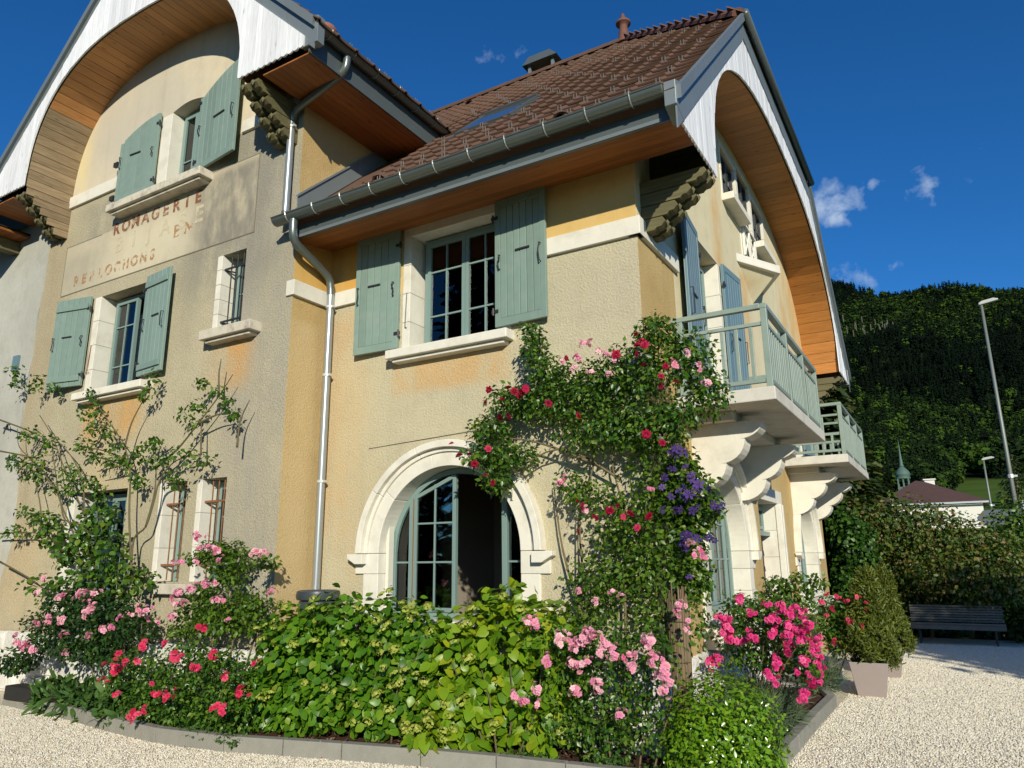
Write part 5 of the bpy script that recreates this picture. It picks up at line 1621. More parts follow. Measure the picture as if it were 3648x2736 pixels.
def budmesh(seed):
    rs = np.random.default_rng(seed); n = 46
    d = norm(rs.normal(size=(n, 3))); d[:, 2] = np.abs(d[:, 2])
    P = d*np.array([.06, .06, .028])*rs.uniform(.75, 1.05, (n, 1))
    V, F = cloud(P, d, norm(np.cross(d, rs.normal(size=(n, 3)))), rs.uniform(.012, .022, n), (np.array([(-.5, -.5, 0), (.5, -.5, 0), (.5, .5, .1), (-.5, .5, .1)]), np.array([(0, 1, 2, 3)])))
    return bigmesh('flower_bud', V, F, MP_BUD, np.repeat(rs.uniform(0, 1, n), 4))
me_bud = [budmesh(1), budmesh(2)]
E_CLIMB = [(-1.18,-0.28,4.04,0.1,0.24,0.14),(-1.15,-0.28,3.81,0.09,0.24,0.15),(-0.99,-0.28,3.55,0.22,0.24,0.22),(-0.48,-0.28,3.38,0.43,0.24,0.28),(0.04,-0.28,3.46,0.42,0.24,0.32),(0.25,-0.28,3.83,0.21,0.24,0.16),(0.5,-0.05,3.56,0.28,0.24,0.28),(0.61,0.1,3.22,0.21,0.24,0.26),(-1.02,-0.28,3.25,0.44,0.24,0.22),(-1.43,-0.28,3.32,0.3,0.24,0.19),(-1.73,-0.28,3.02,0.28,0.24,0.18),(-1.49,-0.28,2.71,0.35,0.24,0.16),(-1.88,-0.28,2.74,0.18,0.24,0.13),(-0.39,-0.28,2.93,0.51,0.24,0.28),(0.1,-0.28,2.88,0.41,0.24,0.27),(0.39,-0.28,2.94,0.22,0.24,0.22),(-1.64,-0.28,2.47,0.17,0.24,0.17)]
E_CLIMBLOW = [(-0.75,-0.22,2.35,0.21,0.16,0.17),(-0.45,-0.22,2.19,0.37,0.16,0.19),(-0.01,-0.22,2.04,0.36,0.16,0.25),(-0.31,-0.22,1.87,0.25,0.16,0.16),(-0.53,-0.22,1.43,0.35,0.16,0.21),(-0.64,-0.22,1.16,0.28,0.16,0.19),(0.0,-0.22,1.51,0.32,0.16,0.25),(0.07,-0.22,1.09,0.27,0.16,0.27),(0.36,-0.1,1.38,0.2,0.16,0.32),(0.24,-0.1,2.3,0.18,0.16,0.32),(0.38,-0.1,1.01,0.16,0.16,0.2),(-0.66,-0.4,0.96,0.23,0.16,0.23)]
E_CLEM = [(0.35,-0.12,2.47,0.2,0.14,0.18),(0.43,-0.12,2.24,0.27,0.14,0.23),(0.46,-0.12,2.02,0.23,0.14,0.18),(0.24,-0.12,2.16,0.16,0.14,0.23),(0.59,-0.12,2.06,0.13,0.14,0.11),(0.35,-0.12,1.81,0.23,0.14,0.14)]
F_CRIM = [(0.15,-0.5,3.73),(0.21,-0.5,3.65),(0.25,-0.5,3.59),(0.19,-0.5,3.43),(0.15,-0.5,3.52),(0.12,-0.5,3.65),(-1.56,-0.5,3.4),(-1.35,-0.5,3.41),(-1.28,-0.5,3.36),(-1.13,-0.5,3.31),(-1.19,-0.5,3.29),(-1.38,-0.5,3.26),(-1.59,-0.5,3.27),(-1.07,-0.5,3.34),(-2.01,-0.5,2.85),(-1.95,-0.5,2.72),(-1.77,-0.5,2.71),(-1.6,-0.5,2.77),(-1.78,-0.5,2.62),(-1.5,-0.5,2.39),(-1.62,-0.5,2.48),(-0.52,-0.5,2.15),(-0.48,-0.5,2.11),(-0.33,-0.5,1.99),(-0.19,-0.5,2.05),(0.02,-0.5,2.01),(-0.14,-0.5,2.1),(-0.04,-0.5,1.99),(0.16,-0.5,1.99),(0.37,-0.5,2.64),(0.2,-0.5,2.74),(0.39,-0.5,3.27),(0.34,-0.5,3.2),(-0.48,-0.5,2.99),(-0.83,-0.5,3.16),(-1.3,-0.5,3.07),(-1.41,-0.5,3.08),(-0.07,-0.5,3.56),(-0.65,-0.5,3.63),(0.42,-0.5,3.37),(0.52,-0.5,3.2),(-0.56,-0.5,1.87),(0.04,-0.5,1.89)]
F_PALE = [(-0.23,-0.45,3.6),(-0.16,-0.45,3.57),(-0.11,-0.45,3.51),(-0.31,-0.45,3.65),(-0.37,-0.45,3.75),(-0.41,-0.45,3.72),(-0.52,-0.45,3.6),(-0.72,-0.45,2.34),(-0.68,-0.45,2.41),(-0.77,-0.45,2.33),(0.69,-0.45,3.33),(0.78,-0.45,3.17),(0.62,-0.45,3.48),(0.5,-0.45,3.38),(-0.52,-0.45,3.46),(-0.37,-0.45,3.43),(-0.69,-0.45,3.6),(-0.15,-0.45,3.37),(0.54,-0.45,1.72),(0.62,-0.45,1.68),(0.66,-0.45,1.62),(0.57,-0.45,1.63),(0.42,-0.45,1.2),(0.47,-0.45,1.08),(0.43,-0.45,0.99),(0.39,-0.45,1.14),(-0.24,-0.45,1.31),(-0.53,-0.45,1.32),(-0.17,-0.45,1.27),(-0.39,-0.45,1.22),(-0.47,-0.45,2.07),(0.2,-0.45,2.23)]
F_CLEM = [(0.35,-0.3,2.56),(0.41,-0.3,2.51),(0.48,-0.3,2.55),(0.36,-0.3,2.43),(0.29,-0.3,2.35),(0.26,-0.3,2.26),(0.42,-0.3,2.34),(0.51,-0.3,2.35),(0.57,-0.3,2.28),(0.48,-0.3,2.25),(0.39,-0.3,2.23),(0.32,-0.3,2.17),(0.52,-0.3,2.16),(0.59,-0.3,2.2),(0.43,-0.3,2.12),(0.36,-0.3,2.06),(0.25,-0.3,2.06),(0.56,-0.3,2.07),(0.63,-0.3,2.11),(0.71,-0.3,2.06),(0.75,-0.3,2.02),(0.77,-0.3,2.05),(0.66,-0.3,2.21),(0.62,-0.3,2.26),(0.53,-0.3,2.01),(0.5,-0.3,2.44),(0.44,-0.3,2.6),(0.45,-0.3,1.8),(0.56,-0.3,1.76),(0.62,-0.3,1.78),(0.68,-0.3,1.75),(0.45,-0.3,1.45),(0.4,-0.3,1.72)]
S_WING = [[(-7.07,-0.92,1.43),(-7.1,-0.92,1.94),(-6.86,-0.92,2.11),(-6.74,-0.92,2.43),(-6.66,-0.92,2.72),(-6.43,-0.92,2.93),(-6.12,-0.92,3.01),(-5.83,-0.92,3.0)],[(-5.83,-0.92,3.0),(-5.86,-0.92,3.23),(-5.89,-0.92,3.5)],[(-7.04,-0.92,1.43),(-7.26,-0.92,2.25),(-7.36,-0.92,2.89),(-7.56,-0.92,3.26),(-7.7,-0.92,3.4),(-8.4,-0.92,3.98)],[(-7.56,-0.92,3.26),(-7.45,-0.92,3.62),(-7.18,-0.92,3.98)],[(-6.79,-0.92,2.89),(-6.36,-0.92,3.11),(-5.96,-0.92,3.43),(-5.57,-0.92,3.77),(-5.33,-0.92,4.03)],[(-7.85,-0.92,1.43),(-8.18,-0.92,2.07),(-8.55,-0.92,2.52),(-9.03,-0.92,3.01),(-9.52,-0.92,3.57),(-10.03,-0.92,4.0)],[(-7.93,-0.92,1.47),(-8.3,-0.92,2.12),(-8.86,-0.92,2.27),(-9.16,-0.92,2.67),(-9.91,-0.92,3.19),(-10.51,-0.92,3.51),(-10.67,-0.92,3.84)],[(-8.16,-0.92,1.47),(-8.62,-0.92,2.1),(-9.05,-0.92,2.55),(-9.44,-0.92,3.28),(-9.58,-0.92,3.65)],[(-8.35,-0.92,1.64),(-9.36,-0.92,2.1),(-9.67,-0.92,2.62),(-10.1,-0.92,3.23)],[(-8.09,-0.92,1.85),(-8.34,-0.92,2.29),(-8.54,-0.92,2.84),(-8.92,-0.92,3.23),(-9.47,-0.92,3.57)],[(-11.53,-0.92,4.12),(-10.3,-0.92,3.77),(-9.59,-0.92,3.53)],[(-6.86,-0.92,2.11),(-6.74,-0.92,2.64),(-6.86,-0.92,3.32)],[(-7.41,-0.92,3.03),(-8.0,-0.92,3.23),(-8.75,-0.92,3.38)],[(-7.4,-0.92,3.0),(-8.18,-0.92,2.95)],[(-11.3,-0.92,3.53),(-10.22,-0.92,3.34),(-9.51,-0.92,3.19)],[(-10.59,-0.92,1.68),(-9.65,-0.92,1.43),(-9.0,-0.92,1.21)],[(-10.92,-0.92,2.12),(-10.02,-0.92,2.12),(-9.35,-0.92,2.08)],[(-5.57,-0.92,3.77),(-5.61,-0.92,4.07),(-5.59,-0.92,4.28)],[(-5.13,-0.92,3.04),(-5.11,-0.92,3.38),(-4.96,-0.92,3.64)],[(-5.96,-0.92,3.43),(-5.6,-0.92,3.51),(-5.3,-0.92,3.52)]]
E_WING = [(-8.54,-0.95,4.14,0.12,0.1,0.11),(-8.4,-0.95,3.88,0.14,0.1,0.12),(-8.64,-0.95,3.84,0.09,0.1,0.08),(-7.04,-0.95,4.04,0.12,0.1,0.1),(-7.21,-0.95,3.95,0.07,0.1,0.06),(-7.0,-0.95,4.21,0.08,0.1,0.1),(-5.93,-0.95,3.98,0.11,0.1,0.07),(-5.57,-0.95,3.83,0.13,0.1,0.06),(-5.37,-0.95,3.67,0.15,0.1,0.05),(-5.95,-0.95,3.68,0.11,0.1,0.1),(-6.26,-0.95,3.58,0.13,0.1,0.07),(-6.01,-0.95,3.43,0.09,0.1,0.07),(-5.26,-0.95,3.51,0.11,0.1,0.07),(-7.14,-0.95,3.22,0.06,0.1,0.06),(-7.95,-0.95,3.51,0.11,0.1,0.1),(-7.74,-0.95,3.27,0.17,0.1,0.1),(-8.34,-0.95,3.6,0.16,0.1,0.13),(-8.53,-0.95,3.38,0.24,0.1,0.13),(-8.17,-0.95,3.15,0.15,0.1,0.08),(-7.77,-0.95,3.08,0.2,0.1,0.09),(-7.43,-0.95,3.02,0.12,0.1,0.1),(-7.19,-0.95,3.09,0.14,0.1,0.09),(-6.84,-0.95,3.25,0.14,0.1,0.1),(-6.69,-0.95,2.97,0.18,0.1,0.09),(-6.34,-0.95,3.04,0.13,0.1,0.09),(-6.02,-0.95,3.04,0.13,0.1,0.08),(-5.69,-0.95,2.93,0.11,0.1,0.07),(-5.9,-0.95,2.89,0.08,0.1,0.05),(-10.16,-0.95,3.68,0.26,0.1,0.12),(-9.53,-0.95,3.5,0.2,0.1,0.14),(-10.52,-0.95,3.26,0.27,0.1,0.12),(-9.81,-0.95,3.21,0.26,0.1,0.14),(-9.85,-0.95,3.01,0.23,0.1,0.11),(-8.89,-0.95,3.0,0.21,0.1,0.13),(-9.09,-0.95,2.78,0.22,0.1,0.13),(-8.7,-0.95,2.69,0.16,0.1,0.13),(-8.41,-0.95,2.83,0.15,0.1,0.1),(-8.2,-0.95,2.77,0.1,0.1,0.08),(-7.09,-0.95,2.74,0.12,0.1,0.12),(-6.26,-0.95,2.73,0.15,0.1,0.08),(-6.28,-0.95,2.65,0.13,0.1,0.06),(-8.0,-0.95,2.56,0.15,0.1,0.18),(-7.7,-0.95,2.37,0.17,0.1,0.12),(-10.91,-0.95,4.62,0.19,0.1,0.09),(-11.03,-0.95,4.88,0.19,0.1,0.09),(-10.13,-0.95,4.61,0.12,0.1,0.09),(-10.24,-0.95,4.48,0.09,0.1,0.09),(-9.67,-0.95,4.41,0.11,0.1,0.06),(-10.01,-0.95,2.45,0.17,0.1,0.11),(-9.66,-0.95,2.32,0.17,0.1,0.08),(-10.24,-0.95,2.15,0.23,0.1,0.1),(-5.19,-0.95,3.44,0.08,0.1,0.04)]
E_WINGBASE = [(-7.92,-0.98,2.25,0.27,0.25,0.22),(-8.16,-0.98,1.96,0.33,0.25,0.25),(-7.61,-0.98,1.82,0.34,0.25,0.27),(-7.13,-0.98,1.53,0.28,0.25,0.21),(-7.92,-0.98,1.54,0.42,0.25,0.27),(-8.55,-0.98,1.77,0.23,0.25,0.21),(-9.06,-0.98,2.05,0.21,0.25,0.19),(-9.29,-0.98,2.28,0.22,0.25,0.16),(-6.7,-0.98,1.38,0.18,0.25,0.18),(-8.33,-0.98,1.33,0.38,0.25,0.23),(-7.51,-0.98,1.33,0.36,0.25,0.22),(-9.21,-0.98,1.32,0.16,0.25,0.14)]
E_LROSE = [(-8.16,-1.15,1.08,0.33,0.3,0.28),(-7.49,-1.15,1.06,0.31,0.3,0.24),(-6.86,-1.15,1.03,0.28,0.3,0.21),(-8.57,-1.15,0.82,0.29,0.3,0.21),(-7.85,-1.15,0.73,0.5,0.3,0.27),(-7.08,-1.15,0.76,0.4,0.3,0.26),(-6.49,-1.15,0.81,0.27,0.3,0.2),(-8.69,-1.15,0.53,0.32,0.3,0.18),(-7.66,-1.15,0.54,0.44,0.3,0.22),(-9.16,-1.15,0.3,0.19,0.3,0.16),(-9.22,-1.15,0.22,0.22,0.3,0.11),(-6.96,-1.15,0.53,0.28,0.3,0.19)]
F_LROSE = [(-7.48,-1.5,1.2),(-7.39,-1.5,1.22),(-7.14,-1.5,1.27),(-7.23,-1.5,1.19),(-7.06,-1.5,1.23),(-6.8,-1.5,1.25),(-6.69,-1.5,1.24),(-6.84,-1.5,1.14),(-6.74,-1.5,1.13),(-6.75,-1.5,1.05),(-6.63,-1.5,1.07),(-6.85,-1.5,1.02),(-6.76,-1.5,1.1),(-7.92,-1.5,0.89),(-7.84,-1.5,0.87),(-7.7,-1.5,0.93),(-7.63,-1.5,0.92),(-7.45,-1.5,0.94),(-7.38,-1.5,0.92),(-7.52,-1.5,0.92),(-7.4,-1.5,0.73),(-8.36,-1.5,0.7),(-8.23,-1.5,0.62),(-8.13,-1.5,0.57),(-8.01,-1.5,0.54),(-8.21,-1.5,0.58),(-8.11,-1.5,0.61),(-7.12,-1.5,0.57),(-6.45,-1.5,0.85),(-6.2,-1.5,0.88),(-6.76,-1.5,0.76),(-5.98,-1.5,1.02),(-6.01,-1.5,0.98),(-5.78,-1.5,1.06),(-5.67,-1.5,1.1),(-5.61,-1.5,1.08),(-5.69,-1.5,1.05),(-7.76,-1.5,1.44),(-7.94,-1.5,1.26)]
E_MROSE = [(-5.2,-1.05,1.76,0.18,0.22,0.14),(-4.92,-1.05,1.76,0.14,0.22,0.12),(-4.74,-1.05,1.62,0.1,0.22,0.12),(-5.48,-1.05,1.68,0.19,0.22,0.08),(-5.04,-1.05,1.58,0.18,0.22,0.08),(-4.89,-1.05,1.46,0.18,0.22,0.12),(-5.34,-1.05,1.27,0.25,0.22,0.12),(-5.54,-1.05,1.06,0.23,0.22,0.15),(-5.12,-1.05,1.14,0.26,0.22,0.16),(-4.71,-1.05,1.14,0.22,0.22,0.16),(-4.45,-1.05,1.15,0.23,0.22,0.15),(-5.65,-1.05,0.84,0.19,0.22,0.13),(-4.82,-1.05,0.93,0.28,0.22,0.14),(-4.36,-1.05,0.98,0.17,0.22,0.13),(-4.32,-1.05,1.61,0.08,0.22,0.09),(-5.23,-1.05,0.89,0.2,0.22,0.12)]
F_MROSE = [(-5.04,-1.3,1.94),(-5.0,-1.3,1.89),(-5.03,-1.3,1.91),(-5.09,-1.3,1.78),(-4.88,-1.3,1.78),(-4.81,-1.3,1.8),(-4.75,-1.3,1.76),(-4.83,-1.3,1.77),(-4.09,-1.3,1.72),(-4.05,-1.3,1.73),(-4.06,-1.3,1.69),(-4.01,-1.3,1.71),(-5.43,-1.3,1.64),(-5.38,-1.3,1.61),(-4.99,-1.3,1.37),(-4.92,-1.3,1.39),(-4.83,-1.3,1.38),(-4.78,-1.3,1.39),(-4.94,-1.3,1.35),(-5.27,-1.3,1.32),(-5.37,-1.3,1.28),(-5.21,-1.3,1.3),(-5.3,-1.3,1.28),(-5.41,-1.3,1.21),(-5.3,-1.3,1.16),(-5.35,-1.3,1.14),(-5.27,-1.3,1.15),(-4.61,-1.3,1.2),(-4.65,-1.3,1.21),(-4.57,-1.3,1.19),(-5.48,-1.3,1.0),(-5.43,-1.3,0.99),(-5.77,-1.3,0.98),(-5.7,-1.3,0.96),(-3.86,-1.3,1.31),(-3.83,-1.3,1.29),(-4.52,-1.3,0.99),(-5.03,-1.3,1.65),(-4.61,-1.3,1.64)]
E_CRIMS = [(-6.11,-1.35,0.46,0.26,0.27,0.17),(-6.34,-1.35,0.32,0.2,0.27,0.15),(-5.73,-1.35,0.31,0.27,0.27,0.19),(-5.32,-1.35,0.47,0.28,0.27,0.22),(-5.2,-1.35,0.23,0.3,0.27,0.2),(-4.77,-1.35,0.42,0.27,0.27,0.21),(-4.5,-1.35,0.28,0.27,0.27,0.17),(-4.24,-1.35,0.17,0.19,0.27,0.13),(-5.07,-1.35,0.65,0.18,0.27,0.12),(-5.64,-1.35,0.14,0.23,0.27,0.17),(-4.61,-1.35,0.59,0.19,0.27,0.11),(-5.83,-1.35,0.06,0.19,0.27,0.13),(-4.24,-1.35,0.45,0.17,0.27,0.15)]
F_CRIMS = [(-5.85,-1.72,0.51),(-5.79,-1.72,0.55),(-5.78,-1.72,0.5),(-5.69,-1.72,0.49),(-5.79,-1.72,0.43),(-5.86,-1.72,0.46),(-5.61,-1.72,0.52),(-5.71,-1.72,0.45),(-5.6,-1.72,0.64),(-5.65,-1.72,0.62),(-5.48,-1.72,0.56),(-5.92,-1.72,0.34),(-5.9,-1.72,0.31),(-4.88,-1.72,0.78),(-4.9,-1.72,0.76),(-4.71,-1.72,0.67),(-4.58,-1.72,0.65),(-5.24,-1.72,0.76),(-4.44,-1.72,0.96),(-4.32,-1.72,0.94),(-4.98,-1.72,0.37),(-4.94,-1.72,0.27),(-4.82,-1.72,0.28),(-4.72,-1.72,0.31),(-4.67,-1.72,0.27),(-4.77,-1.72,0.24),(-4.69,-1.72,0.25),(-4.87,-1.72,0.26),(-5.36,-1.72,0.05),(-5.22,-1.72,0.09),(-5.38,-1.72,-0.01),(-5.25,-1.72,0.03),(-5.28,-1.72,0.57),(-4.12,-1.72,0.65),(-4.04,-1.72,0.66),(-4.06,-1.72,0.71),(-3.95,-1.72,0.49),(-4.34,-1.72,0.59),(-4.32,-1.72,0.56),(-3.71,-1.72,0.34),(-3.63,-1.72,0.39),(-3.6,-1.72,0.34),(-3.67,-1.72,0.35),(-3.95,-1.72,0.22),(-3.9,-1.72,0.21),(-3.99,-1.72,0.21),(-3.5,-1.72,0.65),(-5.63,-1.72,0.2)]
E_PEREN = [(-7.89,-1.5,0.09,0.3,0.22,0.12),(-7.28,-1.5,0.1,0.35,0.22,0.14),(-6.68,-1.5,0.09,0.34,0.22,0.16),(-6.2,-1.5,0.06,0.24,0.22,0.13)]
E_WEED = [(-4.58,-1.55,-0.02,0.34,0.12,0.05),(-4.09,-1.55,-0.01,0.22,0.12,0.05),(-5.79,-1.55,-0.08,0.13,0.12,0.04)]
E_PROSE = [(-0.9,-0.62,0.88,0.21,0.22,0.23),(-0.61,-0.62,0.81,0.27,0.22,0.27),(-0.28,-0.62,0.83,0.31,0.22,0.26),(0.03,-0.62,0.84,0.26,0.22,0.26),(0.24,-0.62,0.78,0.19,0.22,0.26),(-0.71,-0.62,0.53,0.32,0.22,0.27),(-0.34,-0.62,0.47,0.4,0.22,0.31),(0.05,-0.62,0.46,0.3,0.22,0.3),(-0.82,-0.62,0.2,0.28,0.22,0.21),(-0.45,-0.62,0.16,0.36,0.22,0.18),(-0.05,-0.62,0.16,0.31,0.22,0.18)]
F_PROSE = [(-0.86,-0.9,1.09),(-0.83,-0.9,1.06),(-0.89,-0.9,1.05),(-0.84,-0.9,1.02),(-0.54,-0.9,0.9),(-0.47,-0.9,0.88),(-0.4,-0.9,0.86),(-0.49,-0.9,0.93),(-0.56,-0.9,0.94),(-0.37,-0.9,0.89),(-0.29,-0.9,0.99),(-0.2,-0.9,0.98),(-0.16,-0.9,0.94),(-0.12,-0.9,0.88),(-0.07,-0.9,0.85),(-0.24,-0.9,0.97),(-0.31,-0.9,0.94),(-0.09,-0.9,0.92),(-0.03,-0.9,0.83),(-0.14,-0.9,0.84),(-0.66,-0.9,0.75),(-0.64,-0.9,0.72),(-0.45,-0.9,0.73),(-0.43,-0.9,0.7),(-0.32,-0.9,0.73),(-0.34,-0.9,0.75),(-1.0,-0.9,0.43),(-0.9,-0.9,0.39),(-0.83,-0.9,0.36),(-0.93,-0.9,0.37),(-0.8,-0.9,0.49),(-0.26,-0.9,0.59),(-0.24,-0.9,0.56),(-0.2,-0.9,0.54),(0.22,-0.9,0.94),(0.27,-0.9,0.96),(0.3,-0.9,0.94),(0.28,-0.9,0.9),(0.29,-0.9,0.77),(0.32,-0.9,0.79),(0.37,-0.9,0.74),(0.4,-0.9,0.71),(0.07,-0.9,0.8),(0.15,-0.9,0.8),(0.35,-0.9,0.67),(0.41,-0.9,0.64),(0.13,-0.9,0.73),(-0.01,-0.9,0.34),(0.36,-0.9,0.56),(-0.46,-0.9,0.52),(-0.42,-0.9,0.51)]
E_VROSE = [(0.42,1.5,1.08,0.22,0.35,0.15),(0.65,1.5,1.05,0.24,0.35,0.15),(0.88,1.5,1.05,0.24,0.35,0.13),(1.03,1.5,0.96,0.18,0.35,0.14),(0.32,1.5,0.81,0.24,0.35,0.17),(0.57,1.5,0.82,0.27,0.35,0.18),(0.82,1.5,0.8,0.31,0.35,0.2),(1.03,1.5,0.71,0.2,0.35,0.22),(0.42,1.5,0.59,0.26,0.35,0.17),(0.67,1.5,0.54,0.26,0.35,0.16),(0.92,1.5,0.52,0.25,0.35,0.16),(1.1,1.5,0.46,0.11,0.35,0.15)]
F_VROSE = [(0.54,1.05,1.2),(0.56,1.05,1.18),(0.52,1.05,1.19),(0.31,1.05,0.99),(0.36,1.05,1.01),(0.4,1.05,0.98),(0.44,1.05,0.98),(0.38,1.05,0.95),(0.42,1.05,0.91),(0.44,1.05,0.88),(0.38,1.05,0.84),(0.43,1.05,0.82),(0.44,1.05,0.78),(0.4,1.05,0.79),(0.47,1.05,0.76),(0.37,1.05,0.87),(0.79,1.05,1.13),(0.82,1.05,1.14),(0.68,1.05,1.08),(0.65,1.05,1.07),(0.96,1.05,1.14),(0.94,1.05,1.13),(1.06,1.05,1.11),(1.08,1.05,1.12),(1.05,1.05,1.05),(1.03,1.05,1.05),(1.16,1.05,1.09),(1.17,1.05,1.06),(0.88,1.05,1.01),(0.85,1.05,1.0),(0.89,1.05,1.03),(0.85,1.05,0.88),(0.87,1.05,0.9),(0.84,1.05,0.84),(1.02,1.05,0.96),(1.0,1.05,0.94),(1.1,1.05,0.91),(1.08,1.05,0.93),(1.11,1.05,0.9),(0.98,1.05,0.84),(1.01,1.05,0.86),(1.12,1.05,0.82),(1.14,1.05,0.81),(1.19,1.05,0.97),(1.21,1.05,0.95),(0.67,1.05,0.82),(0.65,1.05,0.83),(0.99,1.05,0.76),(1.0,1.05,0.73),(0.98,1.05,0.71),(1.26,1.05,0.83),(1.25,1.05,0.8),(1.27,1.05,0.77),(1.23,1.05,0.74),(1.24,1.05,0.7),(1.26,1.05,0.66),(1.27,1.05,0.62),(1.24,1.05,0.6),(1.27,1.05,0.57),(1.26,1.05,0.52),(0.86,1.05,0.6),(0.84,1.05,0.62),(0.87,1.05,0.57),(0.84,1.05,0.55),(1.13,1.05,0.64),(1.15,1.05,0.61),(1.11,1.05,0.6),(1.21,1.05,0.44),(1.23,1.05,0.42),(1.19,1.05,0.41),(1.04,1.05,0.5),(1.08,1.05,0.32),(1.08,1.05,0.28),(1.09,1.05,0.25),(1.06,1.05,0.26),(0.22,1.05,0.58),(0.26,1.05,0.56),(0.19,1.05,0.56),(0.23,1.05,0.53),(0.29,1.05,0.62),(0.6,1.05,0.89),(0.53,1.05,0.77),(0.84,1.05,0.41),(0.77,1.05,0.47),(1.17,1.05,0.49)]
E_LAV = [(0.55,1.0,0.37,0.24,0.35,0.12),(0.75,1.0,0.3,0.29,0.35,0.16),(0.99,1.0,0.27,0.29,0.35,0.16),(1.18,1.0,0.34,0.19,0.35,0.12),(0.8,1.0,0.14,0.21,0.35,0.1),(0.41,1.0,0.43,0.16,0.35,0.1)]
E_LAV2 = [(0.9,4.2,0.33,0.11,0.2,0.14),(0.95,4.2,0.25,0.12,0.2,0.12)]
E_R2 = [(0.85,5.0,0.89,0.2,0.3,0.18),(1.04,5.0,0.85,0.2,0.3,0.18),(1.18,5.0,0.85,0.18,0.3,0.18),(0.76,5.0,0.63,0.15,0.3,0.23),(0.97,5.0,0.59,0.2,0.3,0.25),(0.88,5.0,0.37,0.15,0.3,0.18)]
F_R2 = [(0.86,4.65,1.08),(0.89,4.65,1.09),(1.02,4.65,1.07),(1.04,4.65,1.04),(1.01,4.65,1.05),(0.81,4.65,0.99),(0.81,4.65,0.96),(1.27,4.65,1.05),(1.29,4.65,1.06),(0.94,4.65,0.9),(0.95,4.65,0.88),(0.86,4.65,0.78),(0.85,4.65,0.79),(1.13,4.65,0.75),(1.19,4.65,0.74),(1.17,4.65,0.72),(1.28,4.65,0.67),(0.94,4.65,0.47),(0.92,4.65,0.46),(1.11,4.65,1.01),(1.14,4.65,1.0),(1.34,4.65,0.88),(1.37,4.65,0.98)]
E_VINE = [(0.52,2.9,1.26,0.17,0.2,0.11),(0.67,2.9,1.28,0.15,0.2,0.08),(0.43,2.9,1.11,0.13,0.2,0.13),(0.7,2.9,1.15,0.19,0.2,0.11),(0.59,2.9,1.04,0.19,0.2,0.11),(0.93,2.9,1.26,0.13,0.2,0.08),(1.04,2.9,1.32,0.1,0.2,0.08),(0.79,2.9,1.38,0.06,0.2,0.06),(0.9,2.9,1.04,0.1,0.2,0.1)]
nowall = lambda P: ~((P[:, 0] < 0) & (P[:, 1] > -.015)) & ~((P[:, 0] >= -.02) & (P[:, 0] < .02) & (P[:, 1] > 0)) & ~((P[:, 0] < -4.58) & (P[:, 1] > -.70)) & (P[:, 2] > GZ+.1)

# climbing rose on the house corner
t = thing('climbing_rose', 'tall climbing rose with crimson and pale pink flowers on the house corner', 'rose', (-.1, -.2, GZ+.09))
foliage(t, E_CLIMB, 11500, .060, T_ROSE, ML_ROSE, 11, clip=nowall, shell=(.3, 1.05))
foliage(t, E_CLIMBLOW+[(.05, -.22, 1.8, .30, .18, .35), (-.30, -.2, 1.5, .45, .15, .5), (.1, -.2, 2.5, .3, .16, .4)], 5600, .058, T_ROSE, ML_YROSE, 12, clip=nowall, shell=(.3, 1.1))
z0 = GZ+.09
stems(t, [[(-.72, -.28, z0), (-.70, -.16, 1.2), (-.75, -.12, 2.0), (-.55, -.15, 2.7), (-.9, -.2, 3.3)], [(-.25, -.28, z0), (-.28, -.14, 1.2), (-.22, -.12, 1.9), (-.35, -.15, 2.7), (.0, -.25, 3.5)], [(.10, -.25, z0), (.12, -.12, 1.2), (.10, -.10, 2.2), (.15, -.15, 3.0), (.25, -.2, 3.9)], [(-.6, -.2, 2.6), (-1.2, -.2, 2.85), (-1.75, -.25, 2.95)], [(-.85, -.2, 3.2), (-1.1, -.15, 3.6), (-1.18, -.12, 4.1)], [(.15, -.2, 3.2), (.5, -.05, 3.5), (.7, .15, 3.3)], [(-.28, -.14, 2.4), (-.9, -.22, 2.75), (-1.5, -.28, 2.5)], [(-.68, -.16, .9), (-.95, -.12, 1.7), (-1.05, -.1, 2.4)]], .017, M_STEM)
blooms(t, F_CRIM, me_crim, 'crimson_bloom', 21, (.75, 1.15))
blooms(t, F_PALE, me_pale, 'pink_cluster', 22, (.7, 1.15))
# clematis beside it
t = thing('clematis', 'purple clematis climbing between the rose and the side arch', 'clematis', (.35, -.12, GZ+.09))
foliage(t, E_CLEM+[(.36, -.12, 1.5, .22, .14, .3)], 3600, .065, T_ROSE, ML_YROSE, 13, clip=nowall, shell=(.4, 1.0))
stems(t, [[(.32, -.14, z0), (.33, -.1, 1.0), (.36, -.1, 1.8), (.4, -.12, 2.4)]], .012, M_STEM)
blooms(t, F_CLEM, me_purp, 'purple_bloom', 23, (.65, 1.0), (.2, -.8, .35), .45, .1)
# willow screen round the stems
t = thing('willow_screen', 'rolled brown willow screen wrapped round the climbing stems at the corner', 'screen', (.27, -.24, GZ+.09))
M_WIL = plain('willow_stick', (.15, .105, .06), .8, .2, 20, rnd=.25)
for i in range(34):
    a = -2.6+2.9*i/33
    x = .27+.085*math.cos(a); y = -.24+.085*math.sin(a)
    m = MB(); m.tube([(x, y, z0), (x+random.uniform(-.01, .01), y, random.uniform(1.15, 1.4))], .0065, 4); m.build('stick', M_WIL, t)
m = MB()
for zc in (.35, .7, 1.05): m.tube([(.27+.093*math.cos(a), -.24+.093*math.sin(a), zc) for a in np.linspace(-2.7, .4, 12)], .004, 4)
m.build('wire', M_IRON, t)
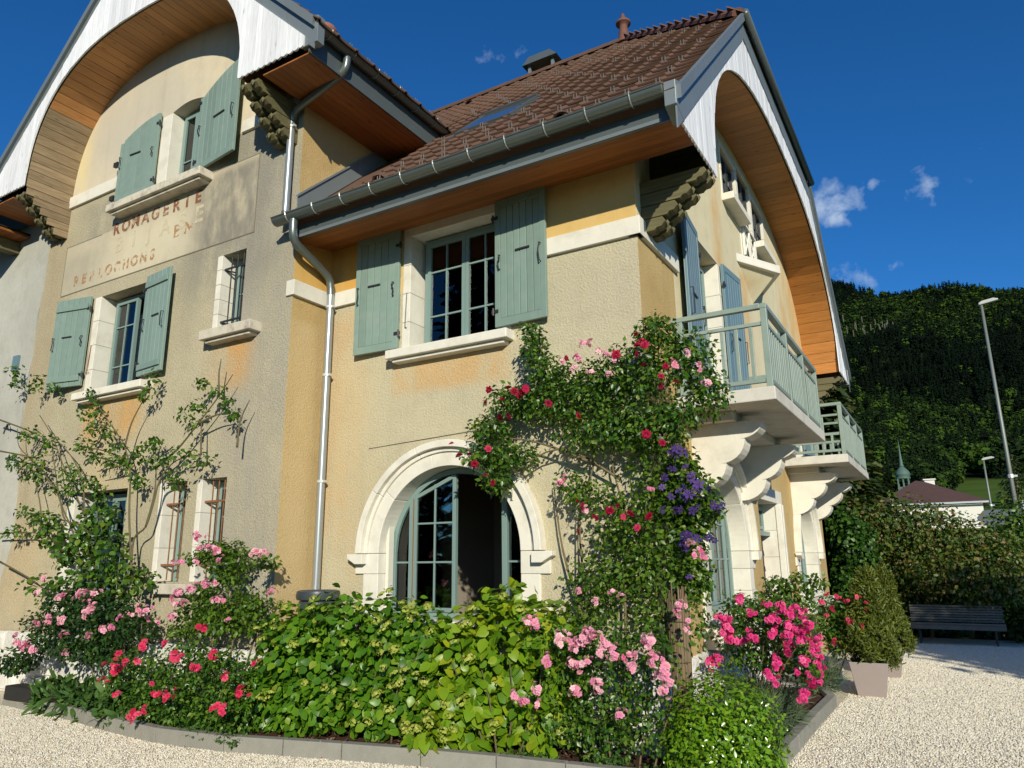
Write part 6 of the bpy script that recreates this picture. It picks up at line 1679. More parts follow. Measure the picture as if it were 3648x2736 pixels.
# trained bamboo canes by the arch
for i, (x, tp) in enumerate(((-.86, 2.0), (-.42, 1.9))):
    m = MB(); m.tube([(x, -.10, z0), (x+.05, -.06, tp)], .011, 6); o = m.build('bamboo_cane', plain('weathered_cane', (.33, .29, .20), .6, .15, 20)); tag(o, ('grey cane standing by the wall nearer the arched window', 'grey cane standing by the wall nearer the house corner')[i], 'cane', 'canes behind the climbing rose')

# hydrangeas
HY1 = [(-4.05, -.82, .50, .50, .40, .66), (-3.45, -.72, .64, .55, .40, .64), (-2.85, -.58, .66, .52, .36, .62), (-2.45, -.52, .56, .42, .34, .6), (-4.25, -1.02, .16, .42, .28, .32), (-3.6, -.98, .16, .5, .26, .34), (-2.9, -.78, .16, .5, .22, .32)]
t = thing('hydrangea', 'big dark green hydrangea bush with green buds below the downpipe', 'hydrangea', (-3.4, -.85, GZ+.09))
foliage(t, HY1, 6000, .092, T_HYD, ML_HYD, 31, clip=nowall, shell=(.5, 1.06), up=.6, out=.8, jit=.52, droop=.3, single=300, rag=.07)
rsb = random.Random(5)
def onell(ells, n, rs, ymax=9):
    o = []
    while len(o) < n:
        e = rs.choice(ells); d = Vector((rs.gauss(0, 1), -abs(rs.gauss(0, .9)), rs.gauss(.35, .8))).normalized()
        p = (e[0]+d.x*e[3]*1.05, e[1]+d.y*e[4]*1.05, e[2]+d.z*e[5]*1.05)
        if p[2] > GZ+.25 and not any(sum(((p[i]-f[i])/f[3+i])**2 for i in range(3)) < .92 for f in ells): o.append(p)
    return o
blooms(t, onell(HY1, 66, rsb), me_bud, 'flower_bud', 24, (.6, 1.15), (0, -.4, .9), .3, .02)
stems(t, [[(-3.6+.25*i, -.8, GZ+.05), (-3.8+.33*i, -.85, .4), (-4.1+.5*i, -.9, .8)] for i in range(5)], .012, M_STEMG, joined=True)
HY2 = [(-1.95, -.54, .50, .42, .32, .62), (-1.42, -.48, .74, .46, .32, .62), (-1.0, -.44, .64, .38, .30, .60), (-1.75, -.66, .16, .42, .20, .32), (-1.15, -.56, .18, .45, .20, .34), (-1.98, -.98, .02, .20, .17, .14), (-1.9, -.80, .10, .2, .18, .16)]
t = thing('hydrangea', 'lime green hydrangea bush with yellow green buds under the arched window', 'hydrangea', (-1.45, -.7, GZ+.09))
foliage(t, HY2, 3000, .115, T_HYD, ML_HYDY, 32, clip=nowall, shell=(.5, 1.06), up=.6, out=.8, jit=.55, droop=.35, single=300, rag=.07)
blooms(t, onell(HY2, 34, rsb), me_bud, 'flower_bud', 25, (.7, 1.3), (0, -.4, .9), .3, .02)
stems(t, [[(-1.5+.1*i, -.7, GZ+.05), (-1.7+.25*i, -.75, .3), (-1.9+.35*i, -.8, .7)] for i in range(4)], .012, M_STEMG, joined=True)

# roses of the front bed
t = thing('rose_bush', 'rose bush with pale pink clusters between hydrangea and glossy round shrub', 'rose', (-.3, -.6, GZ+.09))
foliage(t, E_PROSE+[(-.45, -.50, .1, .4, .22, .3)], 4300, .056, T_ROSE, ML_ROSE, 41, clip=nowall, shell=(.3, 1.05))
blooms(t, F_PROSE, me_pale, 'pink_cluster', 26, (.95, 1.4))
stems(t, [[(-.4+.12*i, -.6, GZ+.05), (-.55+.2*i, -.6, .3), (-.75+.3*i, -.65, .8)] for i in range(5)], .011, M_STEM, joined=True)
t = thing('rose_bush', 'large dark rose bush with pale pink clusters below the climber at far left', 'rose', (-7.2, -1.1, GZ+.09))
foliage(t, E_LROSE, 6500, .066, T_ROSE, ML_DARK, 42, clip=nowall, shell=(.3, 1.05))
blooms(t, F_LROSE, me_pale, 'pink_cluster', 27, (.9, 1.5))
stems(t, [[(-7.3+.1*i, -1.05, GZ+.05), (-7.5+.25*i, -1.1, .4), (-7.9+.4*i, -1.2, .9)] for i in range(5)], .014, M_STEM, joined=True)
t = thing('rose_bush', 'loose upright rose bush with pale pink clusters in front of the two slit windows', 'rose', (-5.0, -1.0, GZ+.09))
foliage(t, E_MROSE, 4200, .062, T_ROSE, ML_YROSE, 43, clip=nowall, shell=(.25, 1.1))
blooms(t, F_MROSE, me_pale, 'pink_cluster', 28, (.8, 1.25))
stems(t, [[(-4.9, -1.0, GZ+.05), (-4.85, -1.0, .6), (-4.8, -1.0, 1.2), (-4.95, -1.0, 1.7)], [(-5.0, -1.0, GZ+.05), (-5.2, -1.0, .7), (-5.4, -1.0, 1.3)], [(-4.8, -1.0, GZ+.05), (-4.5, -1.0, .7), (-4.2, -1.05, 1.4)]], .015, M_STEM)
t = thing('rose_bush', 'low rose bush with coral pink blooms near the curved kerb', 'rose', (-5.0, -1.3, GZ+.09))
foliage(t, E_CRIMS+[(e[0], e[1], GZ+.28, e[3], .25, .2) for e in E_CRIMS[:9]], 9500, .056, T_ROSE, ML_ROSE, 44, clip=nowall, shell=(.3, 1.05))
blooms(t, F_CRIMS, me_coral, 'coral_bloom', 29, (.85, 1.3))
stems(t, [[(-5.1+.1*i, -1.3, GZ+.05), (-5.3+.2*i, -1.3, .2), (-5.6+.33*i, -1.35, .5)] for i in range(5)], .011, M_STEM, joined=True)
t = thing('comfrey', 'clump of broad soft green leaves along the kerb at far left', 'perennial', (-6.5, -1.35, GZ+.09))
foliage(t, [(e[0], -1.28 if e[0] < -6.4 else -1.42, GZ+.15, e[3], .20, .22) for e in E_PEREN], 1300, .21, T_BLADE, ML_SOFT, 45, shell=(.2, 1.0), up=.2, out=.3, jit=.4, droop=-.7)
t = thing('weeds', 'low green weeds growing on the soil behind the kerb', 'weeds', (-4.5, -1.4, GZ+.09))
foliage(t, [(e[0], e[1], GZ+.12, e[3], .12, .06) for e in E_WEED]+[(-1.0, -.72, GZ+.12, .3, .08, .05), (.2, -.6, GZ+.12, .3, .1, .05), (-.3, -.7, GZ+.14, .25, .1, .08)], 1300, .042, T_ROSE, ML_SOFT, 46, shell=(.1, 1.0), up=.6, out=.3, jit=.5, droop=-.2)
# plants that grow up the wing wall
t = thing('wall_climber', 'sparse climbing shrub with long bare stems on the gabled wing wall', 'climber', (-8.3, -.95, GZ+.09))
foliage(t, E_WING, 2600, .075, T_ROSE, ML_ROSE, 51, clip=nowall, shell=(.2, 1.1))
foliage(t, E_WINGBASE, 1500, .08, T_HYD, ML_ROSE, 52, clip=nowall, shell=(.35, 1.05), up=.5, droop=.6)
stems(t, S_WING, .016, M_STEMG)
# glossy round shrub at the kerb corner
t = thing('round_shrub', 'rounded glossy bright green shrub on the corner of the kerb', 'shrub', (.60, -.48, GZ+.05))
BXE = [(.68, -.47, .17, .50, .44, .52), (.68, -.52, .02, .52, .42, .38)]
foliage(t, BXE, 9500, .045, T_ROSE, ML_BOX, 53, shell=(.7, 1.03), up=.5, out=1.0, jit=.5, droop=-.1, clip=lambda P: P[:, 2] > GZ+.02, single=300, rag=.035)
stems(t, [[(.6, -.45, GZ), (.6+.2*(i-1), -.45, .0), (.6+.35*(i-1), -.45, .25)] for i in range(3)], .015, M_STEM, joined=True)
# side bed
side = lambda P: (P[:, 0] > .03) & (P[:, 2] > GZ+.08)
t = thing('rose_bush', 'rose bush covered in vivid pink clusters in the bed along the side wall', 'rose', (.6, 1.4, GZ+.09))
foliage(t, E_VROSE, 5200, .055, T_ROSE, ML_ROSE, 54, clip=side, shell=(.3, 1.05))
blooms(t, F_VROSE, me_viv, 'pink_cluster', 30, (.75, 1.15))
stems(t, [[(.55, 1.4, GZ+.05), (.5+.06*i, 1.4-.05*i, .3), (.3+.2*i, 1.4-.1*i, .8)] for i in range(5)], .012, M_STEM, joined=True)
t = thing('lavender', 'wide grey green lavender mound spilling over the side kerb', 'lavender', (.8, 1.0, GZ+.09))
foliage(t, [(.42, .75, GZ+.30, .30, .4, .26), (.58, 1.1, GZ+.28, .32, .5, .26), (.68, 1.7, GZ+.25, .28, .5, .22), (.55, .45, GZ+.22, .24, .3, .16), (.45, 1.6, GZ+.3, .3, .5, .3)], 6500, .25, T_STALK, ML_LAV, 55, shell=(.05, .75), up=.2, out=.5, jit=.5, droop=-.9, clip=side)
t = thing('lavender', 'small purple flowering lavender behind the vivid pink rose bush', 'lavender', (.65, 4.2, GZ+.09))
foliage(t, [(.75, 4.2, GZ+.25, .25, .25, .24)], 700, .28, T_STALK, ML_LAV, 56, shell=(.05, .8), up=.2, out=.5, jit=.4, droop=-.9)
foliage(t, [(.75, 4.2, GZ+.52, .26, .26, .12)], 420, .05, T_STALK, leafmat('lavender_flower', [(0, (.05, .03, .14)), (1, (.13, .09, .28))], .7, .1), 57, name='flower_spikes', shell=(.1, 1))
t = thing('rose_bush', 'farther rose bush with small crimson pink blooms behind the potted conifer', 'rose', (.8, 5.0, GZ+.09))
foliage(t, E_R2, 3000, .06, T_ROSE, ML_ROSE, 58, clip=side, shell=(.3, 1.05))
blooms(t, F_R2, me_coral, 'pink_bloom', 31, (.8, 1.2))
stems(t, [[(.8, 5.0, GZ+.05), (.8+.1*i, 5.0, .3), (.7+.2*i, 5.0, .8)] for i in range(3)], .012, M_STEM, joined=True)
t = thing('young_climber', 'green leafy climber by the front door with bare twigs', 'climber', (.3, 2.9, GZ+.09))
foliage(t, [(e[0], 2.9, e[2], e[3], .2, e[5]) for e in E_VINE], 1100, .065, T_ROSE, ML_YROSE, 59, clip=side, shell=(.2, 1.1))
stems(t, [[(.3, 2.9, GZ+.05), (.35, 2.9, .6), (.45, 2.9, 1.1), (.5, 2.9, 1.4)], [(.3, 2.9, GZ+.05), (.5, 2.9, .7), (.75, 2.9, 1.35)]], .012, M_STEM)

# two planters with conifers
M_POT = plain('taupe_resin', (.31, .255, .235), .55, .05, 12, rnd=.02)
def planter(lab, lab2, x, y, seed, rot):
    t = thing('planter', lab, 'planter', (x, y, GZ), 'square planters on the gravel')
    X = Matrix.Translation((x, y, GZ)) @ Matrix.Rotation(rot, 4, 'Z')
    a, b, h, w_ = .175, .245, .45, .02
    m = MB(X); m.add([(-a, -a, 0), (a, -a, 0), (a, a, 0), (-a, a, 0), (-b, -b, h), (b, -b, h), (b, b, h), (-b, b, h), (-b+w_, -b+w_, h), (b-w_, -b+w_, h), (b-w_, b-w_, h), (-b+w_, b-w_, h), (-a, -a, .05), (a, -a, .05), (a, a, .05), (-a, a, .05)],
        [(3, 2, 1, 0), (0, 1, 5, 4), (1, 2, 6, 5), (2, 3, 7, 6), (3, 0, 4, 7), (4, 5, 9, 8), (5, 6, 10, 9), (6, 7, 11, 10), (7, 4, 8, 11), (8, 9, 13, 12), (9, 10, 14, 13), (10, 11, 15, 14), (11, 8, 12, 15)])
    m.build('pot', M_POT, t, bevel=.006)
    m = MB(X); m.box(-.19, .19, -.19, .19, .30, .41); m.build('soil', M_SOIL, t)
    c = thing('conifer', lab2, 'conifer', (x, y, GZ+.40), 'conifers growing in the planters')
    rq = random.Random(seed); E_ = [(x+.03, y, GZ+.85, .12, .12, .45)]
    for k in range(30):
        f_ = (k+.5)/30; a_ = k*2.4; rr_ = .255*(1-f_)**.55*rq.uniform(.75, 1.15)
        E_.append((x+.03+.05*f_+rr_*math.cos(a_), y+rr_*math.sin(a_), GZ+.52+1.08*f_, .125*rq.uniform(.8, 1.2)*(1-.45*f_), .12*(1-.45*f_), .13*rq.uniform(.8, 1.3)))
    foliage(c, E_, 16000, .075, T_FINE, ML_CON, seed, shell=(.3, 1.12), out=.5, up=.1, jit=.7, droop=-.8)
    m = MB(); m.tube([(x, y, GZ+.35), (x+.01, y, GZ+.9), (x+.03, y, GZ+1.45)], [.022, .016, .006], 6); m.build('trunk', M_STEM, c)
planter('nearer taupe square planter on the pale gravel', 'bushy conifer growing in the nearer planter', 1.30, 4.80, 61, .06)
planter('farther taupe planter half hidden behind the nearer one', 'conifer in the half hidden farther planter', 1.36, 6.75, 62, .02)

# slatted bench under the shrubs
t = thing('garden_bench', 'dark slatted bench in the shade under the bronze shrub', 'bench', (2.3, 12.5, GZ))
M_BENCH = plain('grey_bench_slat', (.15, .14, .125), .45, .3, 5, rnd=.25)
for i in range(7):
    m = MB(); z = GZ+.46+.052*i; y = 12.62+.02*i; m.box(1.45, 3.25, y-.012, y+.012, z-.019, z+.019); m.build('back_slat', M_BENCH, t)
for i in range(6):
    m = MB(); y = 12.20+.068*i; z = GZ+.40+(.03 if i == 0 else 0); m.box(1.45, 3.25, y-.027, y+.027, z-.014, z+.014); m.build('seat_slat', M_BENCH, t)
m = MB(); m.box(1.45, 3.25, 12.155, 12.175, GZ+.31, GZ+.40); m.build('seat_slat', M_BENCH, t)
for x in (1.62, 3.05):
    m = MB(); m.box(x-.025, x+.025, 12.18, 12.62, GZ+.34, GZ+.384); m.tube([(x, 12.24, GZ+.36), (x, 12.20, GZ)], .024, 6); m.tube([(x, 12.58, GZ+.36), (x, 12.66, GZ)], .024, 6); m.tube([(x, 12.64, GZ+.38), (x, 12.80, GZ+.84)], .02, 6)
    m.build('leg_frame', M_IRON, t)
# dark beam on the ground at far left
tt = MB(TB); tt.box(-8.9, -7.3, -.72, -.48, GZ+.09, GZ+.27); o = tt.build('timber_beam', plain('tarred_timber', (.022, .02, .018), .6, .3, 9), bevel=.01); tag(o, 'dark timber beam lying at the foot of the white plinth', 'beam')

# ------------------------------------------------------------------ shrubs and trees behind
def trunk(parent, p0, p1, r_, mat=None): m = MB(); m.tube([p0, ((p0[0]+p1[0])/2+.05, (p0[1]+p1[1])/2, (p0[2]+p1[2])/2), p1], [r_, r_*.75, r_*.4], 7); m.build('trunk', mat or M_STEM, parent, smooth=True)
t = thing('bronze_shrub', 'huge spreading shrub with bronze tipped leaves above the dark bench', 'shrub', (1.9, 13.4, GZ))
foliage(t, [(.75, 13.2, 2.15, .75, .7, .85), (1.45, 13.3, 2.2, .8, .7, .85), (2.15, 13.4, 2.05, .8, .75, .75), (2.85, 13.4, 1.7, .75, .7, .75), (3.5, 13.3, 1.3, .65, .7, .75), (1.2, 13.5, 1.0, .9, .6, 1.0), (2.2, 12.8, 1.25, .9, .6, .5), (3.0, 12.8, 1.0, .7, .55, .5)], 17000, .105, T_ROSE, ML_BRONZE, 71, name='crown', shell=(.45, 1.1), up=.3, out=.6, jit=.55, droop=.5)
for q in ((1.1, 1.3), (1.8, 1.6), (2.6, 1.2), (3.1, .9)): trunk(t, (q[0], 13.6, GZ), (q[0]+.1, 13.4, q[1]), .05)
t = thing('green_shrub', 'dense green broad leaved shrub at the far corner of the house', 'shrub', (.35, 12.4, GZ))
foliage(t, [(.35, 12.3, .9, .5, .5, 1.0), (.55, 12.2, 1.9, .45, .5, .6), (.2, 12.4, 2.3, .4, .4, .45)], 4600, .11, T_HYD, leafmat('mid_green_leaf', [(0, (.018, .05, .008)), (.6, (.04, .10, .012)), (1, (.075, .16, .02))], .4, .25), 72, name='crown', shell=(.45, 1.05))
trunk(t, (.35, 12.4, GZ), (.4, 12.4, 1.6), .06)
t = thing('dark_hedge', 'dark hedge filling the shade behind the bench', 'hedge', (2.4, 14.4, GZ))
foliage(t, [(.8, 14.3, .5, .9, .5, .9), (2.0, 14.4, .5, 1.0, .5, .8), (3.3, 14.5, .5, 1.1, .5, .8), (4.4, 14.3, .5, 1.0, .6, .8), (3.9, 13.2, .15, .6, .5, .5)], 6800, .12, T_HYD, ML_DARK, 73, shell=(.4, 1.05))
t = thing('leafy_tree', 'fresh green leafy tree behind the arrow sign', 'tree', (4.3, 16.0, GZ))
foliage(t, [(4.0, 15.8, 2.2, .75, .7, .8), (4.7, 16.0, 2.4, .8, .7, .8), (4.2, 15.8, 1.3, .9, .8, .8), (5.1, 16, 1.4, .9, .8, .9)], 6500, .12, T_ROSE, ML_YROSE, 74, name='crown', shell=(.4, 1.06))
trunk(t, (4.3, 16, GZ), (4.4, 16, 2.0), .09)
def spruce(lab, x, y, z, h, r_, n, seed, size, group=None, mat=None, nm='spruce_tree'):
    rs = np.random.default_rng(seed)
    t = thing(nm, lab, 'tree', (x, y, z), group)
    f = rs.uniform(0, 1, n)**.62*.94+.04                 # 0 top .. 1 base
    k = np.floor(f*22)/22+rs.normal(0, .006, n)
    a = rs.integers(0, 11, n)*(2*PI/11)+np.floor(f*22)*1.7+rs.normal(0, .12, n)
    rad = r_*np.clip(k, 0, 1)**.85*rs.uniform(.2, 1.05, n)**.6*(1+.18*np.sin(a*3+k*9))
    zz = z+h*(1-k)-.16*rad-rs.uniform(0, .10*r_, n)+.0
    P = np.stack([x+rad*np.cos(a), y+rad*np.sin(a), zz], -1)
    outw = np.stack([np.cos(a), np.sin(a), np.full(n, -.45)], -1)
    nn = norm(np.stack([np.cos(a)*.3, np.sin(a)*.3, np.ones(n)], -1)+rs.normal(size=(n, 3))*.35)
    dd = norm(outw+rs.normal(size=(n, 3))*.35); dd = norm(dd-nn*(dd*nn).sum(1, keepdims=True))
    V, F = cloud(P-np.array([x, y, z]), nn, dd, size*rs.uniform(.6, 1.2, n), T_SPRAY)
    tag(link('crown', bigmesh('crown', V, F, mat or ML_SPR, np.repeat(rs.uniform(0, 1, n), len(T_SPRAY[0]))), t), kind='stuff')
    m = MB(); m.tube([(x, y, z), (x, y, z+h*.5), (x, y, z+h*.97)], [r_*.07, r_*.045, .01], 7); m.build('trunk', M_STEM, t)
    return t
spruce('tall spruce rising behind the far end of the house', -.9, 15.2, GZ, 11.6, 2.85, 24000, 75, .30)
# trees standing outside the picture: one shades the gravel by the bench, two are mirrored in the panes
t = thing('shade_tree', 'leafy tree to the right of the yard that shades the gravel', 'tree', (11.6, -.5, GZ))
foliage(t, [(11.4, -.3, 4.4, 2.0, 2.0, 1.5), (12.4, -1.2, 5.0, 2.0, 2.0, 1.5), (10.9, .9, 5.2, 1.6, 1.7, 1.3), (13.0, .5, 4.2, 1.8, 1.8, 1.5)], 9000, .24, T_HYD, ML_DARK, 76, name='crown', shell=(.4, 1.05))
trunk(t, (11.6, -.5, GZ), (11.8, -.4, 4.2), .22)
for i, (x, y, h) in enumerate(((-9.0, -11.5, 16.0), (-14.5, -10.5, 14.0), (-5.0, -17.0, 19.0))):
    spruce(('tall dark fir across the yard, mirrored in the upper window', 'shorter dark fir at the left end of the yard', 'tallest dark fir farther across the yard')[i], x, y, GZ, h, 3.9, 6000, 80+i, .62, 'firs across the yard', nm='fir_tree')

# ------------------------------------------------------------------ slope, forest, village
def hillz(x, y):
    d = np.maximum(y-230, 0)
    z = GZ+.104*(y-22)+.00955*d**1.5
    z = z-(x-15)*.296*(np.clip(y, 0, 1200)/1100)**2*np.where(y > 60, 1, 0)
    z = z+np.where(d > 0, 9*np.sin(x*.021+y*.011)+5*np.sin(x*.05-y*.023), 0)*np.clip(d/250, 0, 1)
    top = np.maximum(y-1100, 0)
    return z-top*.55-.00955*(np.maximum(y-230, 0)**1.5-np.minimum(np.maximum(y-230, 0), 870)**1.5)
xs = np.concatenate([np.linspace(-620, -160, 14), np.linspace(-140, 260, 61), np.linspace(290, 620, 10)])
ys = np.concatenate([np.linspace(22, 220, 14), np.linspace(235, 1250, 70)])
XX, YY = np.meshgrid(xs, ys)
ZZ = hillz(XX, YY)
ZZ[0, :] = GZ-.3
VV = np.stack([XX, YY, ZZ], -1).reshape(-1, 3)
nx, ny = len(xs), len(ys)
ii, jj = np.meshgrid(np.arange(nx-1), np.arange(ny-1))
b = (jj*nx+ii).ravel()
FF = np.stack([b, b+1, b+nx+1, b+nx], -1)
def hillmat():
    m = NT('hill_ground')
    y = m.xyz()[1]
    c = m.mix(m.range(y, 225, 250), m.ramp(m.noise(.05, 6, .6), [(.3, (.05, .095, .016)), (.7, (.10, .145, .028))]), (.012, .02, .007))
    m.set('Base Color', c); m.set('Roughness', 1.0); m.set('Specular IOR Level', .02)
    return m.mat
tag(link('hillside', bigmesh('hillside', VV, FF, hillmat(), smooth=True)), kind='structure')
# forest: every tree is a small crown of sprays; told apart only as a mass
def conifer_proto(seed, n=110):
    rs = np.random.default_rng(seed)
    f = rs.uniform(.02, 1, n)**.7
    a = rs.uniform(0, 2*PI, n); rad = .20*f**.9*rs.uniform(.45, 1.05, n)
    P = np.stack([rad*np.cos(a), rad*np.sin(a), 1-f*.93], -1)
    nn = norm(np.stack([np.cos(a)*.8, np.sin(a)*.8, np.full(n, .7)], -1)+rs.normal(size=(n, 3))*.3)
    dd = norm(np.stack([np.cos(a), np.sin(a), np.full(n, -.8)], -1)); dd = norm(dd-nn*(dd*nn).sum(1, keepdims=True))
    q = (np.array([(-.5, 0, 0), (.5, 0, 0), (.28, 1, -.1), (-.28, 1, -.1)]), np.array([(0, 1, 2, 3)]))
    return cloud(P, nn, dd, .055+.075*f*rs.uniform(.6, 1.2, n), q)
def leafy_proto(seed, n=150):
    rs = np.random.default_rng(seed)
    e = [(0, 0, .62, .30, .30, .34), (.16, .05, .5, .22, .22, .24), (-.15, .08, .55, .22, .22, .26), (0, -.14, .48, .22, .2, .24)]
    P, N = sample(e, n, rs, (.75, 1.05))
    nn, dd = orient(N, rs, .9, .3, .35, .3)
    q = (np.array([(-.5, -.4, 0), (.5, -.4, 0), (.5, .5, 0), (-.5, .5, 0)]), np.array([(0, 1, 2, 3)]))
    return cloud(P, nn, dd, .13*rs.uniform(.6, 1.2, n), q)
def bare_proto():
    v, f = [], []
    return v, f
PC = [conifer_proto(s) for s in range(4)]; PL = [leafy_proto(s+10) for s in range(4)]
PCF = [conifer_proto(s+40, 44) for s in range(3)]; PLF = [leafy_proto(s+50, 60) for s in range(3)]
PCN = [conifer_proto(s+20, 230) for s in range(3)]; PLN = [leafy_proto(s+30, 300) for s in range(3)]
def rescale(q, f_):
    c = q[0].reshape(-1, 4, 3); m0 = c.mean(1, keepdims=True); c[:] = m0+(c-m0)*f_
for q in PLN+PCN: rescale(q, .68)
for q in PLF+PCF: rescale(q, 1.35)
rs = np.random.default_rng(99)
N0 = 8600
yy = np.sqrt(rs.uniform(238**2, 1118**2, N0))
xx = -3+rs.uniform(-.16, .20, N0)*yy
N1 = 420
yy = np.concatenate([yy, rs.uniform(128, 240, N1)]); xx = np.concatenate([xx, rs.uniform(-30, 7.5, N1)])
xx[N0:] = np.where(xx[N0:] > 2+.028*(yy[N0:]-100), xx[N0:]-22, xx[N0:])
zz = hillz(xx, yy)
elev = (zz-1.6)/yy
Vs, Fs, Ts = [], [], []
nb = 0
for i in range(N0+N1):
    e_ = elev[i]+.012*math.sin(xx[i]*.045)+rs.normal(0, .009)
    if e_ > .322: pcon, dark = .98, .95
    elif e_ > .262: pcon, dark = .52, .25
    elif e_ > .178: pcon, dark = .985, 1.0  # near-black trees here colour in the shadow band lying across the hill
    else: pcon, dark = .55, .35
    con = rs.uniform() < pcon
    nr = yy[i] < 430
    pr = (PCN if con else PLN)[rs.integers(3)] if nr else ((PCF if con else PLF)[rs.integers(3)] if yy[i] > 660 else (PC if con else PL)[rs.integers(4)])
    h = rs.uniform(8, 14)*(1.0 if con else .78)*(.62 if i >= N0 else 1)
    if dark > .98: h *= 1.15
    an = rs.uniform(0, 2*PI); c_, s_ = math.cos(an), math.sin(an)
    wd = h*(rs.uniform(.7, .95) if con else rs.uniform(1.0, 1.4))
    v = pr[0]
    V = np.stack([(v[:, 0]*c_-v[:, 1]*s_)*wd+xx[i], (v[:, 0]*s_+v[:, 1]*c_)*wd+yy[i], v[:, 2]*h+zz[i]-.4], -1)
    Vs.append(V.astype(np.float32)); Fs.append(pr[1]+nb); nb += len(V)
    tv = rs.uniform(0, 1)
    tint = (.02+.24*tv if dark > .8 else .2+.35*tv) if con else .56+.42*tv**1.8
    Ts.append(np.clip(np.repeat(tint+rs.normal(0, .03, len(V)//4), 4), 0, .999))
def format_forest():
    m = NT('forest_foliage')
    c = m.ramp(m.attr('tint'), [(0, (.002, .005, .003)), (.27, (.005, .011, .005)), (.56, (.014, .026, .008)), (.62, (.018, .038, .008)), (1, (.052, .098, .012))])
    m.set('Base Color', c); m.set('Roughness', .9); m.set('Specular IOR Level', .05)
    return m.mat
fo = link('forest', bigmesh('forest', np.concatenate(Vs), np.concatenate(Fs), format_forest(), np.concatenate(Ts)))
tag(fo, 'dark conifer and bright deciduous forest covering the hillside, with a shadow band coloured in', 'forest', kind='stuff')
# pale limestone outcrop among the trees
oc = MB()
for i in range(26):
    y = rs.uniform(770, 830); x = rs.uniform(-70, -18); z = float(hillz(np.array(x), np.array(y)))
    oc.box(x-rs.uniform(.15, .45), x+rs.uniform(.15, .45), y-9, y-8.5, z+3, z+rs.uniform(6, 12))
tag(oc.build('rock_outcrop', plain('pale_cliff', (.11, .105, .085), .9, .25, .5)), 'pale grey rocks showing between the trees halfway up the hill', 'rock', kind='stuff')
# field trees right of the village house
for i, (x, y, h) in enumerate(((9.3, 92, 6.2), (12.0, 96, 7.0), (11.0, 84, 4.6))):
    spruce(('small dark fir on the meadow behind the big lamp post', 'larger dark fir at the meadow edge', 'lowest dark fir below the meadow')[i], x, y, float(hillz(np.array(x), np.array(y)))-.3, h, 2.2, 1500, 90+i, .5, 'firs on the meadow', nm='fir_tree')

# village house with a brown hipped roof
vh = thing('village_house', 'cream house with a brown hipped roof beyond the shrubs', 'house', (1.2, 64, 2.9))
x0, x1, y0_, y1_, ze, zt = -2.3, 4.75, 60, 68, 5.75, 7.85
m = MB(); m.box(x0, x1, y0_, y1_, 1.5, ze-.2); m.build('wall', M_WHITEP, vh)
m = MB(); o_ = .45
m.add([(x0-o_, y0_-o_, ze), (x1+o_, y0_-o_, ze), (x1+o_, y1_+o_, ze), (x0-o_, y1_+o_, ze), (.35, 63.2, zt), (.9, 64.5, zt)], [(0, 1, 5, 4), (1, 2, 5), (2, 3, 4, 5), (3, 0, 4), (3, 2, 1, 0)])
rf = m.build('roof', M_FARTILE, vh)
m = MB(); m.box(x0-o_, x1+o_, y0_-o_-.06, y0_-o_, ze-.16, ze-.02); m.build('gutter', M_CLIP, vh)
m = MB(); m.box(.95, 1.7, 65.6, 66.2, 7.0, 8.05); m.box(.85, 1.8, 65.5, 66.3, 8.05, 8.15); m.build('chimney', M_WHITEP, rf)
for xx_ in (-.7, .15, 1.6):
    m = MB(); m.box(xx_, xx_+.42, y0_-.03, y0_, 4.2, 5.1); w_ = m.build('window', M_BLK, vh)
    m = MB(); m.box(xx_-.22, xx_-.01, y0_-.06, y0_-.001, 4.15, 5.15); m.build('shutter', plain('green_shutter', (.05, .13, .06), .5), w_)
# church turret with its copper onion dome
ct = thing('church_turret', 'green copper onion dome and spire of a church turret behind the brown roof', 'church', (-2.6, 110, 6))
M_COP = plain('green_copper', (.075, .13, .105), .6, .2, 3)
m = MB(); m.box(-3.35, -1.85, 109.25, 110.75, 6, 11.2); m.build('tower', M_COP, ct)
for ax in (-3.25, -2.6, -1.95):
    for ay in (109.35, 110.65):
        m = MB(); m.box(ax-.09, ax+.09, ay-.09, ay+.09, 11.2, 12.35); m.build('lantern_post', M_COP, ct)
m = MB(); m.lathe([(0, 12.35), (.95, 12.35), (.95, 12.5), (.86, 12.6), (.98, 12.95), (.84, 13.4), (.50, 13.8), (.27, 14.05), (.33, 14.15), (.24, 14.3), (.13, 15.8), (.04, 17.3), (.015, 17.9), (0, 18.0)], 14, (-2.6, 110, 0)); m.build('onion_dome', M_COP, ct, smooth=True, auto=35)

# street lamps and arrow sign
M_POLE = plain('lamp_pole_galvanised', (.20, .215, .185), .5, .15, 2, metal=.3)
def streetlamp(lab, x, y, zb, zt, r_, hd):
    t = thing('street_lamp', lab, 'street lamp', (x, y, zb), 'street lamps along the road')
    m = MB(); m.tube([(x, y, zb), (x, y, (zb+zt)/2), (x, y, zt)], [r_, r_*.8, r_*.55], 8); m.build('pole', M_POLE, t, smooth=True)
    m = MB(); s = hd
    m.prism([(x-.12*s, zt-.02*s), (x+.75*s, zt+.12*s), (x+.78*s, zt+.20*s), (x+.55*s, zt+.28*s), (x+.02*s, zt+.20*s), (x-.14*s, zt+.10*s)], 'y', y-.14*s, y+.14*s); m.build('lamp_head', plain('lamp_housing', (.46, .46, .43), .45, .05, 5), t, bevel=.03)
    for zz_ in (.42, .27):
        m = MB(); z_ = zb+(zt-zb)*zz_; m.lathe([(0, 0), (r_*1.15, 0), (r_*1.15, .12), (0, .12)], 8, (x, y, z_)); m.box(x+r_, x+r_*2.4, y-.03, y+.03, z_+.03, z_+.09); m.build('clamp', M_CLIP, t)
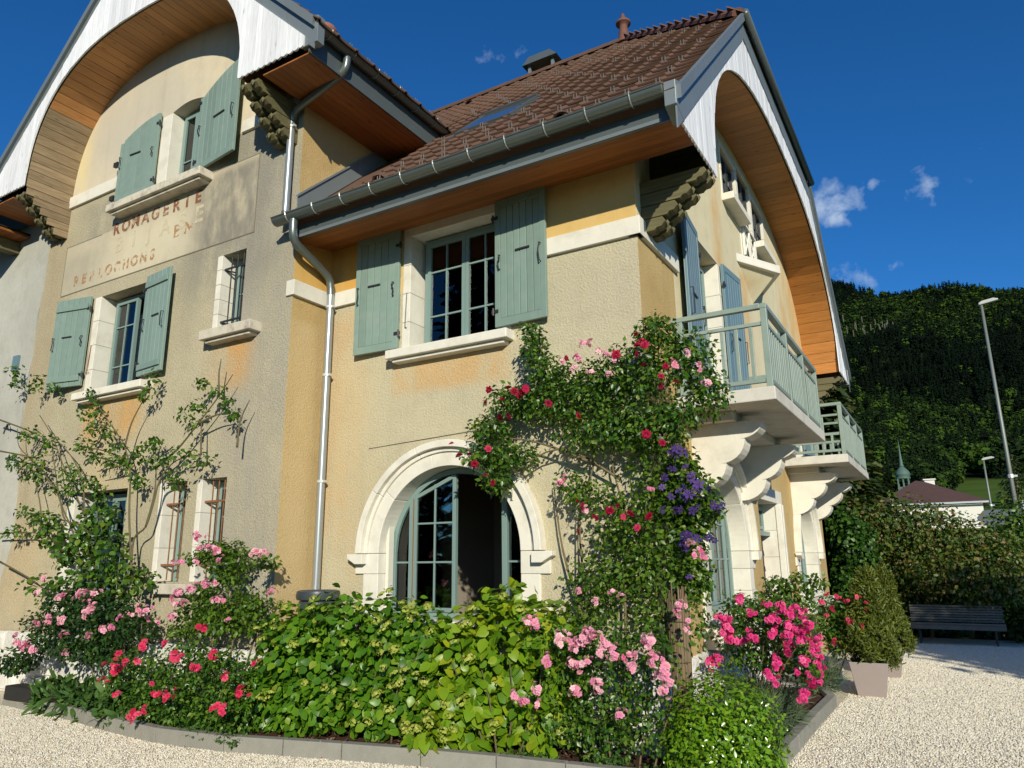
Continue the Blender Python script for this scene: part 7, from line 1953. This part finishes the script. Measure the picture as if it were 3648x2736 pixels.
streetlamp('tall grey street lamp in front of the forest hill', 4.40, 22, GZ, 10.1, .080, .66)
streetlamp('small distant street lamp left of the tall one', 4.85, 50, 2.6, 7.75, .09, .8)
t = thing('arrow_sign', 'blue grey arrow shaped road sign seen from behind, pointing left', 'sign', (4.42, 20, GZ))
M_SIGN = plain('sign_back_grey', (.105, .125, .15), .5, .08, 4, metal=.2)
m = MB(); m.prism([(3.22, 2.76), (3.42, 2.52), (4.38, 2.56), (4.38, 3.0), (3.42, 2.98)], 'y', 19.98, 20.02); m.build('arrow_board', M_SIGN, t)
m = MB(); m.box(3.40, 4.36, 19.955, 19.978, 2.74, 2.785); m.build('stiffener', M_BLK, t)
m = MB(); m.tube([(4.44, 20, GZ), (4.44, 20, 3.25)], .055, 8); m.build('post', M_POLE, t)
m = MB(); m.box(4.5, 5.3, 19.98, 20.02, 2.56, 3.0); m.build('second_board', M_SIGN, t)

# petals and leaves fallen on kerb, mulch and gravel
n = 260
fx = rng.uniform(-7.5, 1.5, n); fyk = np.interp(fx, [p[0] for p in KERB[:15]], [p[1] for p in KERB[:15]])
fy = fyk+rng.normal(-.05, .22, n)
k_ = fx > 1.0; fy[k_] = rng.uniform(0, 4, k_.sum())
fz = np.where(fy > fyk+.12, GZ+.118, np.where(fy > fyk, GZ+.156, GZ+.020))
fz[k_] = GZ+.02
P = np.stack([fx, fy, fz], -1); nn = norm(np.array([0, 0, 1.0])+rng.normal(size=(n, 3))*.25); dd = rng.normal(size=(n, 3)); dd = norm(dd-nn*(dd*nn).sum(1, keepdims=True))
V, F = cloud(P, nn, dd, rng.uniform(.015, .034, n), T_ROSE)
me = bigmesh('fallen_petals', V, F, leafmat('fallen_petal', [(0, (.60, .20, .30)), (.35, (.66, .36, .42)), (.5, (.28, .20, .10)), (.8, (.10, .075, .03)), (1, (.10, .14, .03))], .7, .1), np.repeat(rng.uniform(0, 1, n), len(T_ROSE[0])))
tag(link('fallen_petals', me), 'fallen pink petals and dry leaves along the kerb', 'petals', kind='stuff')
